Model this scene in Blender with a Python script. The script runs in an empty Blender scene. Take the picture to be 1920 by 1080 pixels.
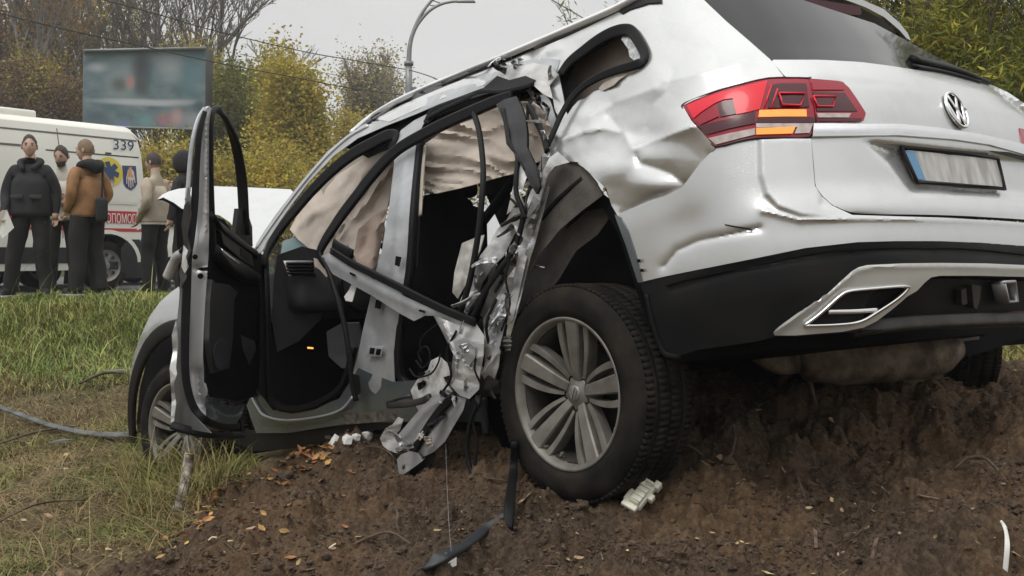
import bpy, bmesh, math, random
import numpy as np
from mathutils import Vector, Matrix, noise as mnoise
from mathutils.geometry import delaunay_2d_cdt
C = bpy.context.scene.collection
S = bpy.context.scene
PI = math.pi
R_ = math.radians
random.seed(7)
rng = np.random.default_rng(7)

# ------------------------------------------------------------------ camera
F_PX = 2000.0
CAM = np.array([0., 0., .55])
PITCH = math.atan(65 / F_PX)
cam_d = bpy.data.cameras.new('camera'); cam = bpy.data.objects.new('camera', cam_d); C.objects.link(cam)
cam_d.sensor_width = 36; cam_d.lens = 36 * F_PX / 1920; cam_d.clip_start = .05; cam_d.clip_end = 3000
cam.location = CAM; cam.rotation_euler = (PI / 2 - PITCH, 0, 0)
S.camera = cam

# ------------------------------------------------------------------ sky, sun, exposure
world = bpy.data.worlds.new('World'); S.world = world; world.use_nodes = True
SUN_EL, SUN_AZ = 55, 215       # azimuth measured from +Y, clockwise seen from above
def build_world():
    nt = world.node_tree; nt.nodes.clear(); N = nt.nodes.new; L = nt.links.new
    out = N('ShaderNodeOutputWorld'); bg = N('ShaderNodeBackground'); L(bg.outputs[0], out.inputs[0])
    sky = N('ShaderNodeTexSky'); sky.sky_type = 'NISHITA'; sky.sun_disc = False
    sky.sun_elevation = R_(SUN_EL); sky.sun_rotation = R_(SUN_AZ)
    bw = N('ShaderNodeHueSaturation'); bw.inputs['Saturation'].default_value = .25; bw.inputs['Value'].default_value = .05
    L(sky.outputs[0], bw.inputs['Color'])
    tc = N('ShaderNodeTexCoord'); sp = N('ShaderNodeSeparateXYZ'); L(tc.outputs['Generated'], sp.inputs[0])
    # overcast dome: brighter towards the zenith, soft cloud mottling
    r = N('ShaderNodeValToRGB'); e = r.color_ramp.elements
    e[0].position = 0.0; e[0].color = (.50, .50, .495, 1); e[1].position = 1.0; e[1].color = (1.42, 1.42, 1.40, 1)
    m = e.new(.25); m.color = (.575, .575, .568, 1)
    L(sp.outputs[2], r.inputs[0])
    mp = N('ShaderNodeMapping'); mp.inputs['Scale'].default_value = (1, 1, 4); L(tc.outputs['Generated'], mp.inputs[0])
    nz = N('ShaderNodeTexNoise'); nz.inputs['Scale'].default_value = 2.3; nz.inputs['Detail'].default_value = 5
    L(mp.outputs[0], nz.inputs['Vector'])
    mr = N('ShaderNodeMapRange'); mr.inputs['From Min'].default_value = .3; mr.inputs['From Max'].default_value = .7
    mr.inputs['To Min'].default_value = .9; mr.inputs['To Max'].default_value = 1.08; L(nz.outputs[0], mr.inputs[0])
    mul = N('ShaderNodeVectorMath'); mul.operation = 'SCALE'; L(r.outputs[0], mul.inputs[0]); L(mr.outputs[0], mul.inputs['Scale'])
    mix = N('ShaderNodeMix'); mix.data_type = 'RGBA'; mix.inputs['Factor'].default_value = .9
    L(bw.outputs[0], mix.inputs['A']); L(mul.outputs[0], mix.inputs['B'])
    L(mix.outputs['Result'], bg.inputs[0]); bg.inputs[1].default_value = 1.0
build_world()
sun_d = bpy.data.lights.new('sun', 'SUN'); sun_d.energy = .9; sun_d.angle = R_(25); sun_d.color = (1, .97, .92)
sun = bpy.data.objects.new('sun', sun_d); C.objects.link(sun)
_d = Vector((math.sin(R_(SUN_AZ)) * math.cos(R_(SUN_EL)), math.cos(R_(SUN_AZ)) * math.cos(R_(SUN_EL)), math.sin(R_(SUN_EL))))
sun.rotation_euler = _d.to_track_quat('Z', 'Y').to_euler()
S.view_settings.view_transform = 'Standard'; S.view_settings.look = 'None'
S.view_settings.exposure = 0.42; S.view_settings.gamma = 1.0; S.view_settings.use_curve_mapping = False
S.cycles.max_bounces = 6; S.cycles.diffuse_bounces = 3; S.cycles.glossy_bounces = 3; S.cycles.transparent_max_bounces = 8
S.cycles.use_denoising = True

# ------------------------------------------------------------------ materials
MATS = {}
def mat(name, col, rough=.6, metal=0, var=0, vscale=8, bump=0, bscale=60, coat=0, spec=None, col2=None, emit=0, alpha=None, island=0, detail=4, trans=0, stretch=None):
    if name in MATS: return MATS[name]
    m = bpy.data.materials.new(name); m.use_nodes = True; nt = m.node_tree; b = nt.nodes['Principled BSDF']
    N = nt.nodes.new; L = nt.links.new
    c = tuple(col) + (1,)
    b.inputs['Base Color'].default_value = c; b.inputs['Roughness'].default_value = rough; b.inputs['Metallic'].default_value = metal
    if spec is not None: b.inputs['Specular IOR Level'].default_value = spec
    if coat: b.inputs['Coat Weight'].default_value = coat; b.inputs['Coat Roughness'].default_value = .08
    if trans: b.inputs['Transmission Weight'].default_value = trans
    tc = N('ShaderNodeTexCoord')
    vec = tc.outputs['Object']
    if stretch:
        mp = N('ShaderNodeMapping'); mp.inputs['Scale'].default_value = stretch; L(vec, mp.inputs[0]); vec = mp.outputs[0]
    if var or col2:
        nz = N('ShaderNodeTexNoise'); nz.inputs['Scale'].default_value = vscale; nz.inputs['Detail'].default_value = detail
        L(vec, nz.inputs['Vector'])
        mx = N('ShaderNodeMix'); mx.data_type = 'RGBA'
        c2 = tuple(col2) + (1,) if col2 else tuple(max(0, x * (1 - var)) for x in col) + (1,)
        mx.inputs['A'].default_value = c; mx.inputs['B'].default_value = c2
        mr = N('ShaderNodeMapRange'); mr.inputs['From Min'].default_value = .35; mr.inputs['From Max'].default_value = .65
        L(nz.outputs[0], mr.inputs[0]); L(mr.outputs[0], mx.inputs['Factor']); last = mx.outputs['Result']
        if island:
            g = N('ShaderNodeNewGeometry'); hs = N('ShaderNodeHueSaturation')
            mr2 = N('ShaderNodeMapRange'); mr2.inputs['To Min'].default_value = 1 - island; mr2.inputs['To Max'].default_value = 1 + island
            mr3 = N('ShaderNodeMapRange'); mr3.inputs['To Min'].default_value = .5 - .06 * island; mr3.inputs['To Max'].default_value = .5 + .045 * island
            L(g.outputs['Random Per Island'], mr2.inputs[0]); L(mr2.outputs[0], hs.inputs['Value'])
            wn = N('ShaderNodeTexWhiteNoise'); wn.noise_dimensions = '1D'; L(g.outputs['Random Per Island'], wn.inputs['W'])
            L(wn.outputs['Value'], mr3.inputs[0]); L(mr3.outputs[0], hs.inputs['Hue']); L(last, hs.inputs['Color']); last = hs.outputs[0]
        L(last, b.inputs['Base Color'])
    if emit: b.inputs['Emission Color'].default_value = c; b.inputs['Emission Strength'].default_value = emit
    if bump:
        nb = N('ShaderNodeTexNoise'); nb.inputs['Scale'].default_value = bscale; nb.inputs['Detail'].default_value = 4
        L(vec, nb.inputs['Vector']); bp = N('ShaderNodeBump'); bp.inputs['Strength'].default_value = bump; bp.inputs['Distance'].default_value = .01
        L(nb.outputs[0], bp.inputs['Height']); L(bp.outputs[0], b.inputs['Normal'])
    MATS[name] = m; return m

def paint_mat(name, col, rough, drops=.35, metal=0, grime=.5):
    """white car paint: clear coat, rain drops, faint dust with a shape of its own"""
    m = mat(name, col, rough, metal=metal, coat=.7); nt = m.node_tree; b = nt.nodes['Principled BSDF']; N = nt.nodes.new; L = nt.links.new
    tc = N('ShaderNodeTexCoord')
    vo = N('ShaderNodeTexVoronoi'); vo.inputs['Scale'].default_value = 210; L(tc.outputs['Object'], vo.inputs['Vector'])
    mr = N('ShaderNodeMapRange'); mr.inputs['From Min'].default_value = .12; mr.inputs['From Max'].default_value = .34
    mr.inputs['To Min'].default_value = 1; mr.inputs['To Max'].default_value = 0; L(vo.outputs['Distance'], mr.inputs[0])
    nz = N('ShaderNodeTexNoise'); nz.inputs['Scale'].default_value = 5; L(tc.outputs['Object'], nz.inputs['Vector'])
    mr2 = N('ShaderNodeMapRange'); mr2.inputs['From Min'].default_value = .42; mr2.inputs['From Max'].default_value = .62; L(nz.outputs[0], mr2.inputs[0])
    ml = N('ShaderNodeMath'); ml.operation = 'MULTIPLY'; L(mr.outputs[0], ml.inputs[0]); L(mr2.outputs[0], ml.inputs[1])
    bp = N('ShaderNodeBump'); bp.inputs['Strength'].default_value = drops; bp.inputs['Distance'].default_value = .003; L(ml.outputs[0], bp.inputs['Height'])
    L(bp.outputs[0], b.inputs['Normal']); L(bp.outputs[0], b.inputs['Coat Normal'])
    n2 = N('ShaderNodeTexNoise'); n2.inputs['Scale'].default_value = 9; n2.inputs['Detail'].default_value = 8; n2.inputs['Roughness'].default_value = .7
    L(tc.outputs['Object'], n2.inputs['Vector'])
    r3 = N('ShaderNodeMapRange'); r3.inputs['From Min'].default_value = .48; r3.inputs['From Max'].default_value = .8; r3.inputs['To Max'].default_value = grime; L(n2.outputs[0], r3.inputs[0])
    mx = N('ShaderNodeMix'); mx.data_type = 'RGBA'; mx.inputs['A'].default_value = tuple(col) + (1,)
    mx.inputs['B'].default_value = tuple(x * f for x, f in zip(col, (.62, .58, .5))) + (1,)
    L(r3.outputs[0], mx.inputs['Factor']); L(mx.outputs['Result'], b.inputs['Base Color'])
    return m

M_PAINT = paint_mat('pearl silver white paint', (.58, .59, .59), .27, metal=.7, drops=.16, grime=.22)
M_PAINTD = paint_mat('silver paint with dark reflection', (.10, .118, .13), .24, metal=.35, drops=.15)  # body paint darkened: its blue-grey reflection is put into the colour
M_SILVER = mat('scratched silver metal', (.48, .49, .51), .38, .45, var=.25, vscale=9, bump=.06, bscale=60)
M_TORN = mat('torn metal', (.60, .60, .59), .40, .25, col2=(.20, .20, .205), vscale=6, bump=.06, bscale=90)  # dark patches put primer, dirt and the shadows of the folds into the colour
FLAT = [M_TORN]
M_CHROME = mat('chrome', (.75, .75, .76), .14, 1, bump=.05, bscale=30)
M_BLACK = mat('black plastic', (.009, .009, .010), .5, spec=.14, bump=.08, bscale=300, var=.3)
M_CLAD = mat('black cladding', (.008, .0083, .009), .5, bump=.1, bscale=500, col2=(.015, .0145, .014), vscale=5, spec=.13)
M_RUBBER = mat('rubber seal', (.008, .008, .009), .5, bump=.1, bscale=80, spec=.16)
M_TYRE = mat('tyre rubber', (.009, .009, .009), .75, bump=.15, bscale=120, col2=(.026, .022, .018), vscale=9, spec=.07)
M_RIM = mat('dusty alloy', (.20, .188, .17), .5, .35, col2=(.13, .118, .10), vscale=14, bump=.05, bscale=200)
M_BARREL = mat('shaded rim barrel', (.05, .046, .04), .6, .3, var=.5, vscale=12)  # alloy coloured dark for the shade in the gaps between the spokes
M_DARKMET = mat('dark metal', (.06, .055, .05), .6, .5, var=.5, vscale=10)
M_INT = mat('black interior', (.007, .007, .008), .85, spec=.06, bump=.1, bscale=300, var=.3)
M_INT2 = mat('grey interior', (.042, .043, .047), .6, spec=.3, var=.3)
M_BEIGE = mat('beige trim', (.40, .36, .31), .75, var=.1)
M_AIRBAG = mat('airbag cloth', (.63, .55, .485), .92, var=.16, vscale=4, bump=.55, bscale=16)
M_LINER = mat('wheelhouse felt', (.12, .108, .097), .85, var=.4, vscale=12, bump=.3, bscale=200)
M_RUST = mat('muddy exhaust', (.22, .17, .12), .75, .0, col2=(.07, .045, .03), vscale=14, bump=.6, bscale=40)
M_GLASSD = mat('tinted glass', (.016, .017, .018), .05, spec=.32, var=.3, vscale=2)
M_REDB = mat('red lens', (.72, .008, .028), .3, coat=.35, spec=.3)
M_REDD = mat('dark red lens', (.30, .009, .026), .25, coat=.4, spec=.3)
M_REDX = mat('maroon lens', (.060, .005, .012), .22, coat=.4, spec=.3)
M_AMBER = mat('amber lens', (.95, .30, .03), .2, coat=1, emit=.35)
M_LENSW = mat('clear reflector', (.50, .42, .40), .2, metal=.4, coat=1, var=.3, vscale=40)
M_WHITE = mat('white plastic', (.75, .75, .70), .5, var=.1)

# ------------------------------------------------------------------ numpy noise
def vnoise(x, y, seed=0):
    x = np.asarray(x, float); y = np.asarray(y, float)
    xi = np.floor(x).astype(np.int64); yi = np.floor(y).astype(np.int64); fx = x - xi; fy = y - yi
    def h(a, b):
        n = (a * 374761393 + b * 668265263 + seed * 982451653) & 0xffffffff
        n = ((n ^ (n >> 13)) * 1274126177) & 0xffffffff
        return ((n ^ (n >> 16)) & 0xffff) / 65535.0
    u = fx * fx * (3 - 2 * fx); v = fy * fy * (3 - 2 * fy)
    return (h(xi, yi) * (1 - u) + h(xi + 1, yi) * u) * (1 - v) + (h(xi, yi + 1) * (1 - u) + h(xi + 1, yi + 1) * u) * v
def fbm(x, y, octv=4, seed=0, gain=.5):
    s = 0; a = 1; t = 0
    for o in range(octv):
        s = s + a * vnoise(x * 2 ** o + 17.3 * o, y * 2 ** o + 9.1 * o, seed + o); t += a; a *= gain
    return s / t

# ------------------------------------------------------------------ object helpers
def tag(o, label=None, cat=None, group=None, kind=None):
    if label: o['label'] = label
    if cat: o['category'] = cat
    if group: o['group'] = group
    if kind: o['kind'] = kind
    return o
def link(name, me, m=None, parent=None):
    o = bpy.data.objects.new(name, me); C.objects.link(o)
    if m is not None:
        for q in (m if isinstance(m, (list, tuple)) else [m]): me.materials.append(q)
    if parent is not None: o.parent = parent
    return o
def empty(name, loc=(0, 0, 0), rot=(0, 0, 0), parent=None):
    o = bpy.data.objects.new(name, None); C.objects.link(o); o.location = loc; o.rotation_euler = rot; o.empty_display_size = .1
    if parent is not None: o.parent = parent
    return o
def mesh_np(name, V, F, smooth=True):
    """V (n,3), F (m,k) index array"""
    V = np.ascontiguousarray(V, np.float32); F = np.ascontiguousarray(F, np.int32); k = F.shape[1]
    me = bpy.data.meshes.new(name); me.vertices.add(len(V)); me.vertices.foreach_set('co', V.ravel())
    me.loops.add(F.size); me.loops.foreach_set('vertex_index', F.ravel())
    me.polygons.add(len(F)); me.polygons.foreach_set('loop_start', np.arange(0, F.size, k, dtype=np.int32))
    me.polygons.foreach_set('use_smooth', np.full(len(F), smooth))
    me.update(calc_edges=True); return me
def mesh_py(name, V, F, smooth=False):
    me = bpy.data.meshes.new(name); me.from_pydata([tuple(map(float, v)) for v in V], [], [tuple(map(int, f)) for f in F]); me.update()
    if smooth: me.polygons.foreach_set('use_smooth', [True] * len(me.polygons))
    return me
class MB:
    """collects shapes into one mesh"""
    def __init__(s): s.V = []; s.F = []
    def add(s, V, F):
        n = len(s.V); s.V += [tuple(v) for v in V]; s.F += [tuple(i + n for i in f) for f in F]; return s
    def box(s, c, size, rot=None, taper=1):
        x, y, z = [q / 2 for q in size]; vs = [(-x, -y, -z), (x, -y, -z), (x, y, -z), (-x, y, -z), (-x * taper, -y * taper, z), (x * taper, -y * taper, z), (x * taper, y * taper, z), (-x * taper, y * taper, z)]
        c = Vector(c); vs = [c + (rot @ Vector(v) if rot is not None else Vector(v)) for v in vs]
        return s.add(vs, [(0, 3, 2, 1), (4, 5, 6, 7), (0, 1, 5, 4), (1, 2, 6, 5), (2, 3, 7, 6), (3, 0, 4, 7)])
    def tube(s, pts, r, n=8, cap=True):
        V, F = tube_vf(pts, r, n, cap); return s.add(V, F)
    def build(s, name, m=None, parent=None, smooth=False, bevel=0, seg=2):
        o = link(name, mesh_py(name, s.V, s.F, smooth), m, parent)
        if bevel:
            b = o.modifiers.new('bevel', 'BEVEL'); b.width = bevel; b.segments = seg; b.limit_method = 'ANGLE'; b.angle_limit = R_(40)
            o.data.polygons.foreach_set('use_smooth', [True] * len(o.data.polygons))
        return o
def catmull(P, n=6):
    P = np.asarray(P, float)
    if len(P) < 3: return np.array([P[0] + (P[-1] - P[0]) * t for t in np.linspace(0, 1, n + 1)])
    Q = np.vstack([2 * P[0] - P[1], P, 2 * P[-1] - P[-2]]); out = []
    for i in range(1, len(Q) - 2):
        a, b, c, d = Q[i - 1:i + 3]
        for t in np.linspace(0, 1, n, endpoint=False):
            out.append(.5 * (2 * b + (c - a) * t + (2 * a - 5 * b + 4 * c - d) * t * t + (3 * b - a - 3 * c + d) * t ** 3))
    out.append(P[-1]); return np.array(out)
def tube_vf(pts, r, n=8, cap=True):
    P = [Vector(p) for p in pts]; m = len(P); rr = list(r) if hasattr(r, '__len__') else [r] * m
    if len(rr) != m: rr = list(np.interp(np.linspace(0, 1, m), np.linspace(0, 1, len(rr)), rr))
    V = []; F = []; nrm = None
    for i, p in enumerate(P):
        t = (P[min(i + 1, m - 1)] - P[max(i - 1, 0)]); t = t.normalized() if t.length > 1e-9 else Vector((0, 0, 1))
        if nrm is None: nrm = t.orthogonal().normalized()
        else:
            nrm = nrm - t * nrm.dot(t); nrm = nrm.normalized() if nrm.length > 1e-6 else t.orthogonal().normalized()
        b = t.cross(nrm)
        for k in range(n):
            a = 2 * PI * k / n; V.append(p + (nrm * math.cos(a) + b * math.sin(a)) * rr[i])
    for i in range(m - 1):
        for k in range(n): F.append((i * n + k, i * n + (k + 1) % n, (i + 1) * n + (k + 1) % n, (i + 1) * n + k))
    if cap: F.append(tuple(range(n - 1, -1, -1))); F.append(tuple((m - 1) * n + k for k in range(n)))
    return V, F
def tube(name, pts, r, m, parent=None, n=8, sub=5):
    V, F = tube_vf(catmull(pts, sub), r, n); return link(name, mesh_py(name, V, F, True), m, parent)
def sweep(name, pts, half, thick, m, parent=None, outdir=(0, 1, 0), sub=6, power=3.6, n=16, groove=0):
    """a flat section (width 2*half, thickness 2*thick) swept along a line, its flat face turned to outdir"""
    P = catmull(pts, sub); k = len(P); hw = np.interp(np.linspace(0, 1, k), np.linspace(0, 1, len(half)), half) if hasattr(half, '__len__') else np.full(k, half)
    O = np.asarray(outdir, float); V = []; F = []
    for i in range(k):
        t = P[min(i + 1, k - 1)] - P[max(i - 1, 0)]; t /= np.linalg.norm(t) + 1e-9
        a = np.cross(t, O); a /= np.linalg.norm(a) + 1e-9; o = np.cross(a, t)
        for j in range(n):
            th = 2 * PI * j / n; c, s_ = math.cos(th), math.sin(th)
            x = math.copysign(abs(c) ** (2 / power), c); y = math.copysign(abs(s_) ** (2 / power), s_)
            if groove and s_ > .3 and abs(c) < .35: y -= groove
            V.append(P[i] + a * x * hw[i] + o * y * thick * .8)
    for i in range(k - 1):
        for j in range(n): F.append((i * n + j, i * n + (j + 1) % n, (i + 1) * n + (j + 1) % n, (i + 1) * n + j))
    F.append(tuple(range(n - 1, -1, -1))); F.append(tuple((k - 1) * n + j for j in range(n)))
    o = link(name, mesh_py(name, V, F, True), m, parent); return o
def lathe(name, prof, m, parent=None, n=48, axis='Y', smooth=True, matfn=None):
    """prof: (radius, offset along axis)"""
    V = []; F = []; k = len(prof)
    for i in range(n):
        a = 2 * PI * i / n
        for r, h in prof: V.append((r * math.cos(a), h, r * math.sin(a)) if axis == 'Y' else (r * math.cos(a), r * math.sin(a), h))
    for i in range(n):
        for j in range(k - 1): F.append((i * k + j, ((i + 1) % n) * k + j, ((i + 1) % n) * k + j + 1, i * k + j + 1))
    return link(name, mesh_py(name, V, F, smooth), m, parent)
def solid(o, t, offset=-1, bevel=0):
    s = o.modifiers.new('thickness', 'SOLIDIFY'); s.thickness = t; s.offset = offset; s.use_even_offset = False
    if bevel:
        b = o.modifiers.new('bevel', 'BEVEL'); b.width = bevel; b.segments = 2; b.limit_method = 'ANGLE'; b.angle_limit = R_(50)
    return o
def inpoly(x, y, P):
    x = np.asarray(x); y = np.asarray(y); c = np.zeros(x.shape, bool); n = len(P)
    for i in range(n):
        x1, y1 = P[i]; x2, y2 = P[(i + 1) % n]
        k = ((y1 > y) != (y2 > y)); xx = (x2 - x1) * (y - y1) / ((y2 - y1) if y2 != y1 else 1e-9) + x1; c ^= k & (x < xx)
    return c
def dline(x, y, P, closed=False):
    d = np.full(np.shape(x), 1e9); P = list(P) + ([P[0]] if closed else [])
    for (x1, y1), (x2, y2) in zip(P[:-1], P[1:]):
        dx, dy = x2 - x1, y2 - y1; t = np.clip(((x - x1) * dx + (y - y1) * dy) / (dx * dx + dy * dy + 1e-12), 0, 1)
        d = np.minimum(d, np.hypot(x - x1 - t * dx, y - y1 - t * dy))
    return d
def rnd_poly(P, r=.22, it=2):
    for _ in range(it):
        Q = []; n = len(P)
        for i in range(n):
            a, b = np.array(P[i], float), np.array(P[(i + 1) % n], float); Q += [tuple(a + (b - a) * r), tuple(b - (b - a) * r)]
        P = Q
    return P
def cdt(poly, res, holes=(), jit=.15):
    """triangulate a 2-D outline with holes, with inner points every res"""
    vs = []; es = []
    for k, Q in enumerate([poly] + list(holes)):
        st = len(vs); n = len(Q)
        for i in range(n):
            a, b = Vector(Q[i][:2]), Vector(Q[(i + 1) % n][:2]); m = max(1, int(round((b - a).length / res)))
            for j in range(m): vs.append(a + (b - a) * (j / m))
        es += [(i, i + 1) for i in range(st, len(vs) - 1)] + [(len(vs) - 1, st)]
    P = np.array(poly)[:, :2]; x0, y0 = P.min(0); x1, y1 = P.max(0)
    gx, gy = np.meshgrid(np.arange(x0 + res / 2, x1, res), np.arange(y0 + res / 2, y1, res * .87)); gx[1::2] += res / 2
    r0 = np.random.default_rng(3); gx = (gx + r0.uniform(-jit, jit, gx.shape) * res).ravel(); gy = (gy + r0.uniform(-jit, jit, gy.shape) * res).ravel()
    ok = inpoly(gx, gy, poly) & (dline(gx, gy, [q[:2] for q in poly], True) > res * .45)
    for h in holes: ok &= ~inpoly(gx, gy, h) & (dline(gx, gy, [q[:2] for q in h], True) > res * .45)
    vs += [Vector((a, b)) for a, b in zip(gx[ok], gy[ok])]
    r = delaunay_2d_cdt(vs, es, [], 1, 1e-6); P = np.array([(v.x, v.y) for v in r[0]]); F = [tuple(f) for f in r[2]]
    c = np.array([P[list(f)].mean(0) for f in F]); ok = inpoly(c[:, 0], c[:, 1], [q[:2] for q in poly])
    for h in holes: ok &= ~inpoly(c[:, 0], c[:, 1], [q[:2] for q in h])
    return P, [f for f, k in zip(F, ok) if k]

# ------------------------------------------------------------------ the wrecked car's own frame
CAR_M = np.array([[-0.655689, -0.746813, -0.111096], [0.731807, -0.664817, 0.149922], [-0.185822, 0.017002, 0.982436]])
CAR_O = np.array([0.92987, 4.31283, -0.22851])
car = empty('crashed_suv')
car.matrix_world = Matrix([[*CAR_M[0], CAR_O[0]], [*CAR_M[1], CAR_O[1]], [*CAR_M[2], CAR_O[2]], [0, 0, 0, 1]])
_sp, _cp = math.sin(PITCH), math.cos(PITCH)
RW = np.array([[1, 0, 0], [0, -_sp, -_cp], [0, _cp, -_sp]])
def Wd(u, v, dep):
    """world point seen at photo pixel (u, v), dep metres along the view axis"""
    q = np.array([(u - 960) / F_PX, (v - 540) / F_PX, 1.0]) * dep
    return CAM + RW.T @ q
def to_px(X):
    q = (np.atleast_2d(X) - CAM) @ RW.T; return 960 + F_PX * q[:, 0] / q[:, 2], 540 + F_PX * q[:, 1] / q[:, 2], q[:, 2]
c_car = CAR_M.T @ (CAM - CAR_O)
A_car = CAR_M.T @ RW.T
def rays(U, V):
    U = np.asarray(U, float); V = np.asarray(V, float)
    return np.stack([(U - 960) / F_PX, (V - 540) / F_PX, np.ones_like(U)], -1) @ A_car.T
def D(u, v, dep): return c_car + rays(u, v) * dep
def Dm(L): return [D(*p) for p in L]
def smooth_table(zs, vals, w=.05):
    g = np.linspace(-.5, 2.3, 561); f = np.interp(g, zs, vals); k = int(w / (g[1] - g[0])); ker = np.hanning(2 * k + 3); ker /= ker.sum()
    fp = np.pad(f, k + 1, mode='edge'); return g, np.convolve(fp, ker, 'valid')
_gw, _fw = smooth_table([-.5, 0, .3, .5, .8, 1.0, 1.1, 1.2, 1.6, 1.7, 1.78, 1.84, 2.3], [.9, .9, .93, .965, .975, .965, .945, .905, .725, .66, .5, .3, .2])
_gx, _fx = smooth_table([-.5, 0, .35, .5, .62, .72, .8, 1.05, 1.15, 1.22, 1.3, 1.6, 1.7, 1.8, 2.3], [-1, -1, -1.08, -1.13, -1.14, -1.13, -1.10, -1.08, -1.06, -1.02, -.96, -.76, -.66, -.5, 0])
def bodyF(P, n=2.8, cr=.5):
    w = np.interp(P[..., 2], _gw, _fw); xr = np.interp(P[..., 2], _gx, _fx)
    far = P[..., 1] < 0; n = np.where(far, 5.0, n); cr = np.where(far, .30, cr)
    a = np.clip((xr + cr - P[..., 0]) / cr, 0, None); b = np.abs(P[..., 1]) / w
    return (a ** n + b ** n) ** (1 / n) - 1
def Bdep(U, V):
    """depth along the view axis of the undamaged car body at photo pixels"""
    d = rays(U, V); ts = np.linspace(2.2, 8.5, 260); prev = None; out = np.full(d.shape[:-1], np.nan); best = np.full(d.shape[:-1], 1e9); bt = np.zeros(d.shape[:-1])
    for t in ts:
        f = bodyF(c_car + d * t)
        if prev is not None:
            hit = np.isnan(out) & (f <= 0) & (prev > 0); out = np.where(hit, t - (ts[1] - ts[0]) * (-f) / (prev - f + 1e-12), out)
        lower = f < best; best = np.where(lower, f, best); bt = np.where(lower, t, bt); prev = f
    lo = out - .03; hi = out + .03
    for _ in range(14):
        mid = (lo + hi) / 2; f = bodyF(c_car + d * mid[..., None]); lo = np.where(f > 0, mid, lo); hi = np.where(f > 0, hi, mid)
    out = (lo + hi) / 2
    return np.where(np.isnan(out), bt, out)
def B(u, v, d=0.0):
    U = np.atleast_1d(np.asarray(u, float)); V = np.atleast_1d(np.asarray(v, float))
    P = c_car + rays(U, V) * (Bdep(U, V) + d)[..., None]
    return P[0] if np.ndim(u) == 0 else P
def Bl(L): return [B(p[0], p[1], p[2] if len(p) > 2 else 0.) for p in L]
def panel(name, poly, m, parent=None, off=0., res=9, holes=(), t=.003, dep=None, smooth=True, bevel=0):
    """sheet metal: outline seen in the photo, laid on the car body's surface (or at depth dep) and pushed in by off"""
    parent = parent or car
    P2, F = cdt(poly, res, holes); U, V = P2[:, 0], P2[:, 1]
    dd = Bdep(U, V) if dep is None else (dep(U, V) if callable(dep) else np.full(len(U), float(dep)))
    dd = dd + (off(U, V) if callable(off) else off) + np.zeros(len(U))
    X = c_car + rays(U, V) * dd[:, None]
    o = link(name, mesh_py(name, X, F, smooth), m, parent)
    # normals towards the viewer's side
    n = sum((p.normal * p.area for p in o.data.polygons), Vector()); 
    if n.dot(Vector(c_car - X.mean(0))) < 0: o.data.flip_normals()
    if t: solid(o, t, -1, bevel)
    sp_ = o.modifiers.new('split', 'EDGE_SPLIT'); sp_.split_angle = R_(48)
    if m in FLAT: o.data.polygons.foreach_set('use_smooth', [False] * len(o.data.polygons))
    return o
def facets(U, V, sc, amp, seed=0, an=1., rot=.4, warp=.5):
    """flat facets meeting in sharp creases, like folded sheet metal"""
    U = np.asarray(U, float); V = np.asarray(V, float); c, s_ = math.cos(rot + seed), math.sin(rot + seed)
    u = (U * c + V * s_) / sc; v = (-U * s_ + V * c) / (sc * an)
    wu = (fbm(u * .6 + 31, v * .6, 2, seed + 5) - .5) * 2 * warp; wv = (fbm(u * .6, v * .6 + 47, 2, seed + 6) - .5) * 2 * warp; u = u + wu; v = v + wv
    k = (u + v) * .36602540; a = u + k; b = v + k; i = np.floor(a).astype(np.int64); j = np.floor(b).astype(np.int64); fa = a - i; fb = b - j
    def h(x, y):
        n = (x * 374761393 + y * 668265263 + (seed + 13) * 982451653) & 0xffffffff; n = ((n ^ (n >> 13)) * 1274126177) & 0xffffffff; return ((n ^ (n >> 16)) & 0xffff) / 65535.0 - .5
    m = fa > fb; h0 = h(i, j); h2 = h(i + 1, j + 1); h1 = np.where(m, h(i + 1, j), h(i, j + 1)); mx = np.maximum(fa, fb); mn = np.minimum(fa, fb)
    return 2 * amp * (h0 * (1 - mx) + h1 * (mx - mn) + h2 * mn)
def crumple(U, V, sc, amp, seed=0): return facets(U, V, sc * 2.3, amp * .95, seed, 2.4, .4, .3) + facets(U, V, sc * .9, amp * .13, seed + 3, 2.)
def ridge(U, V, line, h, r, p=1.0): return h * np.exp(-(dline(U, V, line) / r) ** p)
def blob(U, V, u, v, r, h, ry=None): return h * np.exp(-(((U - u) / r) ** 2 + ((V - v) / (ry or r)) ** 2))
def sstep(a, b, x): t = np.clip((x - a) / (b - a), 0, 1); return t * t * (3 - 2 * t)

# ================================================================== CRASHED SUV
tag(car, 'wrecked pearl white SUV nose down in the ditch, its left side torn open', 'car')

# ---- quarter panel: crumpled, with the torn quarter-window opening
Q_OUT = [(700, 222), (760, 193), (820, 168), (900, 136), (980, 104), (1060, 70), (1110, 47), (1160, 22), (1200, 2), (1230, -12), (1300, -22), (1322, 2), (1362, 40), (1404, 76), (1446, 113), (1470, 143),
         (1440, 147), (1395, 156), (1350, 169), (1300, 188), (1280, 198), (1296, 226), (1322, 255), (1341, 276), (1318, 312), (1286, 356), (1255, 372), (1205, 392), (1160, 408), (1146, 384), (1137, 354), (1112, 330), (1083, 304),
         (1062, 302), (1050, 290), (1046, 284), (1030, 296), (1018, 318), (1008, 350), (998, 372), (990, 392), (978, 405), (985, 380), (994, 352), (1006, 322), (1014, 300), (1027, 280), (1040, 255), (1049, 224), (1040, 205), (1036, 180), (1030, 162), (1020, 150), (1000, 148), (975, 146), (950, 150), (920, 156), (895, 163), (860, 172), (820, 188), (775, 208), (730, 228)]
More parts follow.
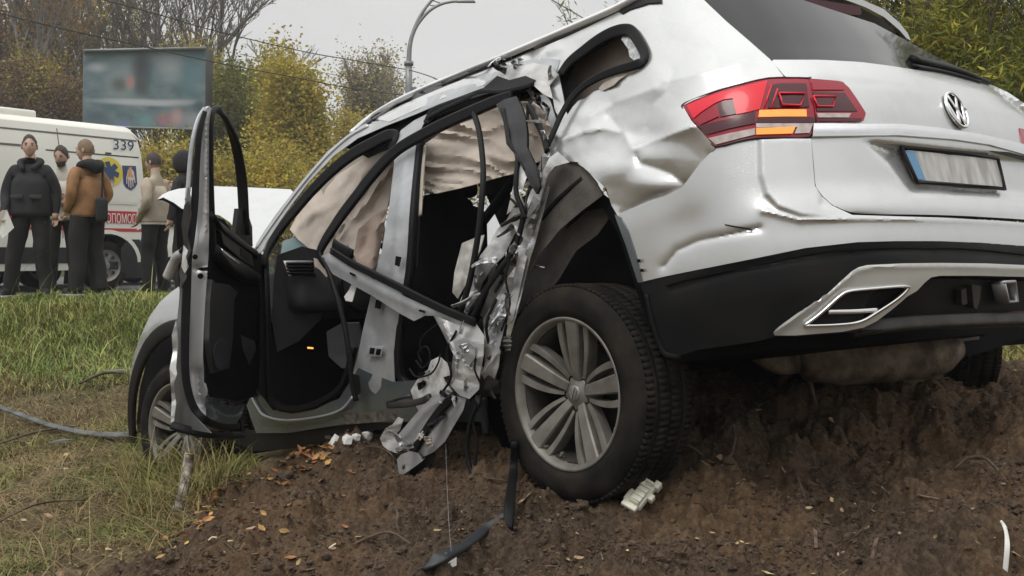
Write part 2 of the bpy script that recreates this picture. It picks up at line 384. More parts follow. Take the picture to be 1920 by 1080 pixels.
Q_HOLE = [(1047, 137), (1068, 112), (1095, 91), (1120, 72), (1143, 60), (1165, 53), (1178, 54), (1190, 62), (1203, 82), (1212, 102), (1209, 116), (1196, 130), (1180, 141), (1163, 146), (1152, 155), (1138, 158), (1128, 167), (1112, 172), (1098, 184), (1084, 189), (1074, 200), (1064, 215), (1060, 205), (1056, 180)]
AP = (1187, 279)
def q_off(U, V):
    o = blob(U, V, 1150, 235, 95, .05, 75) + blob(U, V, 1080, 300, 60, .03) + blob(U, V, 1010, 250, 60, .03)
    o = o + blob(U, V, 1215, 262, 60, .03, 26)                                    # hollow above the fold
    o = o + ridge(U, V, [AP, (1240, 259), (1300, 237)], -.050, 30)                # bent character line
    o = o + ridge(U, V, [AP, (1168, 248), (1130, 241), (1095, 247), (1055, 262)], -.040, 24)
    o = o + ridge(U, V, [(1105, 218), (1160, 190), (1227, 166)], -.026, 26)
    o = o + ridge(U, V, [(1262, 135), (1250, 172), (1222, 196), (1212, 238)], .018, 22)
    o = o + ridge(U, V, [(1150, 196), (1144, 220), (1166, 248)], .020, 18)
    o = o + ridge(U, V, [(1248, 152), (1330, 133), (1400, 112)], -.016, 20)
    o = o + ridge(U, V, [AP, (1200, 306), (1258, 326), (1292, 350)], .030, 24)
    o = o + blob(U, V, 1145, 316, 50, -.030, 26) + blob(U, V, 1222, 345, 46, -.022, 22)
    o = o + ridge(U, V, [(1165, 402), (1215, 376), (1285, 354)], .022, 16)
    o = o + ridge(U, V, [(1332, 290), (1328, 326), (1300, 352)], .010, 8)
    near = np.exp(-np.clip(U - 1040, 0, None) / 70) * sstep(60, 150, V)
    o = o + facets(U, V, 70, .016, 3) * (.35 + near) + facets(U, V, 30, .010, 8) * near
    tt = sstep(1080, 1000, U) * sstep(150, 95, V) * sstep(760, 900, U)
    o = o + facets(U, V, 34, .022, 5, .6, .2) * tt + facets(U, V, 15, .007, 15) * tt
    return o - .004
qp = panel('quarter_panel', Q_OUT, M_PAINT, off=q_off, res=4.5, holes=[Q_HOLE], t=.003)
# curled torn lip along the front of the panel
panel('torn_lip', [(1046, 284), (1062, 299), (1068, 304), (1040, 312), (1026, 330), (1014, 372), (1000, 430), (988, 480), (975, 540), (962, 600), (950, 610), (958, 560), (966, 505), (976, 455), (986, 410), (998, 372), (1008, 345), (1020, 316), (1030, 296)],
      M_TORN, off=lambda U, V: crumple(U, V, 14, .03, 2) - .02, res=5)
panel('torn_lip', [(984, 478), (996, 440), (1006, 395), (1014, 372), (1024, 344), (1030, 352), (1018, 398), (1004, 452), (990, 500), (976, 560), (962, 612), (952, 648), (946, 660), (950, 620), (962, 570)],
      M_PAINT, off=lambda U, V: crumple(U, V, 18, .02, 4) - .006, res=6)

# ---- quarter window remains: sprung seal, broken glass edge, dark lining
ql = sweep('window_seal', Bl([(1050, 140, -.01), (1068, 116, -.012), (1096, 94, -.012), (1122, 75, -.012), (1146, 62, -.012), (1168, 56, -.012), (1184, 59, -.012), (1198, 78, -.012), (1208, 100, -.015), (1204, 116, -.02), (1184, 124, -.03), (1155, 132, -.03), (1122, 145, -.03), (1092, 163, -.03), (1070, 186, -.03), (1052, 216, -.03), (1038, 248, -.03), (1026, 274, -.03)]),
           [.016, .022, .022, .02, .017, .014, .012, .011], .008, M_RUBBER, car, groove=.3)
panel('window_lining', [(1047, 137), (1095, 91), (1143, 60), (1178, 54), (1212, 102), (1200, 130), (1150, 158), (1098, 186), (1064, 217), (1056, 180)], mat('brown lining', (.17, .14, .12), .9, var=.25, vscale=8), off=lambda U, V: .13 + (V - 100) * .0012 + crumple(U, V, 40, .02, 1), res=10)
panel('window_black_frame', [(1050, 137), (1095, 91), (1143, 60), (1170, 58), (1150, 74), (1110, 100), (1075, 130), (1062, 150), (1085, 160), (1072, 190), (1064, 214)], M_INT, off=.06, res=10)  # black frame along the front and top of the opening
panel('glass_remnant', [(1165, 74), (1172, 58), (1186, 62), (1198, 84), (1206, 104), (1192, 116), (1180, 106), (1178, 92)], mat('broken glass', (.5, .52, .53), .3, coat=.6, var=.6, vscale=60), off=.012, res=6)
panel('torn_trim', [(1122, 166), (1138, 148), (1160, 139), (1184, 127), (1178, 138), (1160, 150), (1150, 160), (1130, 170)], M_BEIGE, off=lambda U, V: -.004 + crumple(U, V, 12, .012, 6), res=5)

# ---- roof and roof rail
panel('roof_edge', [(652, 252), (690, 224), (740, 191), (800, 164), (880, 131), (960, 97), (1060, 54), (1110, 33), (1160, 12), (1215, -14), (1232, -12), (1200, 2), (1160, 22), (1110, 47), (1060, 70), (980, 104), (900, 136), (820, 168), (760, 193), (700, 222), (670, 246)],
      M_BLACK, off=.02, res=10)
rr_pts = [(660, 248, .02), (690, 222, .0), (735, 194, -.02), (790, 168, -.03), (860, 139, -.03), (940, 107, -.03), (1020, 73, -.03), (1090, 43, -.03), (1150, 17, -.03), (1190, -4, -.025), (1225, -22, 0)]
sweep('roof_rail', Bl(rr_pts), .013, .016, mat('satin white rail', (.72, .73, .74), .25, .3, coat=.5), car, outdir=(0, .7, .7))
sweep('rail_gap_trim', Bl([(700, 226, -.004), (740, 201, -.004), (790, 176, -.004), (860, 147, -.004), (940, 115, -.004), (1000, 90, -.004)]), .006, .006, M_RUBBER, car)
panel('rail_foot', [(1160, 22), (1172, 10), (1205, -4), (1240, -10), (1240, 4), (1215, 6), (1180, 18), (1166, 26)], M_BLACK, off=-.012, res=6)
# roof skin over the top and down the far side
def grid_surface(name, xs, fn, m, ny=24):
    V = []; F = []
    for x in xs:
        for j in range(ny + 1): V.append(fn(x, j / ny))
    for i in range(len(xs) - 1):
        for j in range(ny): F.append((i * (ny + 1) + j, i * (ny + 1) + j + 1, (i + 1) * (ny + 1) + j + 1, (i + 1) * (ny + 1) + j))
    o = link(name, mesh_py(name, V, F, True), m, car); solid(o, .004, 0); return o
rail3 = np.array(Bl([(690, 224), (740, 193), (800, 166), (880, 133), (960, 99), (1060, 56), (1160, 14)])); o_ = np.argsort(rail3[:, 0]); rail3 = rail3[o_]
def roof_fn(x, t):
    y0 = np.interp(x, rail3[:, 0], rail3[:, 1]); z0 = np.interp(x, rail3[:, 0], rail3[:, 2]); y = y0 + (-.66 - y0) * t
    return (x, y, z0 + (1.66 - z0) * t * .4 + .055 * math.sin(PI * t) ** .7 - .01)
grid_surface('roof', np.linspace(rail3[-1, 0], rail3[0, 0] - .25, 20), roof_fn, M_PAINT)

# ---- left roof side (cant rail), pillars, door seals
panel('cant_rail', [(480, 458), (496, 432), (520, 398), (548, 362), (580, 322), (615, 283), (650, 254), (696, 225), (770, 194), (847, 166), (900, 142), (960, 120), (1010, 108), (1050, 112), (1040, 140), (1000, 150), (940, 152), (897, 168), (826, 194), (777, 215), (721, 237), (671, 259), (626, 292), (580, 340), (548, 382), (524, 416), (502, 450), (492, 470), (482, 478)],
      M_SILVER, off=lambda U, V: crumple(U, V, 34, .014, 12) * sstep(830, 960, U) + crumple(U, V, 16, .012, 4) * sstep(900, 990, U), res=7)
sweep('front_pillar_edge', Bl([(480, 466, -.012), (508, 425, -.012), (545, 374, -.012), (585, 324, -.012), (622, 284, -.012), (655, 256, -.012), (690, 236, -.012)]), .006, .006, M_PAINT, car)
sweep('door_seal', Bl([(494, 500, 0), (502, 470, 0), (524, 432, 0), (556, 391, 0), (590, 352, 0), (625, 318, 0), (662, 289, 0), (700, 268, 0), (728, 254, 0), (742, 254, .01), (742, 266, .02), (730, 282, .03)]), [.02, .024, .028, .03, .03, .028, .022, .012], .014, M_RUBBER, car, groove=.35)
sweep('door_seal', Bl([(800, 232, .01), (812, 214, .01), (838, 203, .01), (880, 190, .01), (920, 180, .01), (955, 170, .0), (985, 160, .0)]), [.02, .028, .03, .03, .03, .02], .014, M_RUBBER, car, groove=.3)
sweep('torn_seal', Bl([(800, 222, -.03), (830, 206, -.035), (870, 188, -.04), (905, 172, -.045), (940, 172, -.05), (975, 165, -.05), (1000, 158, -.05)]), .009, .006, M_RUBBER, car)
panel('torn_roof_metal', [(905, 160), (935, 138), (965, 126), (1000, 118), (1032, 124), (1046, 140), (1030, 160), (1036, 185), (1018, 176), (1000, 160), (975, 166), (950, 160), (925, 168)], M_TORN, off=lambda U, V: -.03 + crumple(U, V, 13, .03, 7), res=4)
panel('torn_roof_trim', [(932, 142), (955, 150), (985, 142), (1004, 150), (984, 162), (950, 166), (925, 172), (880, 186), (905, 166)], M_RUBBER, off=lambda U, V: -.06 + crumple(U, V, 14, .02, 3), res=5)

sweep('sill_edge', Bl([(470, 738, -.03), (482, 762, -.03), (498, 780, -.03), (540, 788, -.03), (600, 781, -.03), (640, 768, -.03), (662, 744, -.03)]), .006, .008, M_SILVER, car)
# B pillar: pressed steel, folded at the belt
panel('centre_pillar', [(742, 262), (752, 244), (776, 226), (804, 212), (792, 236), (782, 258), (778, 288), (772, 360), (766, 472), (758, 520), (748, 590), (738, 660), (740, 712), (744, 740), (730, 790), (684, 790), (650, 760), (640, 744), (656, 718), (668, 680), (680, 620), (694, 560), (704, 510), (716, 470), (730, 384), (738, 316)],
      M_SILVER, off=lambda U, V: .015 + crumple(U, V, 40, .022, 21) * (.4 + sstep(420, 520, V) * .6) + ridge(U, V, [(758, 300), (748, 400), (738, 500), (722, 620), (706, 720)], -.022, 12) + ridge(U, V, [(738, 420), (728, 520), (700, 620)], .015, 8), res=6)
panel('latch_plate', [(690, 648), (718, 650), (714, 670), (686, 668)], M_SILVER, off=-.03, res=6, bevel=.002)
for q in ([(694, 652), (702, 653), (700, 664), (692, 663)], [(706, 654), (714, 655), (711, 666), (704, 665)], [(742, 480), (752, 482), (748, 500), (740, 497)], [(705, 562), (716, 564), (712, 580), (702, 577)]):
    panel('pillar_slot', q, M_INT, off=-.036, res=6)
sweep('pillar_seal', Bl([(790, 262, .03), (782, 330, .03), (776, 400, .03), (772, 470, .03), (766, 530, .03), (754, 600, .03), (748, 660, .03), (752, 706, .03), (772, 722, .04), (800, 716, .05), (830, 700, .06)]), [.016, .016, .018, .018, .018, .016], .02, M_RUBBER, car, groove=.3)
sweep('belt_guide', Bl([(797, 274, .05), (792, 330, .05), (788, 404, .05)]), .0095, .006, M_BEIGE, car)

# ---- front door opening: sill, seal, dash and cabin
panel('rocker_panel', [(462, 760), (478, 728), (490, 742), (511, 769), (548, 776), (590, 768), (636, 747), (656, 716), (672, 690), (694, 700), (736, 716), (790, 712), (860, 735), (910, 760), (905, 790), (840, 792), (780, 790), (731, 792), (684, 792), (644, 796), (590, 804), (538, 812), (480, 812)],
      M_PAINTD, off=lambda U, V: .0 + ridge(U, V, [(470, 752), (492, 785), (540, 792), (600, 786), (650, 770)], -.018, 7) + crumple(U, V, 36, .024, 31) * sstep(640, 720, U), res=6)
sweep('sill_seal', Bl([(497, 480, .02), (500, 560, .02), (502, 650, .02), (506, 730, .02), (516, 756, .02), (548, 766, .02), (590, 758, .02), (630, 736, .02), (650, 706, .02), (664, 650, .02)]), .015, .02, M_RUBBER, car, groove=.3)
panel('rocker_cladding', [(462, 806), (540, 812), (590, 802), (644, 792), (700, 789), (745, 790), (742, 802), (690, 808), (640, 820), (590, 832), (540, 842), (480, 846), (440, 830)], M_CLAD, off=.03, res=9)
panel('scuffed_sill', [(640, 776), (690, 772), (740, 770), (752, 786), (700, 792), (650, 796)], mat('muddy sill metal', (.20, .185, .165), .6, .4, col2=(.06, .045, .035), vscale=30), off=lambda U, V: -.012 + crumple(U, V, 14, .01, 3), res=5)

def box_part(name, c, s, m, rot=(0, 0, 0), bevel=.03, taper=1):
    mb = MB(); mb.box((0, 0, 0), s, taper=taper); o = mb.build(name, m, car, bevel=bevel, seg=3); o.location = c; o.rotation_euler = rot; return o
# floor, bulkhead, headliner and far side of the shell (all on the car's own axes)
box_part('floor_pan', (.95, 0, .36), (3.3, 1.62, .06), M_INT, bevel=.01)
box_part('bulkhead', (2.50, 0, .68), (.06, 1.6, .74), M_INT, bevel=.01)
box_part('cargo_floor', (-.45, 0, .62), (.95, 1.3, .04), M_INT, bevel=.01)
dash = box_part('dashboard', (2.22, 0, .99), (.46, 1.62, .26), M_INT2, bevel=.06)
box_part('centre_console', (1.65, 0, .62), (.9, .26, .36), M_INT2, bevel=.04)
tv = panel('air_vent', [(531, 489), (587, 489), (593, 519), (541, 519)], M_CHROME, dep=lambda U, V: 5.36 + (U - 530) * .0012, res=8, bevel=.004)
for k in range(4): tube('vent_slat', Dm([(538 + k * .6, 494 + k * 6, 5.345), (588 + k * .6, 494 + k * 6, 5.41)]), .006, M_BLACK, tv)
panel('vent_face', [(537, 492), (582, 492), (587, 516), (545, 516)], M_BLACK, dep=lambda U, V: 5.352 + (U - 530) * .0012, res=8)
panel('dash_side', [(520, 478), (566, 462), (600, 470), (612, 500), (616, 560), (600, 600), (560, 640), (520, 660), (510, 600), (514, 520)], M_INT2, dep=lambda U, V: 5.42 + (U - 520) * .0016, res=12)
kn = lathe('light_knob', [(0, -.012), (.022, -.012), (.026, 0), (.026, .012)], M_BLACK, car, 24); kn.location = D(566, 550, 5.42); kn.rotation_euler = (0, 0, R_(55))
tube('warning_light', Dm([(577, 652, 4.9), (587, 653, 4.92)]), .004, mat('lit orange lamp', (1, .45, .1), .4, emit=1.0), car, n=6)
panel('windscreen_view', [(530, 452), (548, 446), (572, 452), (580, 470), (560, 474), (526, 478)], mat('windscreen with painted sky', (.30, .42, .44), .08, coat=.5, var=.3, vscale=6), dep=5.9, res=10)  # opaque sheet, the bluish sky reflection is put into its colour
panel('seat_cushion', [(612, 622), (640, 606), (672, 606), (680, 640), (670, 690), (640, 690), (616, 668)], M_INT2, dep=lambda U, V: 4.95 + crumple(U, V, 30, .02, 1), res=8, t=.04)

def seat(y, x):
    s = empty('seat', (x, y, .40), parent=car)
    def bx(name, c, sz, rot=(0, 0, 0), tp=1, bv=.06):
        mb = MB(); mb.box((0, 0, 0), sz, taper=tp); o = mb.build(name, M_INT, s, bevel=bv, seg=3); o.location = c; o.rotation_euler = rot
    bx('cushion', (.15, 0, .16), (.52, .52, .18)); bx('backrest', (-.17, 0, .52), (.15, .52, .68), (0, R_(-14), 0), .8); bx('headrest', (-.29, 0, .98), (.10, .28, .20), (0, R_(-8), 0), .85, .04)
seat(.40, 1.45); seat(-.40, 1.45)
box_part('rear_bench', (.30, -.1, .55), (.5, 1.2, .2), M_INT, bevel=.05); box_part('bench_back', (.02, -.1, .95), (.14, 1.2, .7), M_INT, rot=(0, R_(-16), 0), bevel=.05)
# dark seat back seen through the rear door
panel('seat_back', [(782, 402), (796, 366), (830, 358), (866, 362), (886, 380), (892, 410), (888, 470), (872, 520), (862, 560), (850, 600), (836, 660), (800, 700), (758, 706), (752, 640), (764, 540), (776, 460)], M_INT, dep=lambda U, V: 4.75 + ((U - 830) / 60) ** 2 * .04, res=14, t=.06)
# far side: painted outside, dark inside, window openings
def far_side(x0, x1, z0, z1, name, m, yo=0):
    V = []; F = []; nx, nz = 24, 12
    for i in range(nx + 1):
        for j in range(nz + 1):
            x = x0 + (x1 - x0) * i / nx; z = z0 + (z1 - z0) * j / nz; V.append((x, -np.interp(z, _gw, _fw) + .02 + yo, z))
    for i in range(nx):
        for j in range(nz): F.append((i * (nz + 1) + j, (i + 1) * (nz + 1) + j, (i + 1) * (nz + 1) + j + 1, i * (nz + 1) + j + 1))
    o = link(name, mesh_py(name, V, F, True), m, car); solid(o, .004, 0)
far_side(-.62, 3.6, .32, 1.10, 'far_body_side', M_PAINT)
far_side(-.5, 2.3, .36, 1.14, 'far_door_trim', M_INT, .06)
for xa, xb in ((-.62, -.50), (.20, .30), (1.15, 1.28), (2.0, 2.2)): far_side(xa, xb, 1.10, 1.66, 'far_pillar', M_INT)
far_side(-.62, 2.2, 1.58, 1.70, 'far_cant_rail', M_INT, .02)
far_side(.30, 1.15, 1.14, 1.58, 'far_window', mat('far side glass', (.55, .62, .58), .05, trans=.9), .01)
V = [(2.2, .6, 1.56), (2.2, -.6, 1.56), (1.75, -.6, 1.66), (1.75, .6, 1.66)]
wmb = MB()
for s_ in (-1, 1): wmb.tube([(2.62, .70 * s_, 1.12), (2.2, .66 * s_, 1.42), (1.75, .62 * s_, 1.64)] if s_ < 0 else [(2.62, -.6, 1.12), (2.62, .6, 1.12)], .03, 8)
wmb.build('windscreen_frame', M_INT, car, True)
hl = panel('headliner', [(600, 345), (660, 300), (742, 262), (820, 222), (900, 196), (970, 180), (1040, 160), (1060, 215), (1030, 230), (960, 214), (880, 232), (800, 268), (740, 300), (660, 350), (610, 380)], M_BEIGE, dep=lambda U, V: 5.7 - (U - 600) * .0026, res=14)

# ---- curtain airbags: hanging creased cloth
def bag_off(seed, vdir):
    rot = math.atan2(vdir[1], vdir[0])
    def f(U, V):
        a = U * math.cos(rot) + V * math.sin(rot); b = -U * math.sin(rot) + V * math.cos(rot); b = b + (fbm(U / 60, V / 60, 2, seed + 40) - .5) * 40; a = a + (fbm(U / 80, V / 80, 2, seed + 50) - .5) * 44
        n = fbm(a / 36, b / 170, 1, seed); m = fbm(a / 17 + 9, b / 110, 1, seed + 3)
        k3 = fbm(a / 9 + 4, b / 40, 2, seed + 8)
        return .14 * np.abs(n - .5) + .10 * np.abs(m - .5) + .035 * np.abs(k3 - .5) + facets(U, V, 40, .012, seed, 2.2)
    return f
def bdep(base, a, f): return lambda U, V: base + a * (U - 800) + f(U, V)
panel('curtain_airbag', [(543, 430), (556, 406), (590, 366), (630, 330), (676, 300), (738, 270), (744, 300), (734, 350), (722, 410), (716, 450), (700, 500), (680, 520), (660, 470), (652, 458), (630, 478), (604, 500), (590, 488), (580, 466), (560, 450)], M_AIRBAG,
      dep=bdep(4.98, -.0034, bag_off(3, (.75, .65))), res=6)
panel('curtain_airbag', [(796, 270), (830, 246), (862, 232), (890, 222), (893, 202), (920, 196), (946, 204), (975, 192), (1000, 190), (1024, 214), (1036, 244), (1028, 270), (1030, 288), (1012, 302), (990, 312), (960, 326), (930, 334), (890, 346), (850, 356), (820, 362), (796, 364)], M_AIRBAG,
      dep=bdep(4.62, -.0030, bag_off(11, (-.22, 1.0))), res=6)
panel('driver_airbag', [(664, 470), (672, 430), (700, 404), (722, 392), (720, 430), (712, 470), (704, 510), (690, 524), (672, 512)], mat('pink airbag cloth', (.47, .37, .31), .9, var=.15, bump=.2, bscale=30),
      dep=lambda U, V: 5.25 + bag_off(6, (.9, .3))(U, V), res=6)
panel('hanging_cloth', [(588, 484), (600, 488), (606, 500), (618, 512), (612, 520), (600, 506), (590, 500)], M_AIRBAG, dep=lambda U, V: 4.9 + crumple(U, V, 10, .02, 2), res=4)
panel('paper_tag', [(660, 530), (668, 536), (664, 552), (660, 566), (648, 564), (645, 556), (654, 544)], mat('white paper', (.72, .72, .70), .8), off=-.03, res=6)

# ---- rear door, torn off its hinges and twisted outwards
rd = empty('rear_door', parent=car)
def rdp(L): return [B(u, v, d - .08) for u, v, d in L]
sweep('window_frame', rdp([(612, 500, 0), (600, 478, 0), (606, 458, 0), (622, 432, 0), (642, 402, 0), (668, 368, 0), (694, 334, 0), (724, 300, 0), (752, 276, 0), (790, 254, 0), (838, 230, 0), (890, 207, 0), (930, 190, 0), (958, 180, 0)]), [.012, .02, .026, .028, .028, .028, .026, .026, .026, .024, .02], .015, M_RUBBER, rd, groove=.35)
panel('door_post', [(930, 196), (946, 186), (968, 180), (978, 200), (985, 222), (988, 250), (988, 275), (998, 298), (1006, 317), (1013, 349), (1006, 364), (992, 342), (980, 314), (967, 292), (949, 270), (946, 245), (943, 222)], mat('glossy black post', (.010, .010, .011), .35, spec=.3), parent=rd, off=lambda U, V: -.09 + ridge(U, V, [(955, 190), (968, 240), (975, 280), (1006, 350)], -.018, 12) + facets(U, V, 40, .006, 4), res=5, t=.012)
sweep('post_edge', rdp([(940, 204, -.005), (950, 240, -.012), (955, 270, -.012), (972, 292, -.01), (986, 320, -.01)]), .007, .006, M_RUBBER, rd)
sweep('frame_seal', rdp([(944, 206, -.01), (952, 240, -.01), (956, 268, -.01), (970, 292, 0), (968, 330, 0), (968, 362, .0), (978, 390, 0), (984, 410, 0)]), .009, .009, M_RUBBER, rd)
sweep('division_bar', rdp([(888, 212, 0), (896, 236, 0), (902, 270, 0), (906, 318, 0), (904, 366, 0), (899, 420, 0), (892, 468, 0), (880, 530, 0), (864, 584, 0)]), .0125, .010, M_RUBBER, rd)
panel('belt_rail', [(602, 480), (616, 474), (650, 496), (700, 524), (760, 556), (820, 584), (880, 606), (900, 622), (906, 640), (880, 632), (850, 606), (834, 598), (812, 592), (796, 592), (776, 602), (750, 588), (700, 556), (650, 528), (624, 514)], M_SILVER, parent=rd, off=lambda U, V: -.09 + ridge(U, V, [(612, 488), (700, 540), (780, 578), (820, 588)], -.012, 6), res=6)
sweep('belt_seal', rdp([(622, 470, -.02), (660, 494, -.02), (700, 514, -.02), (740, 534, -.02), (790, 560, -.02), (840, 584, -.02), (890, 604, -.02)]), .016, .012, M_RUBBER, rd, groove=.3)
sweep('belt_seal', rdp([(626, 456, 0), (634, 462, 0), (660, 476, 0)]), .02, .01, M_BLACK, rd)
for q in ([(656, 510), (666, 515), (665, 519), (655, 514)], [(786, 580), (796, 583), (796, 587), (785, 584)]): panel('belt_slot', q, M_INT, parent=rd, off=-.118, res=5)
tube('hanging_seal', rdp([(606, 486, -.01), (618, 512, -.01), (636, 570, -.01), (648, 620, -.01), (655, 670, -.01), (660, 720, -.01), (668, 752, -.01)]), [.012, .013, .012, .011, .013], M_RUBBER, rd)
panel('seal_clip', [(658, 700), (672, 704), (676, 738), (664, 744)], M_BLACK, parent=rd, off=-.1, res=6)
panel('crumpled_skin', [(812, 590), (836, 600), (866, 612), (892, 606), (908, 630), (906, 668), (900, 700), (898, 730), (880, 748), (862, 742), (842, 720), (846, 690), (850, 664), (838, 640), (826, 616)], M_TORN, parent=rd, off=lambda U, V: -.10 + crumple(U, V, 26, .05, 14) + ridge(U, V, [(830, 600), (846, 650), (858, 700)], -.03, 8), res=4)
panel('crumpled_skin', [(850, 640), (872, 636), (892, 652), (890, 672), (876, 690), (866, 672), (856, 660)], M_SILVER, parent=rd, off=lambda U, V: -.15 + crumple(U, V, 18, .03, 5), res=4)
panel('crumpled_skin', [(770, 732), (782, 712), (800, 700), (808, 676), (824, 668), (842, 686), (852, 704), (860, 730), (846, 752), (820, 752), (806, 764), (790, 780), (778, 758)], mat('torn white skin', (.70, .70, .69), .35, coat=.3, var=.3, vscale=30), parent=rd, off=lambda U, V: -.07 + crumple(U, V, 20, .05, 25), res=4)
panel('hanging_arm', [(744, 818), (766, 792), (790, 764), (812, 742), (836, 734), (850, 744), (834, 762), (812, 786), (790, 812), (776, 838), (756, 838)], M_SILVER, parent=rd, off=lambda U, V: -.13 + ridge(U, V, [(752, 824), (800, 768), (842, 740)], -.02, 8) + crumple(U, V, 30, .012, 3), res=5)
panel('hanging_arm', [(836, 740), (856, 742), (874, 748), (868, 770), (850, 800), (834, 828), (812, 848), (796, 856), (784, 848), (800, 816), (818, 782)], M_SILVER, parent=rd, off=lambda U, V: -.12 + ridge(U, V, [(860, 752), (830, 800), (800, 850)], -.02, 8) + crumple(U, V, 24, .02, 8), res=5)
sweep('arm_seal', rdp([(852, 742, -.05), (830, 764, -.055), (806, 796, -.06), (788, 826, -.06), (772, 850, -.06)]), .018, .012, M_RUBBER, rd, groove=.4)
panel('torn_foil', [(712, 822), (722, 804), (736, 796), (746, 782), (756, 786), (750, 806), (742, 816), (752, 836), (744, 850), (728, 844), (718, 836)], M_TORN, parent=rd, off=lambda U, V: -.1 + crumple(U, V, 12, .05, 17), res=4)
panel('hinge_bracket', [(744, 862), (752, 852), (768, 846), (784, 850), (792, 864), (776, 876), (756, 890), (748, 888)], M_SILVER, parent=rd, off=lambda U, V: -.16 + ridge(U, V, [(760, 850), (764, 888)], -.02, 6), res=5, holes=[[(753, 874), (759, 870), (760, 878), (754, 882)]])
panel('hinge_bracket', [(760, 836), (790, 840), (800, 826), (806, 846), (794, 862), (770, 858)], M_TORN, parent=rd, off=lambda U, V: -.13 + crumple(U, V, 12, .04, 9), res=4)
panel('torn_strip', [(778, 872), (800, 850), (812, 838), (816, 856), (806, 874), (786, 884), (768, 904), (752, 936), (742, 948), (738, 942), (750, 914), (764, 890)], M_BLACK, parent=rd, off=lambda U, V: -.13 + crumple(U, V, 18, .03, 4), res=5)
sweep('torn_bar', rdp([(728, 760, -.02), (760, 758, -.03), (790, 752, -.04), (806, 744, -.04)]), .014, .012, M_DARKMET, rd)
tube('torn_bar', rdp([(726, 756, -.02), (744, 748, -.02), (770, 742, -.02)]), .008, M_DARKMET, rd)
for L, r in (([(768, 692, -.02), (780, 706, -.03), (806, 702, -.03), (820, 684, -.03), (826, 664, -.02)], .004), ([(790, 680, -.02), (784, 660, -.02), (800, 650, -.02), (806, 672, -.02), (792, 690, -.02), (780, 676, 0)], .0035), ([(824, 606, 0), (800, 624, .02), (788, 640, .02), (790, 664, .02)], .0035)):
    tube('door_wire', rdp(L), r, M_RUBBER, rd, n=6)
for L, r in (([(893, 760, 0), (880, 800, -.02), (876, 845, -.03), (882, 880, -.04), (896, 900, -.05), (904, 934, -.05)], .009), ([(906, 744, 0), (908, 780, 0), (912, 816, 0)], .016), ([(884, 780, -.01), (894, 830, -.01), (890, 880, -.03)], .005)):
    tube('torn_hose', rdp(L), r, M_RUBBER, car, n=7)

# ---- wrecked C pillar / sill end between the door hole and the wheel
panel('wheelhouse', [(1010, 335), (1040, 312), (1070, 300), (1098, 316), (1118, 340), (1130, 366), (1090, 396), (1050, 430), (1010, 480), (980, 540), (958, 620), (946, 670), (952, 600), (968, 540), (982, 480), (996, 420)], M_LINER, off=lambda U, V: .06 + crumple(U, V, 60, .03, 2), res=9)
sweep('liner_rib', Bl([(1092, 334, .05), (1066, 356, .05), (1040, 380, .05), (1016, 410, .05)]), .008, .006, M_BLACK, car)
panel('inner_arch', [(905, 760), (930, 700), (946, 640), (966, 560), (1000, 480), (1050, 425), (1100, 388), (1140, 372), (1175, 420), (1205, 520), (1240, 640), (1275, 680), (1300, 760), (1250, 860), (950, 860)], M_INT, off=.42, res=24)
panel('inner_arch_rim', [(1128, 362), (1142, 372), (1164, 412), (1186, 470), (1204, 530), (1236, 640), (1262, 676), (1240, 672), (1216, 620), (1192, 540), (1160, 440), (1130, 390), (1100, 396), (1060, 430), (1075, 400)], M_INT, off=.10, res=9)
panel('rear_pillar_wreck', [(962, 390), (978, 388), (974, 420), (958, 452), (944, 480), (924, 500), (904, 530), (892, 566), (876, 590), (858, 574), (868, 552), (884, 520), (900, 480), (918, 456), (932, 430), (950, 412)], M_TORN, off=lambda U, V: -.02 + crumple(U, V, 18, .05, 33), res=4)
panel('rear_pillar_wreck', [(866, 456), (890, 446), (908, 440), (900, 470), (884, 500), (872, 536), (858, 560), (848, 548), (852, 510)], mat('torn beige metal', (.50, .49, .45), .5, .2, var=.4, vscale=25), off=lambda U, V: .04 + crumple(U, V, 20, .05, 13), res=4)
panel('rear_pillar_wreck', [(905, 600), (930, 560), (952, 520), (966, 500), (958, 560), (946, 610), (934, 660), (922, 700), (910, 740), (898, 760), (890, 748), (908, 690), (910, 640)], M_TORN, off=lambda U, V: -.02 + crumple(U, V, 20, .06, 23), res=4)
panel('rear_pillar_wreck', [(930, 500), (960, 470), (976, 440), (986, 420), (980, 470), (966, 520), (950, 556), (930, 590), (908, 600), (900, 590), (916, 550)], mat('grey primer', (.16, .155, .14), .6, .2, var=.4, vscale=20), off=lambda U, V: .03 + crumple(U, V, 26, .04, 41), res=5)
sweep('pillar_strip', Bl([(990, 196, -.05), (1004, 224, -.05), (1018, 254, -.05), (1026, 284, -.05)]), .012, .008, M_RUBBER, car)
sweep('pillar_strip', Bl([(984, 388, -.06), (976, 430, -.06), (962, 470, -.06), (934, 510, -.06), (910, 545, -.06), (890, 586, -.06), (880, 606, -.06)]), .011, .008, M_RUBBER, car)
panel('pillar_fold', [(976, 290), (990, 298), (996, 318), (986, 336), (980, 356), (972, 350), (970, 322)], M_TORN, off=lambda U, V: -.05 + crumple(U, V, 12, .03, 6), res=4)
panel('pillar_fold', [(964, 340), (974, 362), (984, 384), (976, 398), (966, 384), (958, 396), (950, 402), (958, 368)], mat('torn beige metal', (.5, .49, .45)), off=lambda U, V: -.02 + crumple(U, V, 14, .03, 16), res=4)
panel('pillar_fold', [(1000, 182), (1014, 196), (1028, 222), (1036, 244), (1042, 222), (1032, 190), (1022, 176)], M_SILVER, off=lambda U, V: .02 + crumple(U, V, 22, .02, 16), res=5)
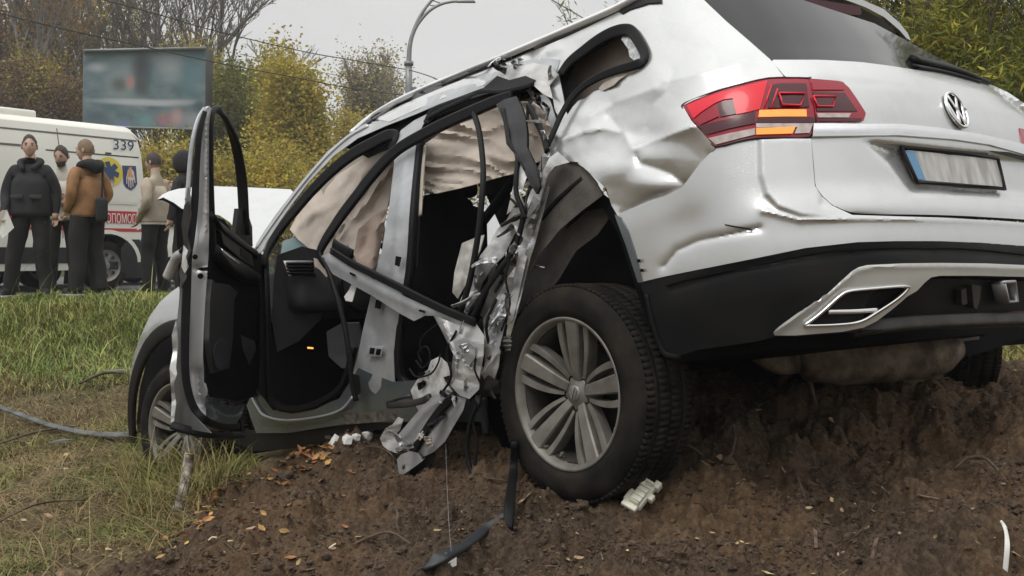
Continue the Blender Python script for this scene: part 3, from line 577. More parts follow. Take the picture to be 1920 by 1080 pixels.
panel('wing_foil', [(906, 650), (930, 640), (938, 660), (934, 690), (926, 714), (912, 720), (902, 700), (912, 676)], M_TORN, off=lambda U, V: -.05 + crumple(U, V, 12, .05, 19), res=4)
panel('sill_end', [(880, 716), (910, 700), (934, 716), (940, 736), (920, 744), (896, 742), (880, 736)], M_DARKMET, off=lambda U, V: -.05 + crumple(U, V, 14, .03, 29), res=5)
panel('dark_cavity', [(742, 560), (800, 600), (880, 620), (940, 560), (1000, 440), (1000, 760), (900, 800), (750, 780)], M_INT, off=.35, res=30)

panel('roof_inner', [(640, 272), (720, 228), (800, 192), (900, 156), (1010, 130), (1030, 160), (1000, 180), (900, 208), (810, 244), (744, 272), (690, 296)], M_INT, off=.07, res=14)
panel('liner_panel', [(1096, 318), (1118, 342), (1134, 368), (1148, 400), (1120, 440), (1080, 470), (1050, 520), (1020, 560), (984, 590), (956, 640), (962, 560), (990, 480), (1030, 420), (1070, 380)], M_LINER, off=lambda U, V: .20 + crumple(U, V, 70, .04, 12), res=12)
# ---- torn shards: bent tongues of steel, trim and lining along the tear
M_PRIMER = mat('grey primer', (.16, .155, .14), .6, .2, var=.4, vscale=20)
def shard(u, v, ang, L, w, m, d=-.04, curl=.06, seed=0, taper=.35, parent=None):
    r = random.Random(seed); k = 6; c, s_ = math.cos(ang), math.sin(ang); b0 = float(Bdep(np.array([u]), np.array([v]))[0]) + d; V = []; bend = r.uniform(-.5, .5); tw = r.uniform(-.03, .03); cl = curl * r.uniform(-.4, 1)
    for i in range(k + 1):
        t = i / k; aa = ang + bend * t; x = u + L * t * math.cos(aa); y = v + L * t * math.sin(aa); ww = w * (1 - (1 - taper) * t) * r.uniform(.75, 1.2) / 2; zz = b0 - cl * t * t + .012 * ((i % 2) - .5) * r.uniform(0, 1)
        for e in (-1, -.25, .45, 1): V.append(D(x - math.sin(aa) * ww * e, y + math.cos(aa) * ww * e, zz + tw * e * t + (.006 * r.uniform(-1, 1) if abs(e) < 1 else .010 * (1 if e > 0 else -.4))))
    F = [(i * 4 + j, i * 4 + j + 1, (i + 1) * 4 + j + 1, (i + 1) * 4 + j) for i in range(k) for j in range(3)]
    o = link('torn_shard', mesh_py('torn_shard', V, F, False), m, parent or car); solid(o, .003, 0); return o
rs = random.Random(5); MM = [M_TORN, M_PAINT, M_PAINT, M_SILVER, M_PRIMER, M_DARKMET, M_RUBBER, M_BEIGE]
def shard_run(line, n, Lr, wr, dr, ang0=None, mats=MM, jit=8):
    P = np.array(line, float)
    for i in range(n):
        t = rs.uniform(0, len(P) - 1.001); j = int(t); q = P[j] * (1 - t + j) + P[j + 1] * (t - j); a = math.atan2(*(P[j + 1] - P[j])[::-1]); a = (a if ang0 is None else ang0) + rs.gauss(0, .55) + (PI if rs.random() < .25 else 0)
        shard(q[0] + rs.gauss(0, jit), q[1] + rs.gauss(0, jit), a, rs.uniform(*Lr), rs.uniform(*wr), rs.choice(mats), rs.uniform(*dr), rs.uniform(.02, .12), rs.randint(0, 99999), rs.uniform(.1, .7))
shard_run([(1042, 280), (1012, 330), (994, 390), (976, 450), (960, 520)], 16, (22, 60), (6, 18), (-.06, .03))
shard_run([(960, 520), (944, 590), (926, 660), (908, 730)], 16, (20, 56), (6, 20), (-.07, .03))
shard_run([(970, 395), (940, 450), (910, 510), (880, 580)], 12, (22, 60), (6, 18), (-.04, .05))
shard_run([(860, 620), (880, 670), (872, 730), (830, 770)], 14, (18, 46), (6, 18), (-.17, -.06))
shard_run([(780, 720), (820, 690), (850, 720)], 8, (16, 40), (6, 16), (-.12, -.04))
shard_run([(830, 780), (790, 820), (752, 850), (740, 830)], 8, (16, 40), (5, 14), (-.20, -.10))
shard_run([(900, 130), (950, 125), (1000, 120), (1040, 150)], 10, (14, 40), (5, 12), (-.06, -.01), mats=[M_TORN, M_PAINT, M_RUBBER, M_PRIMER])
shard_run([(985, 160), (1010, 200), (1030, 250)], 6, (20, 44), (5, 12), (-.05, .0), mats=[M_TORN, M_RUBBER, M_PRIMER])
for L, r in (([(960, 470, -.05), (948, 520, -.08), (956, 570, -.06), (940, 620, -.07)], .004), ([(900, 640, -.1), (890, 690, -.14), (904, 730, -.12), (896, 770, -.1)], .004), ([(856, 620, -.12), (838, 660, -.14), (846, 706, -.14), (826, 740, -.14)], .005), ([(930, 560, -.03), (912, 610, -.06), (920, 660, -.04)], .006)):
    tube('torn_cable', Bl(L), r, M_RUBBER, car, n=6)
sweep('seat_belt', Bl([(786, 300, .12), (784, 360, .12), (780, 430, .13), (776, 500, .14)]), .022, .003, mat('grey belt webbing', (.07, .07, .07), .8), car)

# ---- front door, swung open towards the viewer
fd = empty('front_door', parent=car)
DH, DR = 5.42, 4.50             # depth at the hinge and at the rear edge
def ddep(U, V=None): return np.interp(U, [330, 388, 484, 500], [4.42, DR, DH, DH])
def fp(L): return [D(p[0], p[1], ddep(p[0]) + (p[2] if len(p) > 2 else 0)) for p in L]
M_SHUT = mat('shut face silver', (.50, .50, .50), .34, .35, coat=.5, var=.12, vscale=6)
sweep('window_frame', fp([(394, 470, .03), (391, 350, .01), (391, 260, 0), (393, 224, 0), (399, 206, 0), (410, 205, 0), (422, 222, 0), (438, 258, 0), (448, 300, 0), (454, 344, 0), (457, 396, 0), (460, 440, 0)]), [.028, .022, .02, .018, .018, .02, .024, .026, .026, .024], .014, M_BLACK, fd, outdir=(-.6, .8, 0), groove=.3)
sh = [(372, 240), (380, 212), (392, 199), (400, 206), (394, 224), (392, 260), (392, 349), (392, 440), (391, 480), (386, 540), (383, 600), (380, 667), (381, 715), (388, 738), (398, 750), (430, 762), (458, 760), (452, 780), (442, 796), (410, 794), (384, 784), (364, 764), (353, 730), (349, 690), (347, 620), (349, 569), (352, 500), (353, 470), (362, 400), (366, 340), (368, 290)]
panel('shut_face', sh, M_SHUT, parent=fd, dep=lambda U, V: ddep(np.clip(U, 388, 500)) - .02, off=lambda U, V: ridge(U, V, [(388, 470), (386, 500), (368, 505)], .02, 6) + ridge(U, V, [(372, 700), (376, 752), (410, 782), (450, 778)], .03, 8) + blob(U, V, 372, 455, 10, -.02, 26), res=6, t=.01)
panel('inner_shell', [(384, 736), (400, 750), (430, 762), (460, 758), (452, 780), (441, 797), (412, 796), (388, 780)], M_PAINTD, parent=fd, dep=lambda U, V: ddep(U) - .05, off=lambda U, V: ridge(U, V, [(392, 752), (420, 778), (440, 780), (456, 764)], -.03, 5), res=5)
for (u, v, r) in ((366, 482, 4), (376, 518, 4.5)):
    o = lathe('door_hole', [(0, 0), (r / 440, 0), (r / 440 + .002, .004)], M_INT, fd, 16); o.location = D(u, v, DR - .045); o.rotation_euler = (0, 0, R_(60))
panel('latch_slot', [(368, 505), (376, 502), (391, 500), (391, 508), (378, 508)], M_INT, parent=fd, dep=DR - .045, res=5)
sweep('door_edge_seal', fp([(384, 210, -.03), (374, 250, -.05), (368, 320, -.05), (365, 380, -.05), (358, 440, -.05), (352, 480, -.05), (350, 540, -.05), (347, 620, -.05), (347, 690, -.05), (353, 734, -.05), (366, 768, -.05), (388, 790, -.05), (420, 800, -.05), (446, 800, -.04)]), [.010, .014, .018, .018, .016, .016, .014], .014, M_RUBBER, fd, outdir=(-1, .3, 0), groove=.3)
sweep('frame_edge', fp([(384, 204, -.01), (372, 224, -.02), (362, 262, -.03), (357, 300, -.03), (354, 340, -.03), (351, 376, -.03)]), .010, .012, M_SILVER, fd, outdir=(-1, .3, 0))
# crushed outer skin seen along its edge
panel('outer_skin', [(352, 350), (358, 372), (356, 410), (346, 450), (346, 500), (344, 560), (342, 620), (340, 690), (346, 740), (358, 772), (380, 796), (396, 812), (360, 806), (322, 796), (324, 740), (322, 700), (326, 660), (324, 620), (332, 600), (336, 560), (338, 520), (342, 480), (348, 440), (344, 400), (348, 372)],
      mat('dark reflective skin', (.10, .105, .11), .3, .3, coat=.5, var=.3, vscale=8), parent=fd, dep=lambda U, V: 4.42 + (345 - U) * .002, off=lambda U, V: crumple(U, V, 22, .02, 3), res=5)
panel('torn_edge', [(346, 384), (354, 376), (360, 400), (352, 440), (358, 470), (348, 500), (350, 520), (340, 540), (336, 510), (342, 484), (344, 452), (340, 420)], M_DARKMET, parent=fd, dep=4.38, off=lambda U, V: crumple(U, V, 14, .03, 9), res=4)
panel('torn_edge', [(344, 460), (352, 470), (348, 484), (354, 500), (346, 512), (340, 500), (342, 480)], M_TORN, parent=fd, dep=4.36, off=lambda U, V: crumple(U, V, 10, .03, 19), res=3)
panel('torn_edge', [(318, 690), (324, 660), (322, 628), (330, 600), (334, 640), (330, 690), (332, 700), (326, 720), (330, 756), (326, 792), (320, 792), (322, 750)], M_TORN, parent=fd, dep=4.38, off=lambda U, V: crumple(U, V, 14, .025, 29), res=4)
tube('check_strap', [D(314, 520, 4.5), D(322, 502, 4.48), D(332, 482, 4.45), D(340, 476, 4.44)], .022, M_TORN, fd, n=7)
tube('check_strap', [D(316, 486, 4.46), D(328, 482, 4.46), D(338, 472, 4.44), D(344, 466, 4.42)], .009, M_BLACK, fd, n=6)
# trim card
trim = [(394, 398), (404, 404), (411, 419), (440, 442), (462, 458), (481, 472), (486, 500), (488, 560), (488, 640), (486, 700), (484, 742), (449, 752), (400, 744), (384, 738), (383, 700), (386, 640), (390, 560), (392, 480)]
panel('trim_card', trim, M_INT, parent=fd, dep=lambda U, V: ddep(U) - .0, off=lambda U, V: ridge(U, V, [(404, 480), (440, 500), (484, 530)], -.03, 10), res=9, t=.02)
sweep('trim_rail', fp([(396, 404, -.04), (410, 424, -.05), (436, 446, -.05), (460, 464, -.05), (480, 478, -.05)]), .022, .02, M_BLACK, fd, outdir=(-.6, .8, 0))
sweep('armrest', fp([(402, 470, -.06), (424, 490, -.08), (450, 508, -.08), (480, 524, -.05)]), [.03, .045, .045, .03], .03, M_BLACK, fd, outdir=(-.6, .8, 0))
panel('switch_panel', [(412, 428), (440, 450), (472, 474), (476, 500), (450, 484), (420, 458)], M_INT2, parent=fd, dep=lambda U, V: ddep(U) - .09, res=6)
panel('switch', [(452, 466), (468, 478), (468, 490), (452, 478)], M_BLACK, parent=fd, dep=lambda U, V: ddep(U) - .105, res=6)
panel('door_pocket', [(398, 524), (404, 530), (430, 534), (446, 548), (440, 560), (436, 640), (430, 690), (400, 700), (392, 640), (394, 560)], mat('satin black card', (.035, .034, .034), .42, bump=.05, bscale=300), parent=fd, dep=lambda U, V: ddep(U) - .07, res=8, t=.02)
panel('pocket_edge', [(452, 628), (478, 640), (480, 656), (468, 684), (456, 656)], M_INT2, parent=fd, dep=lambda U, V: ddep(U) - .06, res=7)
panel('mirror_sail', [(447, 391), (459, 391), (468, 410), (473, 425), (474, 462), (458, 452), (441, 440)], M_BLACK, parent=fd, dep=lambda U, V: ddep(U) - .02, res=7, t=.02)
sweep('lower_seal', fp([(322, 797, -.03), (350, 806, -.05), (392, 814, -.05), (430, 818, -.03), (452, 816, 0)]), .018, .014, M_RUBBER, fd, outdir=(-1, .3, .4))
panel('hinge_pillar', [(478, 470), (497, 482), (500, 560), (502, 650), (505, 730), (498, 752), (484, 744), (486, 640), (486, 540)], M_INT, dep=lambda U, V: 5.46, res=10, t=.03)
panel('under_sill', [(400, 806), (450, 822), (480, 806), (520, 812), (600, 804), (700, 792), (760, 792), (740, 810), (640, 822), (560, 838), (480, 850), (420, 850)], M_INT, off=.12, res=14)

# ---- bonnet, wing, front arch
hood = panel('bonnet', [(295, 374), (304, 365), (316, 359), (334, 354), (351, 352), (397, 349), (460, 351), (545, 355), (552, 362), (520, 405), (490, 450), (470, 474), (452, 440), (430, 416), (412, 404), (395, 400), (360, 394), (341, 391), (326, 380), (306, 370)], M_PAINT,
      dep=lambda U, V: 6.15 + (455 - V) * .0075 - (U - 420) * .0005, off=lambda U, V: ridge(U, V, [(392, 366), (420, 392), (446, 424)], -.05, 12) + ridge(U, V, [(300, 372), (330, 362), (352, 366)], .03, 9) + crumple(U, V, 70, .02, 5), res=7, t=.012)
panel('bonnet_lining', [(296, 375), (306, 371), (326, 381), (341, 392), (360, 396), (395, 402), (420, 412), (440, 440), (456, 462), (440, 470), (400, 430), (352, 402), (334, 394), (318, 382), (306, 376)], M_INT, dep=6.05, res=8)
panel('engine_bay', [(330, 392), (352, 400), (400, 430), (456, 466), (478, 470), (490, 520), (480, 600), (420, 640), (352, 600), (336, 540), (332, 470)], M_INT, dep=5.75, res=14, off=lambda U, V: crumple(U, V, 40, .06, 2))
panel('front_wing', [(350, 520), (340, 534), (320, 548), (300, 566), (280, 594), (262, 634), (250, 668), (244, 700), (240, 745), (250, 702), (266, 660), (290, 624), (312, 608), (332, 600), (346, 596), (352, 560)], M_PAINT, off=lambda U, V: .1 + ridge(U, V, [(345, 540), (310, 572), (275, 630)], -.015, 12), res=6)
sweep('arch_trim', Bl([(340, 610, .06), (318, 616, .07), (296, 630, .08), (276, 654, .09), (260, 690, .10), (250, 732, .11), (247, 780, .12), (250, 824, .12), (257, 852, .13)]), [.04, .045, .05, .05, .05, .045, .04, .03], .02, M_CLAD, car)
panel('front_wheelhouse', [(344, 616), (318, 622), (298, 642), (274, 680), (262, 730), (256, 790), (262, 850), (300, 900), (420, 900), (500, 850), (480, 760), (400, 620)], M_INT, off=.5, res=20)

# ---- tailgate
TG = [(1444, 112), (1490, 112), (1537, 112), (1612, 116), (1660, 122), (1706, 129), (1760, 136), (1815, 145), (1837, 152), (1862, 160), (1890, 173), (1915, 190), (1950, 214), (1990, 248), (1996, 420), (1930, 414), (1891, 412), (1830, 408), (1763, 406), (1680, 404), (1608, 402), (1594, 400), (1560, 384), (1541, 366), (1529, 349), (1525, 300), (1521, 259), (1526, 232), (1530, 229), (1618, 229), (1624, 212), (1608, 188), (1592, 165), (1579, 152), (1516, 147), (1470, 144)]
TG_REC = [(1608, 262), (1645, 259), (1960, 288), (1960, 388), (1912, 384), (1830, 378), (1760, 373), (1716, 370), (1702, 367), (1690, 352), (1660, 312)]
def poly_in(P, U, V, w):  # 0 outside, 1 inside past w pixels
    return inpoly(U, V, P) * sstep(0, w, dline(U, V, P, True))
def tg_off(U, V):
    o = ridge(U, V, [(1540, 150), (1586, 154), (1660, 158), (1740, 168), (1837, 184), (1960, 224)], .006, 7)
    o = o + .055 * poly_in(TG_REC, U, V, 26)
    o = o + ridge(U, V, [(1500, 404), (1608, 402), (1763, 405), (1960, 412)], .012, 8)
    return o
tg = panel('tailgate', rnd_poly(TG, .12, 1), M_PAINT, off=tg_off, res=6, t=.004)
sweep('tailgate_seam', Bl([(1444, 114, .004), (1458, 130, .004), (1471, 145, .004)]), .003, .004, M_INT, car)
sweep('tailgate_seam', Bl([(1521, 260, .006), (1525, 300, .006), (1528, 346, .006), (1540, 365, .006), (1560, 383, .006), (1594, 399, .006), (1650, 403, .008), (1763, 405, .008), (1880, 411, .008), (1960, 416, .008)]), .0025, .005, M_INT, car)
panel('chrome_strip', [(1526, 231), (1560, 231), (1620, 232), (1687, 232), (1760, 239), (1837, 251), (1920, 270), (1975, 286), (1975, 306), (1920, 289), (1856, 271), (1790, 261), (1687, 253), (1600, 254), (1524, 255)], M_CHROME, parent=tg, off=lambda U, V: -.014 + ridge(U, V, [(1526, 243), (1687, 242), (1837, 260), (1920, 280)], -.008, 7), res=6, t=.02)
panel('strip_painted_shadow', [(1612, 257), (1690, 256), (1790, 264), (1856, 275), (1920, 293), (1960, 304), (1960, 310), (1920, 299), (1850, 282), (1780, 270), (1690, 262), (1625, 263)], M_BLACK, parent=tg, off=.004, res=7)  # shadow below the chrome strip, laid in as a black sheet
pl = panel('licence_plate', rnd_poly([(1693, 280), (1868, 299), (1882, 350), (1719, 337)], .06, 1), mat('plate white', (.52, .515, .49), .5, col2=(.30, .29, .28), vscale=1.0, detail=1, stretch=(1, 24, 7)), parent=tg, off=.02, res=10, t=.01)
panel('plate_band', [(1696, 282), (1714, 284), (1736, 337), (1721, 336)], mat('plate blue', (.10, .25, .42), .45), parent=tg, off=.017, res=8)
sweep('plate_frame', Bl([(1690, 277, .016), (1720, 341, .012), (1800, 348, .012), (1884, 354, .012), (1871, 297, .016), (1780, 286, .016), (1690, 277, .016)]), .006, .008, M_BLACK, tg, sub=1)
lampb = panel('plate_lamp_recess', [(1700, 262), (1780, 271), (1850, 284), (1856, 296), (1780, 284), (1706, 276)], M_BLACK, parent=tg, off=.015, res=8)
# round emblem: ring with interlocking strokes
ec = B(1790, 208); ey = B(1800, 209) - B(1780, 207); ey /= np.linalg.norm(ey); ez = B(1788, 192) - B(1792, 222); ez -= ey * ez.dot(ey); ez /= np.linalg.norm(ez); en = np.cross(ey, ez)
if en.dot(c_car - ec) < 0: en = -en
er = .066
def epos(x, y, h=0): return ec + ey * x * er + ez * y * er + en * h
em = empty('emblem', parent=tg)
a_ = np.linspace(0, 2 * PI, 33)
tube('emblem_ring', [epos(math.cos(t), math.sin(t), .008) for t in a_], .0065, M_CHROME, em, n=8, sub=1)
V = [epos(0, 0, .004)] + [epos(.98 * math.cos(t), .98 * math.sin(t), .004) for t in a_[:-1]]
link('emblem_disc', mesh_py('emblem_disc', V, [(0, i + 1, (i + 1) % 32 + 1) for i in range(32)]), M_BLACK, em)
for L in ([(-.48, .80), (0, -.02), (.48, .80)], [(-.86, .38), (-.36, -.84), (0, .0), (.36, -.84), (.86, .38)]):
    for a, b in zip(L[:-1], L[1:]):
        sweep('emblem_stroke', [epos(*a, .008), epos((a[0] + b[0]) / 2, (a[1] + b[1]) / 2, .008), epos(*b, .008)], .0075, .005, M_CHROME, em, outdir=tuple(en), sub=2)
# rear glass, spoiler, third brake light, wiper
GL = [(1316, 2), (1330, -8), (1400, -14), (1500, -2), (1560, 18), (1640, 44), (1700, 76), (1740, 98), (1800, 128), (1840, 152), (1815, 145), (1760, 136), (1706, 129), (1660, 122), (1612, 116), (1537, 112), (1490, 112), (1444, 112), (1404, 76), (1362, 40)]
panel('rear_window', GL, M_GLASSD, off=.006, res=10)
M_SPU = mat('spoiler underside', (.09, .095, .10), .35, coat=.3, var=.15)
SPD = lambda U, V: 4.12 + (U - 1400) * .0016
panel('spoiler', [(1310, 0), (1340, -30), (1500, -44), (1560, -20), (1609, -4), (1657, 17), (1687, 43), (1702, 62), (1708, 76), (1700, 72), (1686, 56), (1658, 32), (1624, 14), (1598, 4), (1568, -6), (1500, -18), (1380, -18), (1330, 2)], M_PAINT, dep=SPD, off=-.20, res=8, t=.02)
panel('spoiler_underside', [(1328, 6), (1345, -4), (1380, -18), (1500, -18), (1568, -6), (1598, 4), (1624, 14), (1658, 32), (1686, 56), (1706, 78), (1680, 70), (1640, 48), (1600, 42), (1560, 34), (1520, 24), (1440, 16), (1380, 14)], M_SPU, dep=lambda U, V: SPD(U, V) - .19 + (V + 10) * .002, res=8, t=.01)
panel('brake_light', rnd_poly([(1496, -4), (1540, 0), (1612, 12), (1616, 22), (1612, 30), (1550, 18), (1504, 10)], .15, 1), M_REDX, dep=lambda U, V: SPD(U, V) - .225, res=7, t=.02)
panel('spoiler_recess', rnd_poly([(1519, 27), (1540, 24), (1580, 30), (1607, 40), (1600, 46), (1560, 40), (1530, 34)], .2, 1), M_INT, dep=lambda U, V: SPD(U, V) - .135, res=7)
sweep('wiper', Bl([(1712, 112, -.03), (1740, 118, -.035), (1780, 128, -.04), (1820, 143, -.04), (1850, 156, -.03)]), [.020, .026, .024, .018, .012], .018, M_BLACK, tg, outdir=(-.7, 0, .7))
sweep('wiper_blade', Bl([(1714, 124, -.02), (1760, 132, -.02), (1800, 142, -.02), (1836, 153, -.02)]), .010, .008, M_RUBBER, tg, outdir=(-.7, 0, .7))
panel('hidden_roof_rear', [(1230, -12), (1300, -22), (1400, -30), (1500, -40), (1500, -90), (1240, -90)], M_PAINT, off=.02, res=20)

# ---- bumper, cladding, trim
BU = [(1341, 277), (1380, 266), (1416, 262), (1470, 260), (1521, 260), (1524, 300), (1528, 348), (1540, 367), (1560, 385), (1598, 403), (1763, 408), (1891, 415), (1990, 424), (1990, 474), (1920, 461), (1840, 455), (1763, 452), (1680, 452), (1608, 454), (1510, 465), (1413, 485), (1297, 508), (1248, 518), (1201, 529), (1194, 505), (1184, 470), (1172, 436), (1157, 403), (1200, 387), (1250, 366), (1280, 350), (1311, 308)]
CORN = [(1417, 250), (1545, 250), (1545, 380), (1640, 404), (1640, 416), (1560, 416), (1500, 411), (1455, 395), (1430, 368), (1419, 330)]
panel('rear_bumper', BU, M_PAINT, off=lambda U, V: -.014 * poly_in(CORN, U, V, 13) * sstep(1630, 1480, U) + ridge(U, V, [(1245, 500), (1270, 470), (1310, 452), (1370, 440), (1424, 428)], .010, 6) + ridge(U, V, [(1430, 395), (1500, 412), (1620, 410), (1800, 414), (1960, 424)], -.012, 6) + blob(U, V, 1300, 420, 60, .012), res=4, t=.004)
panel('arch_flange', [(1152, 402), (1164, 408), (1176, 432), (1188, 468), (1198, 505), (1204, 529), (1196, 530), (1186, 500), (1174, 462), (1162, 430)], M_PAINTD, off=-.006, res=5)
for (u, v) in ((1197, 489), (1203, 507)): panel('clip_hole', [(u - 3, v - 3), (u + 2, v - 3), (u + 3, v + 3), (u - 2, v + 3)], M_INT, off=-.012, res=4)
panel('scratch', [(1358, 420), (1380, 424), (1406, 428), (1412, 433), (1404, 431), (1380, 427), (1360, 423)], M_BLACK, off=-.0015, res=6, t=.001)
CL = [(1201, 530), (1248, 519), (1297, 509), (1413, 486), (1510, 466), (1608, 455), (1680, 453), (1763, 453), (1840, 456), (1920, 462), (1990, 474), (1990, 604), (1920, 600), (1780, 606), (1608, 622), (1490, 632), (1452, 632), (1420, 640), (1382, 646), (1308, 656), (1271, 668), (1244, 662), (1231, 633), (1218, 588)]
panel('lower_bumper', CL, M_CLAD, off=lambda U, V: .004 + ridge(U, V, [(1260, 540), (1400, 502), (1510, 482), (1640, 470), (1780, 470), (1960, 484)], .010, 5) + poly_in([(1640, 530), (1760, 512), (1990, 520), (1990, 620), (1600, 620)], U, V, 16) * .14, res=7, t=.006)
sweep('bumper_lip', Bl([(1212, 552, .0), (1222, 600, .0), (1234, 640, .0), (1246, 662, .0), (1262, 668, .0), (1276, 668, .02)]), .008, .006, M_BLACK, car)
sweep('cladding_groove', Bl([(1250, 536, .0), (1300, 522, .0), (1413, 498, .0), (1510, 478, .0), (1608, 467, .0), (1763, 466, .0), (1840, 469, .0), (1980, 484, .0)]), .0025, .003, M_INT, car)
ST = [(1450, 624), (1478, 606), (1512, 581), (1549, 553), (1578, 526), (1598, 508), (1610, 501), (1626, 497), (1690, 494), (1763, 493), (1850, 494), (1990, 500), (1990, 524), (1920, 519), (1830, 517), (1763, 517), (1746, 520), (1734, 530), (1720, 545), (1701, 556), (1690, 566), (1668, 584), (1644, 602), (1620, 614), (1580, 622), (1491, 629), (1453, 629)]
ST_H = [(1512, 610), (1534, 592), (1556, 572), (1575, 555), (1592, 546), (1640, 541), (1700, 537), (1702, 545), (1684, 562), (1646, 586), (1618, 602), (1600, 607), (1560, 610)]
tr = panel('bumper_trim', ST, mat('silver trim', (.52, .52, .50), .3, .35, coat=.5, var=.08), off=lambda U, V: -.006 + ridge(U, V, [(1456, 622), (1556, 552), (1604, 508), (1640, 500), (1763, 498), (1960, 504)], -.012, 7), res=5, t=.012, holes=[ST_H])
panel('exhaust_cavity', [(1505, 612), (1560, 570), (1592, 543), (1702, 535), (1704, 548), (1646, 588), (1600, 609)], M_INT, off=.06, res=9)
sweep('exhaust_finisher', Bl([(1508, 611, -.014), (1534, 592, -.014), (1558, 571, -.014), (1576, 555, -.014), (1594, 546, -.014), (1640, 541, -.014), (1698, 537, -.014), (1701, 543, -.014), (1684, 560, -.014), (1648, 584, -.014), (1614, 603, -.014), (1570, 609, -.014), (1508, 611, -.014)]), .0042, .008, M_CHROME, car)
sweep('exhaust_finisher', Bl([(1553, 585, -.008), (1600, 584, -.008), (1647, 581, -.008)]), .007, .006, M_CHROME, car)
panel('exhaust_tip', [(1558, 578), (1580, 556), (1600, 549), (1690, 543), (1640, 576), (1600, 581)], M_BLACK, off=.03, res=9)

# ---- tow hitch and underside
panel('diffuser', [(1650, 600), (1700, 560), (1744, 524), (1800, 520), (1990, 524), (1990, 606), (1900, 600), (1800, 602), (1700, 606)], M_BLACK, off=.10, res=12)
sweep('lower_lip', Bl([(1600, 618, .04), (1680, 608, .04), (1780, 602, .04), (1900, 598, .05), (1985, 598, .05)]), .022, .02, M_DARKMET, car, outdir=(-1, 0, .3))
panel('rusty_crossmember', [(1700, 608), (1780, 604), (1860, 592), (1900, 584), (1990, 580), (1990, 614), (1900, 612), (1800, 616), (1720, 618)], mat('rusty steel', (.16, .065, .025), .75, .3, col2=(.05, .032, .022), vscale=16, bump=.3), off=lambda U, V: .08 + crumple(U, V, 40, .012, 4), res=8)
hq = [(1872, 531), (1892, 529), (1898, 564), (1880, 567)]
sweep('hitch_receiver', Bl([(q[0], q[1], .03) for q in hq + hq[:1]]), .007, .03, mat('worn steel', (.35, .35, .36), .4, .7), car, sub=1, outdir=(-1, 0, 0))
panel('hitch_socket', hq, M_INT, off=.05, res=8)
for Q in ([(1802, 544), (1812, 540), (1814, 570), (1804, 572)], [(1822, 534), (1840, 536), (1838, 560), (1832, 580), (1826, 576), (1824, 556)]): panel('tow_bracket', Q, M_DARKMET, off=.05, res=6, t=.02)
panel('under_body', [(1290, 660), (1400, 640), (1600, 612), (1990, 600), (1990, 640), (1860, 650), (1790, 664), (1740, 690), (1500, 730), (1290, 760)], M_INT, dep=4.75, res=30)
mc = [D(1490, 674, 4.22), D(1530, 674, 4.22), D(1640, 672, 4.28), D(1740, 664, 4.36), D(1790, 652, 4.42)]
Vm, Fm = tube_vf(catmull(mc, 8), [.04, .085, .10, .10, .098, .09, .055], 24); mf = link('muffler', mesh_py('muffler', Vm, Fm, True), M_RUST, car)
tube('exhaust_pipe', [D(1392, 640, 4.15), D(1420, 654, 4.15), D(1456, 678, 4.18), D(1500, 676, 4.22)], [.045, .05, .05, .05], M_RUST, car, n=14)
for k_, t_ in enumerate((.22, .78)):
    q = np.array(mc[1]) * (1 - t_) + np.array(mc[3]) * t_; tube('muffler_band', [q + np.array([0, .104 * math.cos(a), .104 * math.sin(a)]) for a in np.linspace(0, 2 * PI, 25)] if 0 else [q + (np.array(mc[3]) - np.array(mc[1])) * 0 + .102 * (math.cos(a) * np.array([.75, .66, 0]) + math.sin(a) * np.array([0, 0, 1.])) for a in np.linspace(0, 2 * PI, 25)], .008, M_RUST, mf, 6, 1)
panel('far_bumper_bottom', [(1790, 618), (1920, 606), (1990, 604), (1990, 640), (1920, 633), (1870, 652), (1818, 669), (1796, 664)], M_BLACK, dep=lambda U, V: 4.6, res=12, t=.05)

# ---- tail lamp
TL = [(1279, 199), (1286, 193), (1316, 181), (1350, 169), (1395, 157), (1440, 147), (1478, 146), (1515, 147), (1520, 152), (1528, 229), (1524, 240), (1517, 257), (1470, 258), (1417, 259), (1380, 266), (1341, 275), (1322, 254), (1296, 226)]
tl = panel('tail_lamp', rnd_poly(TL, .12, 1), M_REDD, off=-.006, res=6, t=.02)
tl2 = panel('tail_lamp', rnd_poly([(1517, 148), (1578, 152), (1592, 164), (1608, 187), (1624, 212), (1618, 228), (1600, 229), (1531, 229), (1527, 200), (1521, 160)], .1, 1), M_REDD, off=-.010, res=6, t=.02)
def lens(q, m, o=-.010, par=None, nm='lens', rs=6): return panel(nm, q, m, parent=par or tl, off=o, res=rs, t=.003)
lens([(1287, 197), (1316, 185), (1350, 173), (1400, 160), (1439, 150), (1432, 178), (1425, 204), (1402, 210), (1381, 214), (1377, 200), (1374, 184), (1358, 186), (1342, 192), (1314, 210), (1300, 222)], M_REDB)
lens([(1345, 193), (1374, 187), (1380, 213), (1350, 219)], M_REDX)
lens([(1304, 226), (1340, 212), (1347, 218), (1312, 234)], M_REDD, -.011)
lens([(1308, 236), (1360, 224), (1416, 208), (1416, 231), (1370, 240), (1326, 252)], M_REDX, -.011)
lens([(1328, 259), (1370, 249), (1416, 240), (1416, 252), (1380, 261), (1342, 271)], M_LENSW, -.011, nm='reflector')
lens([(1424, 206), (1470, 205), (1512, 205), (1513, 218), (1470, 218), (1422, 219)], M_AMBER, -.014, nm='indicator')
lens([(1418, 240), (1450, 239), (1492, 237), (1486, 250), (1450, 251), (1418, 252)], M_AMBER, -.014, nm='indicator')
lens([(1418, 231), (1470, 231), (1525, 231), (1518, 249), (1490, 250), (1495, 238), (1418, 239)], M_LENSW, -.012, nm='reflector')
lens([(1420, 220), (1526, 219), (1526, 230), (1418, 230)], M_REDX, -.011)
lens([(1443, 160), (1462, 156), (1512, 156), (1518, 200), (1440, 202)], M_REDX, -.011)
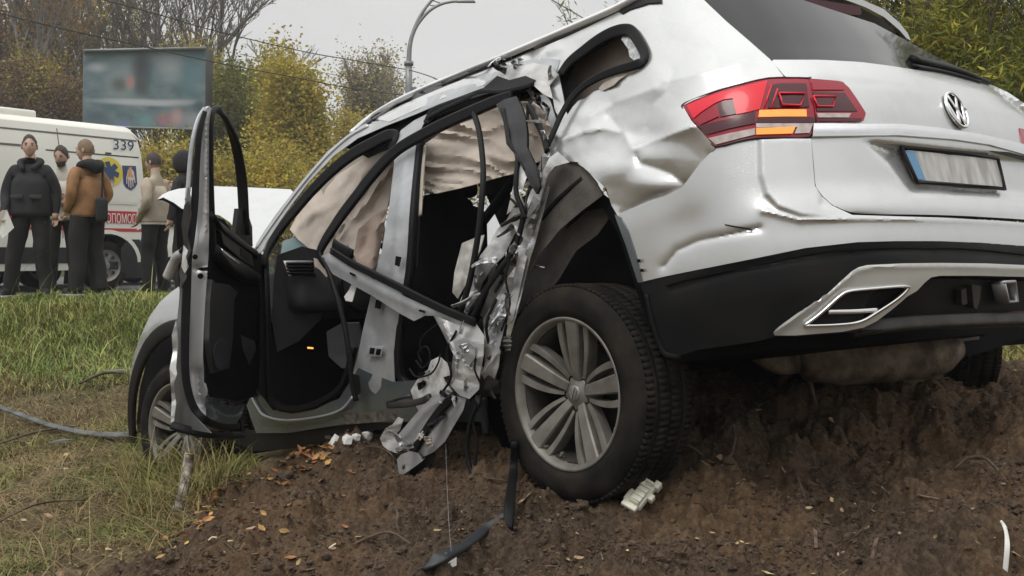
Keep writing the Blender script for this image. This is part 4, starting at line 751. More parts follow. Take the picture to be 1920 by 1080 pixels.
for par, q in ((tl, [(1461, 174), (1511, 174), (1501, 197), (1467, 196)]), (tl2, [(1525, 180), (1568, 180), (1562, 199), (1533, 199)])):
    P = Bl([(a, b, -.018) for a, b in q + q[:1]]); tube('light_guide', P, .0032, M_REDB, par, n=6, sub=1)
for L in ([(1446, 160), (1434, 200)], [(1458, 166), (1446, 202)]): tube('light_guide', Bl([(a, b, -.018) for a, b in L]), .0028, M_REDB, tl, n=6, sub=1)
lens([(1524, 172), (1584, 174), (1608, 208), (1532, 208)], M_REDX, -.014, tl2)
lens([(1532, 212), (1596, 212), (1592, 220), (1534, 220)], M_LENSW, -.016, tl2, 'reflector')
lens([(1531, 222), (1616, 221), (1614, 227), (1532, 227)], M_REDX, -.014, tl2)
lens([(1522, 154), (1576, 155), (1584, 168), (1524, 168)], M_REDD, -.015, tl2)
panel('tail_lamp', [(1912, 240), (1930, 244), (1960, 256), (1990, 270), (1990, 300), (1960, 292), (1918, 278)], M_REDD, off=-.01, res=8, t=.02)
sweep('lamp_gasket', Bl([(a, b, -.004) for a, b in TL + TL[:1]]), .003, .006, mat('lamp gasket', (.03, .006, .01), .3), tl, sub=2)

# ---- wheels
def make_wheel(name, R_t, parent=None, loc=(0, 0, 0), rot=(0, 0, 0), phase=0., width=.255, spokes=5):
    """axis along local Y, the outer face at +Y"""
    w = empty(name, loc, rot, parent); k = R_t / .385; rr = .262 * k; hw = width / 2
    prof = [(rr - .004, -hw + .03), (rr, -hw + .01), (rr + .03 * k, -hw - .004), (R_t - .045, -hw + .0), (R_t - .012, -hw + .022), (R_t - .003, -hw + .045)]
    for yy in (-.055, 0., .055): prof += [(R_t, yy - .016), (R_t, yy - .006), (R_t - .006, yy - .005), (R_t - .006, yy + .005), (R_t, yy + .006), (R_t, yy + .016)]
    prof += [(R_t - .003, hw - .045), (R_t - .012, hw - .022), (R_t - .03, hw - .006), (R_t - .055 * k, hw + .002), (rr + .035 * k, hw + .002), (rr + .016, hw - .002), (rr + .014, hw - .006), (rr + .006, hw - .007), (rr + .001, hw - .014), (rr - .004, hw - .02)]
    lathe('tyre', prof, M_TYRE, w, 72)
    mb = MB()                                    # shoulder lugs of the tread
    for i in range(104):
        a = 2 * PI * i / 104
        for q_, yy in enumerate((-.083, -.0275, .0275, .083)):
            rot_ = Matrix.Rotation(-a - (q_ % 2) * .03, 3, 'Y'); zz = R_t + .0004 if abs(yy) < .05 else R_t - .0016
            mb.box(rot_ @ Vector((zz - .006, yy * width / .255, 0)), (.012, .044 * width / .255, .0185 * k), rot_)
    o = mb.build('tread_lugs', M_TYRE, w, True); o['kind'] = 'stuff'
    lathe('rim', [(rr - .018, hw - .034), (rr - .010, hw - .014), (rr - .002, hw - .006), (rr + .006, hw - .004), (rr + .008, hw - .010), (rr + .002, hw - .02)], M_RIM, w, 72)
    lathe('rim_barrel', [(rr - .013, -hw + .03), (rr - .037, -.02), (rr - .032, hw - .052), (rr - .021, hw - .034)], M_BARREL, w, 60)
    lathe('brake_disc', [(.0, -.03), (.06, -.03), (.165, -.035), (.165, -.055), (.0, -.055)], M_DARKMET, w, 40)
    lathe('hub', [(0, hw - .052), (.03, hw - .052), (.034, hw - .056), (.05, hw - .062), (.075, hw - .075), (.085, hw - .11)], M_RIM, w, 32)
    lathe('centre_cap', [(0, hw - .047), (.024, hw - .047), (.0285, hw - .050), (.030, hw - .056)], mat('grey cap', (.22, .22, .22), .4, .5), w, 28)
    for L in ([(-.5, .8), (0, -.05), (.5, .8)], [(-.85, .35), (-.36, -.8), (0, 0), (.36, -.8), (.85, .35)]):
        mb = MB(); mb.tube([(x * .022, hw - .0455, y * .022) for x, y in L], .0022, 5); mb.build('cap_emblem', M_RIM, w)
    def blade(a_in, a_out, w_in, w_out, h, r0, r1, d0, d1):
        V = []; F = []; n = 9
        for i in range(n):
            t = i / (n - 1); r = r0 + (r1 - r0) * t; a = a_in + (a_out - a_in) * t; ww = (w_in + (w_out - w_in) * t) / 2; y = hw - d0 + (d0 - d1) * (t ** .8)
            tx, tz = -math.sin(a), math.cos(a); cx, cz = r * math.cos(a), r * math.sin(a)
            for e, yy in ((-1, y - h), (-.98, y - .006), (-.80, y), (.80, y), (.98, y - .006), (1, y - h)): V.append((cx + tx * ww * e, yy, cz + tz * ww * e))
        for i in range(n - 1):
            for j in range(6): F.append((i * 6 + j, i * 6 + (j + 1) % 6, (i + 1) * 6 + (j + 1) % 6, (i + 1) * 6 + j))
        F.append((0, 1, 2, 3, 4, 5)); F.append(tuple(reversed([(n - 1) * 6 + j for j in range(6)])))
        return V, F
    mid = MB(); mid.add(*blade(0, 0, .036 * k, .092 * k, .05, .045, rr - .003, .058, .012)); me_mid = None
    for i in range(spokes):
        a = phase + 2 * PI * i / spokes
        for e, key in ((0, 'mid'), (1, 'a'), (-1, 'b')):
            mb = MB()
            if e == 0: mb.add(*blade(a, a, .036 * k, .070 * k, .05, .045, rr - .003, .058, .010))
            else: mb.add(*blade(a + e * .50, a + e * .255, .015 * k, .031 * k, .045, .055, rr - .004, .068, .018))
            mb.build('spoke', M_RIM, w)
        al = a + PI / spokes
        o = lathe('lug_recess', [(0, -.002), (.009, -.002), (.011, .004), (.014, .004)], M_INT, w, 14); o.location = (.052 * math.cos(al), hw - .066, .052 * math.sin(al))
    return w
rw_c = D(1058, 739, 3.70) - np.array([0, .128, 0])
make_wheel('rear_wheel', .385, car, tuple(rw_c), (R_(0), 0, R_(-2)), phase=R_(177))
fw_c = D(331, 806, 6.0) - np.array([0, .10, 0])
make_wheel('front_wheel', .375, car, tuple(fw_c), (R_(0), 0, R_(9)), phase=R_(30))
far_w = D(1776, 612, 5.05)
make_wheel('rear_wheel', .36, car, tuple(far_w), (0, 0, R_(139)), phase=.3, width=.215)
# mud packed into the rims
for cen, k_ in ((rw_c, 1.), (fw_c, .97)):
    mb = MB(); r0 = random.Random(3)
    for i in range(140):
        a = R_(r0.uniform(195, 320)); r = .25 * k_ - abs(r0.gauss(0, .012)); s_ = r0.uniform(.004, .011)
        mb.box((cen[0] + r * math.cos(a), cen[1] + .075 + r0.uniform(-.02, .02), cen[2] + r * math.sin(a)), (s_, s_, s_ * .8), Matrix.Rotation(r0.uniform(0, 3), 3, (r0.random(), r0.random(), r0.random())))
    o = mb.build('caked_mud', mat('grey mud', (.20, .18, .155), .9, var=.4, vscale=60), car); o['kind'] = 'stuff'

# speaker grille, pull handle in the open door
gr_ = panel('speaker_grille', rnd_poly([(404, 640), (426, 632), (432, 660), (424, 690), (406, 694), (400, 668)], .25, 2), M_INT2, parent=fd, dep=lambda U, V: ddep(U) - .10, res=7)
sweep('pull_handle', fp([(414, 470, -.12), (434, 486, -.13), (456, 502, -.12)]), .010, .010, M_CHROME, fd, outdir=(-.6, .8, 0))
sw_c = Vector((1.93, .40, 1.02)); tube('steering_wheel', [sw_c + Matrix.Rotation(R_(-25), 3, 'Y') @ Vector((0, .18 * math.cos(a), .18 * math.sin(a))) for a in np.linspace(0, 2 * PI, 25)], .016, M_BLACK, car, 8, 1)

# ================================================================== GROUND
_ctl = [(1085, 940, 3.72), (1180, 905, 3.85), (1000, 900, 4.05), (1085, 1080, 3.05), (1000, 930, 3.8), (700, 1080, 3.15), (300, 1060, 3.65), (250, 1080, 3.9), (0, 1080, 4.7), (0, 1000, 5.4), (120, 1000, 5.3),
        (560, 868, 5.0), (740, 806, 4.85), (640, 826, 4.95), (600, 960, 4.2), (480, 900, 5.25), (400, 918, 5.35), (330, 904, 5.7), (240, 882, 6.0), (360, 1000, 4.6), (850, 880, 4.3), (900, 850, 4.5), (820, 960, 3.8),
        (1300, 826, 4.0), (1260, 880, 3.74), (1350, 735, 4.5), (1300, 706, 5.3), (1500, 728, 4.5), (1600, 712, 4.7), (1760, 722, 4.8), (1800, 718, 4.85), (1860, 724, 4.7), (1915, 716, 4.6), (1900, 850, 3.75), (1700, 830, 3.95), (1500, 850, 3.9), (1900, 960, 3.2), (1500, 960, 3.4),
        (1900, 1080, 2.85), (1500, 1080, 2.95), (1200, 1000, 3.4), (1860, 700, 8.0), (1700, 650, 9.5), (1900, 640, 10), (1300, 640, 9), (1920, 600, 12), (1000, 700, 7.2), (800, 720, 7.4),
        (0, 900, 6.6), (100, 840, 7.3), (220, 800, 7.4), (100, 760, 8.3), (240, 730, 8.6), (0, 700, 9.6), (150, 670, 10.0), (300, 640, 10.3), (0, 620, 10.9), (150, 600, 11.2), (300, 590, 11.2), (50, 566, 11.9), (200, 563, 12.0), (330, 556, 12.2), (500, 600, 10.8), (700, 600, 11)]
_P = np.array([Wd(*q) for q in _ctl])
_ext = [(x, y, 0.) for y in (13.2, 15, 18, 24, 34) for x in (-22, -14, -9, -6, -3, 0, 4, 8, 13, 20)] + [(x, y, -.75 + (y - 2) * .02) for x, y in ((-9, 3), (-9, 6), (-12, 8), (8, 3), (8, 6), (10, 9), (-5, 1), (0, 0), (5, 0), (0, -4), (-6, -4), (6, -4), (14, 4), (-16, 3))]
_P = np.vstack([_P, np.array(_ext)])
def _tps(P, lam=.004):
    X = P[:, :2]; n = len(X); d = np.hypot(X[:, None, 0] - X[None, :, 0], X[:, None, 1] - X[None, :, 1])
    K = np.where(d > 0, d * d * np.log(d + 1e-12), 0) + lam * np.eye(n); Q = np.hstack([np.ones((n, 1)), X])
    A = np.block([[K, Q], [Q.T, np.zeros((3, 3))]]); w = np.linalg.solve(A, np.r_[P[:, 2], 0, 0, 0])
    def f(x, y):
        x = np.asarray(x, float); y = np.asarray(y, float); s = w[n] + w[n + 1] * x + w[n + 2] * y
        for i in range(n):
            d2 = (x - X[i, 0]) ** 2 + (y - X[i, 1]) ** 2; s = s + w[i] * .5 * d2 * np.log(d2 + 1e-12)
        return s
    return f
_f = _tps(_P)
# outline of the bare soil on the ground (world x, y)
SOIL = [tuple(Wd(*q)[:2]) for q in ((285, 1078, 4.0), (318, 1035, 4.2), (360, 988, 4.55), (400, 930, 5.1), (450, 905, 5.3), (540, 862, 5.1), (640, 826, 5.4), (740, 800, 5.9), (900, 760, 6.3), (1300, 720, 6.3), (1700, 720, 6.0), (1990, 712, 5.6), (2300, 900, 3.6), (2300, 1080, 2.7))] + [(4, 1.2), (1.5, .3), (-.8, .5), (-1.15, 2.0)]
def soil_mask(x, y):
    d = dline(x, y, SOIL, True); ins = inpoly(x, y, SOIL); s = np.where(ins, d, -d)
    return sstep(-.12, .10, s + (fbm(np.asarray(x) * 3, np.asarray(y) * 3, 3, 5) - .5) * .5)
def ground_base(x, y):
    x = np.asarray(x, float); y = np.asarray(y, float); r = np.hypot(x, y)
    z = _f(np.clip(x, -20, 20), np.clip(y, -3.5, 33)); k = sstep(12.6, 14.5, y); z = z * (1 - k)
    side = sstep(14, 20, np.abs(x)) * sstep(40, 16, y); return z * (1 - side) + side * (-.3) * (1 - k)
def clods(x, y, cell, r, seed, keep=.6):
    """rounded lumps of earth of uneven size and outline"""
    wx = x + (fbm(x / cell * 1.3, y / cell * 1.3, 2, seed + 1) - .5) * cell * .9; wy = y + (fbm(x / cell * 1.3 + 40, y / cell * 1.3, 2, seed + 2) - .5) * cell * .9
    ci = np.floor(wx / cell).astype(np.int64); cj = np.floor(wy / cell).astype(np.int64); out = np.zeros(np.shape(x))
    def h(a, b, k):
        n = (a * 374761393 + b * 668265263 + (seed * 31 + k) * 982451653) & 0xffffffff; n = ((n ^ (n >> 13)) * 1274126177) & 0xffffffff; return ((n ^ (n >> 16)) & 0xffff) / 65535.0
    for a in (-1, 0, 1):
        for b in (-1, 0, 1):
            i, j = ci + a, cj + b; px, py = (i + h(i, j, 1)) * cell, (j + h(i, j, 2)) * cell; rr = r * (.45 + .75 * h(i, j, 3)); d2 = ((wx - px) ** 2 + (wy - py) ** 2) / rr ** 2
            out = np.maximum(out, np.where(h(i, j, 4) < keep, rr * np.sqrt(np.clip(1 - d2, 0, 1)), 0))
    return out
def ground(x, y, fine=True):
    z = ground_base(x, y); s = soil_mask(x, y); k = 1 - sstep(12.4, 13.2, y)
    z = z + k * (1 - s) * ((fbm(x * 1.7, y * 1.7, 3, 11) - .5) * .10)
    if fine:
        n = (fbm(x * 2.6, y * 2.6, 3, 21) - .5) * .16 + (fbm(x * 6, y * 6, 4, 31, .62) - .5) * .13 - (np.abs(fbm(x * 11, y * 11, 3, 41, .6) - .5) - .12) * .10 + (fbm(x * 38, y * 38, 3, 51, .75) - .5) * .030
        n = n + (clods(x, y, .17, .085, 5, .55) * .75 + clods(x, y, .075, .036, 6, .6) * .8 + clods(x, y, .035, .017, 7, .55) * .8) * sstep(.30, .62, fbm(x * 2.1, y * 2.1, 2, 95) + .12)
        z = z + s * n
        z = z + k * (1 - s) * (fbm(x * 12, y * 12, 3, 61) - .5) * .035
    return z
def make_ground():
    a_in = np.radians(np.linspace(-29, 29, 620)); a_out = np.radians(np.r_[np.linspace(31, 329, 90)]); ang = np.r_[a_in, a_out]
    rr = np.r_[np.geomspace(.35, 2.6, 30, endpoint=False), np.geomspace(2.6, 7.5, 330, endpoint=False), np.geomspace(7.5, 14, 110, endpoint=False), np.geomspace(14, 900, 70)]
    Rg, Ag = np.meshgrid(rr, ang, indexing='ij'); x = Rg * np.sin(Ag); y = Rg * np.cos(Ag); z = ground(x, y)
    na = len(ang); nr = len(rr); V = np.stack([x, y, z], -1).reshape(-1, 3); V = np.vstack([V, [[0, 0, float(ground_base(0., 0.))]]])
    i, j = np.meshgrid(np.arange(nr - 1), np.arange(na), indexing='ij'); j2 = (j + 1) % na
    F = np.stack([i * na + j, (i + 1) * na + j, (i + 1) * na + j2, i * na + j2], -1).reshape(-1, 4)
    c = len(V) - 1; Fc = np.array([[c, k, (k + 1) % na, (k + 1) % na] for k in range(na)])
    me = mesh_np('ground', V, F)
    at = me.attributes.new('soil', 'FLOAT', 'POINT'); s = np.r_[soil_mask(x, y).ravel(), 1]
    at.data.foreach_set('value', s.astype(np.float32))
    U_, V_, d_ = to_px(V); 
    yy = V[:, 1] + (fbm(V[:, 0] * .8, V[:, 1] * .8, 3, 71) - .5) * 4.0
    gr = sstep(7.4, 11.0, yy); gr = np.where(V[:, 0] > 1.0, np.maximum(gr, sstep(6.5, 7.5, V[:, 1])), gr)
    at2 = me.attributes.new('green', 'FLOAT', 'POINT'); at2.data.foreach_set('value', gr.astype(np.float32))
    return link('ground', me, ground_mat())
def ground_mat():
    m = bpy.data.materials.new('ground soil and grass'); m.use_nodes = True; nt = m.node_tree; b = nt.nodes['Principled BSDF']; N = nt.nodes.new; L = nt.links.new
    tc = N('ShaderNodeTexCoord'); b.inputs['Roughness'].default_value = .9; b.inputs['Specular IOR Level'].default_value = .25
    def noise(sc, det=6, ro=.6):
        n = N('ShaderNodeTexNoise'); n.inputs['Scale'].default_value = sc; n.inputs['Detail'].default_value = det; n.inputs['Roughness'].default_value = ro; L(tc.outputs['Object'], n.inputs['Vector']); return n.outputs[0]
    def ramp(f, *st):
        r = N('ShaderNodeValToRGB'); e = r.color_ramp.elements
        while len(e) > 1: e.remove(e[0])
        e[0].position = st[0][0]; e[0].color = st[0][1] + (1,)
        for p, c in st[1:]: k = e.new(p); k.color = c + (1,)
        L(f, r.inputs[0]); return r.outputs[0]
    def mix(f, a, c):
        x = N('ShaderNodeMix'); x.data_type = 'RGBA'; L(f, x.inputs['Factor']); L(a, x.inputs['A']); L(c, x.inputs['B']); return x.outputs['Result']
    soilc = ramp(noise(55, 8, .7), (.28, (.014, .009, .006)), (.44, (.062, .041, .026)), (.60, (.175, .118, .074)), (.78, (.32, .235, .155)))
    soil2 = ramp(noise(1.6, 4), (.40, (.050, .036, .026)), (.60, (.165, .098, .050)))
    x = N('ShaderNodeMix'); x.data_type = 'RGBA'; x.inputs['Factor'].default_value = .45; L(soilc, x.inputs['A']); L(soil2, x.inputs['B']); sc = x.outputs['Result']
    straw = ramp(noise(34, 8, .7), (.3, (.04, .03, .018)), (.5, (.13, .095, .05)), (.7, (.26, .20, .11)))
    green = ramp(noise(20, 8, .7), (.3, (.015, .022, .006)), (.6, (.05, .075, .02)))
    a1 = N('ShaderNodeAttribute'); a1.attribute_name = 'soil'; a2 = N('ShaderNodeAttribute'); a2.attribute_name = 'green'
    L(mix(a1.outputs['Fac'], mix(a2.outputs['Fac'], straw, green), sc), b.inputs['Base Color'])
    bp = N('ShaderNodeBump'); bp.inputs['Strength'].default_value = .9; bp.inputs['Distance'].default_value = .012; L(noise(160, 6, .75), bp.inputs['Height']); L(bp.outputs[0], b.inputs['Normal'])
    return m
tag(make_ground(), kind='structure')
def gz(x, y): return float(ground(np.array([x]), np.array([y]))[0])
# road beyond the bank
V = [(x, y, .012) for y in (13.6, 24.5) for x in (-60, 60)]
road = link('road', mesh_py('road', V, [(0, 1, 3, 2)]), mat('asphalt', (.10, .10, .10), .85, var=.3, vscale=3, bump=.3, bscale=80)); tag(road, kind='structure')

def G(u, v, lo=2.4, hi=16.):
    """point of the ground seen at photo pixel (u, v)"""
    ds = np.linspace(lo, hi, 900); P = np.array([Wd(u, v, d) for d in ds]); h = P[:, 2] - ground(P[:, 0], P[:, 1]); k = np.argmax(h < 0)
    return P[k] if h[k] < 0 else P[-1]

# ---- clods of soil
def scatter(name, n, pts_fn, size_fn, base_V, base_F, m, seed, flat=.75, kind='stuff', lift=.3, tilt=1.0, dens=None):
    r = np.random.default_rng(seed); X, Y = pts_fn(r, n); n = len(X); s = size_fn(r, n); Z = ground(X, Y)
    bV = np.asarray(base_V, float); nb = len(bV); bF = np.asarray(base_F)
    ax = r.uniform(-1, 1, (n, 3)); ax[:, 2] += 1e-3; ax /= np.linalg.norm(ax, axis=1, keepdims=True); th = r.uniform(0, 2 * PI, n) * tilt
    K = np.zeros((n, 3, 3)); K[:, 0, 1] = -ax[:, 2]; K[:, 0, 2] = ax[:, 1]; K[:, 1, 0] = ax[:, 2]; K[:, 1, 2] = -ax[:, 0]; K[:, 2, 0] = -ax[:, 1]; K[:, 2, 1] = ax[:, 0]
    Rm = np.eye(3) + np.sin(th)[:, None, None] * K + (1 - np.cos(th))[:, None, None] * (K @ K)
    za = r.uniform(0, 2 * PI, n); cz, sz = np.cos(za), np.sin(za); Rz = np.zeros((n, 3, 3)); Rz[:, 0, 0] = cz; Rz[:, 0, 1] = -sz; Rz[:, 1, 0] = sz; Rz[:, 1, 1] = cz; Rz[:, 2, 2] = 1
    jit = 1 + r.uniform(-.3, .3, (n, nb, 1)); P = (bV[None] * jit) @ np.transpose(Rm, (0, 2, 1)); P[:, :, 2] *= flat; P = P @ np.transpose(Rz, (0, 2, 1))
    P = P * s[:, None, None] + np.stack([X, Y, Z + s * lift], -1)[:, None, :]
    F = (bF[None] + (np.arange(n) * nb)[:, None, None]).reshape(-1, bF.shape[1])
    o = link(name, mesh_np(name, P.reshape(-1, 3), F, False), m); return tag(o, kind=kind)
_bm = bmesh.new(); bmesh.ops.create_icosphere(_bm, subdivisions=1, radius=1); ICO_V = np.array([v.co[:] for v in _bm.verts]); ICO_F = np.array([[v.index for v in f.verts] for f in _bm.faces]); _bm.free()
def soil_pts(r, n):
    u = r.uniform(150, 1990, n * 4); d = 2.75 * (6.2 / 2.75) ** r.uniform(0, 1, n * 4); x = (u - 960) / F_PX * d; y = d * math.cos(PITCH) * 1.0
    ok = (soil_mask(x, y) > .6) & (fbm(x * 4, y * 4, 3, 91) > r.uniform(.25, .6, n * 4)); return x[ok][:n], y[ok][:n]
M_CLOD = mat('soil clods', (.115, .076, .047), .95, col2=(.050, .034, .022), vscale=30, bump=.8, bscale=220, island=.22)
scatter('soil_clods', 26000, soil_pts, lambda r, n: .0034 * np.exp(r.normal(0, .6, n)).clip(.3, 6), ICO_V, ICO_F, M_CLOD, 5, .8)
_b2 = bmesh.new(); bmesh.ops.create_icosphere(_b2, subdivisions=2, radius=1)
for _v in _b2.verts: _v.co *= 1 + .55 * (mnoise.noise(_v.co * 1.6) + .5 * mnoise.noise(_v.co * 4))
LUMP_V = np.array([v.co[:] for v in _b2.verts]); LUMP_F = np.array([[v.index for v in f.verts] for f in _b2.faces]); _b2.free()
scatter('soil_lumps', 260, soil_pts, lambda r, n: .013 * np.exp(r.normal(0, .45, n)).clip(.5, 2.6), LUMP_V, LUMP_F, M_CLOD, 15, .6, lift=-.1)
scatter('wood_crumbs', 1500, soil_pts, lambda r, n: .006 * np.exp(r.normal(0, .5, n)), [(-2.2, -.2, 0), (2.2, -.25, .1), (2.0, .3, 0), (-2, .3, .1), (0, 0, .3)], [(0, 1, 4), (1, 2, 4), (2, 3, 4), (3, 0, 4)], mat('wood crumbs', (.16, .115, .075), .9, col2=(.05, .034, .022), vscale=50, island=.5), 6, .6)
LEAF_V = [(-1, 0, .05), (-.5, .42, .12), (.2, .5, .05), (1, 0, .22), (.2, -.5, .1), (-.5, -.42, .0), (0, 0, -.06)]
LEAF_F = [(0, 6, 1), (1, 6, 2), (2, 6, 3), (3, 6, 4), (4, 6, 5), (5, 6, 0)]
M_LEAFY = mat('fallen leaves', (.44, .26, .09), .8, col2=(.22, .10, .035), vscale=25, island=.5)
M_LEAFP = mat('pale dry leaves', (.42, .32, .18), .8, col2=(.20, .13, .07), vscale=30, island=.5)
def edge_pts(r, n):
    q = np.array([(270, 1035), (330, 975), (390, 930), (450, 900), (520, 870), (585, 838)], float); t = r.uniform(0, 5, n); i = t.astype(int); f = t - i
    u = q[i, 0] * (1 - f) + q[i + 1, 0] * f + r.normal(0, 26, n); v = q[i, 1] * (1 - f) + q[i + 1, 1] * f + r.normal(0, 18, n); P = np.array([G(a, b) for a, b in zip(u, v)]); return P[:, 0], P[:, 1]
scatter('leaf_litter', 150, edge_pts, lambda r, n: r.uniform(.010, .026, n), LEAF_V, LEAF_F, M_LEAFY, 8, .7, lift=.7)
def bank_pts(r, n):
    u = r.uniform(-120, 420, n * 3); d = 4.2 * (10.2 / 4.2) ** r.uniform(0, 1, n * 3); x = (u - 960) / F_PX * d; y = d; ok = soil_mask(x, y) < .4; return x[ok][:n], y[ok][:n]
scatter('leaf_litter', 1000, bank_pts, lambda r, n: .009 * np.exp(r.normal(0, .55, n)).clip(.5, 3.6), LEAF_V, LEAF_F, M_LEAFP, 9, .6, lift=1.0)
scatter('leaf_litter', 420, soil_pts, lambda r, n: r.uniform(.004, .010, n), LEAF_V, LEAF_F, M_LEAFP, 10, .6, lift=.8)

# ---- grass: thin bent blades
def grass(name, X, Y, hgt, wid, m, seed, bend=.6, lean=None):
    r = np.random.default_rng(seed); n = len(X); Z = ground(X, Y); a = r.uniform(0, 2 * PI, n); h = hgt * np.exp(r.normal(0, .35, n)); w = wid * r.uniform(.6, 1.3, n); bd = bend * r.uniform(.2, 1.3, n)
    dx, dy = np.cos(a), np.sin(a); k = 4; V = np.zeros((n, (k) * 2 + 1, 3))
    for i in range(k + 1):
        t = i / k; out = h * bd * t ** 1.8; up = h * (t - .45 * np.clip(bd, 0, 1.4) * t ** 2.2)
        px, py, pz = X + dx * out, Y + dy * out, Z + up - .01
        if i < k:
            ww = w * (1 - t * .75); V[:, 2 * i] = np.stack([px - dy * ww, py + dx * ww, pz], -1); V[:, 2 * i + 1] = np.stack([px + dy * ww, py - dx * ww, pz], -1)
        else: V[:, 2 * k] = np.stack([px, py, pz], -1)
    nb = 2 * k + 1; base = (np.arange(n) * nb)[:, None, None]
    tri = []
    for i in range(k - 1): tri += [(2 * i, 2 * i + 1, 2 * i + 3), (2 * i, 2 * i + 3, 2 * i + 2)]
    tri.append((2 * k - 2, 2 * k - 1, 2 * k)); F = (np.array(tri)[None] + base).reshape(-1, 3)
    return tag(link(name, mesh_np(name, V.reshape(-1, 3), F, True), m), kind='stuff')
M_GREEN = mat('green grass', (.16, .23, .05), .6, col2=(.30, .31, .10), vscale=2, island=.5, spec=.3)
M_STRAW = mat('dry grass', (.30, .225, .115), .8, col2=(.15, .125, .05), vscale=3, island=.45, spec=.2)
M_OLIVE = mat('olive grass', (.155, .165, .045), .7, col2=(.25, .20, .08), vscale=4, island=.4, spec=.2)
def fan(r, n, u0, u1, d0, d1, cond):
    u = r.uniform(u0, u1, n); d = np.sqrt(r.uniform(d0 ** 2, d1 ** 2, n)); x = (u - 960) / F_PX * d; y = d; ok = cond(x, y, r); return x[ok], y[ok]
r_ = np.random.default_rng(77)
X, Y = fan(r_, 60000, -160, 620, 7.4, 12.7, lambda x, y, r: (soil_mask(x, y) < .4) & (fbm(x * 1.2, y * 1.2, 3, 81) + sstep(7.4, 11.2, y) * .6 > r.uniform(.62, 1.0, len(x))))
k_ = Y < 11.6; grass('green_grass', X[k_], Y[k_], .12, .0055, M_GREEN, 1, 1.1); grass('green_grass', X[~k_], Y[~k_], .065, .0055, M_GREEN, 21, 1.2)
X, Y = fan(r_, 24000, -160, 420, 8.6, 12.5, lambda x, y, r: fbm(x * 1.5, y * 1.5, 3, 82) > r.uniform(.35, .7, len(x)))
k_ = Y < 11.6; grass('green_grass', X[k_], Y[k_], .11, .005, M_OLIVE, 2, 1.3); grass('green_grass', X[~k_], Y[~k_], .06, .005, M_OLIVE, 22, 1.3)
X, Y = fan(r_, 7000, -160, 420, 8.6, 12.6, lambda x, y, r: fbm(x * 1.1, y * 1.1, 3, 86) > r.uniform(.45, .7, len(x)))
k_ = Y < 11.4; grass('dry_grass', X[k_], Y[k_], .14, .004, M_STRAW, 12, 1.3)
X, Y = fan(r_, 420, -160, 420, 9.5, 11.6, lambda x, y, r: x < 99)
grass('tall_grass', X, Y, .30, .005, M_GREEN, 13, .9)
X, Y = fan(r_, 34000, -160, 420, 4.2, 10.2, lambda x, y, r: (soil_mask(x, y) < .5) & (fbm(x * 1.6, y * 1.6, 3, 83) > r.uniform(.3, .66, len(x))))
grass('dry_grass', X, Y, .075, .003, M_STRAW, 3, 2.2)
X, Y = fan(r_, 15000, -160, 480, 4.2, 7.6, lambda x, y, r: (soil_mask(x, y) < .6) & (fbm(x * 2.2, y * 2.2, 3, 84) > r.uniform(.42, .66, len(x))))
grass('dry_grass', X, Y, .085, .0034, mat('low green grass', (.10, .14, .03), .7, col2=(.22, .20, .07), vscale=2.5, island=.45, spec=.2), 4, 1.7)
X, Y = fan(r_, 2600, 225, 450, 5.0, 6.0, lambda x, y, r: (soil_mask(x, y) < .75))
grass('wheel_tuft', X[:1500], Y[:1500], .19, .003, M_OLIVE, 5, 1.2)
X, Y = fan(r_, 30000, 1250, 2100, 6.6, 12.5, lambda x, y, r: soil_mask(x, y) < .4)
grass('green_grass', X, Y, .15, .007, M_OLIVE, 6, .9)
X, Y = fan(r_, 12000, 560, 1260, 8.5, 12.6, lambda x, y, r: soil_mask(x, y) < .4)
grass('green_grass', X, Y, .17, .007, M_GREEN, 7, .9)
# a few straw stalks straggling over the foot of the mound
X, Y = fan(r_, 420, 0, 480, 4.0, 5.6, lambda x, y, r: soil_mask(x, y) < .9)
grass('dry_stalks', X[:160], Y[:160], .22, .0026, M_STRAW, 8, 2.6)

X, Y = fan(r_, 30000, -1000, -160, 4.0, 12.4, lambda x, y, r: (soil_mask(x, y) < .5) & (fbm(x * 1.6, y * 1.6, 3, 83) > r.uniform(.25, .6, len(x))))
grass('green_grass', X, Y, .11, .006, M_OLIVE, 31, 1.4)

# ================================================================== TREES
def grow(rg, p, d, L, r, lev, maxlev, segs, tips, up=.25, spread=.7, nch=(3, 5), shrink=.62, wob=.16, first=.3):
    n = 5 if lev < 2 else 3; pts = [p.copy()]; q = p.copy(); dd = d.copy()
    for i in range(n):
        dd = dd + Vector((rg.gauss(0, wob), rg.gauss(0, wob), rg.gauss(0, wob * .6) + up * .12)); dd.normalize(); q = q + dd * (L / n); pts.append(q.copy())
    r1 = r * (.45 if lev else .35); segs.append((pts, r, r1, lev))
    if lev >= maxlev: tips.append((pts, dd)); return
    k = rg.randint(*nch) + (2 if lev == 0 else 0)
    for j in range(k):
        t = first + (1 - first) * (j + rg.random()) / k; x = t * n; i = min(int(x), n - 1); b = pts[i].lerp(pts[i + 1], x - i)
        tg_ = (pts[i + 1] - pts[i]).normalized(); ax = tg_.orthogonal().normalized(); ax.rotate(Matrix.Rotation(rg.uniform(0, 2 * PI), 3, tg_))
        nd = (tg_ + ax * rg.uniform(.55, 1.1) * spread + Vector((0, 0, up))).normalized()
        grow(rg, b, nd, L * shrink * rg.uniform(.7, 1.15) * (1.15 - .45 * t), r * .55 * (1.1 - .4 * t), lev + 1, maxlev, segs, tips, up, spread, nch, shrink, wob * 1.25, .2)
    tips.append((pts[-2:], dd))
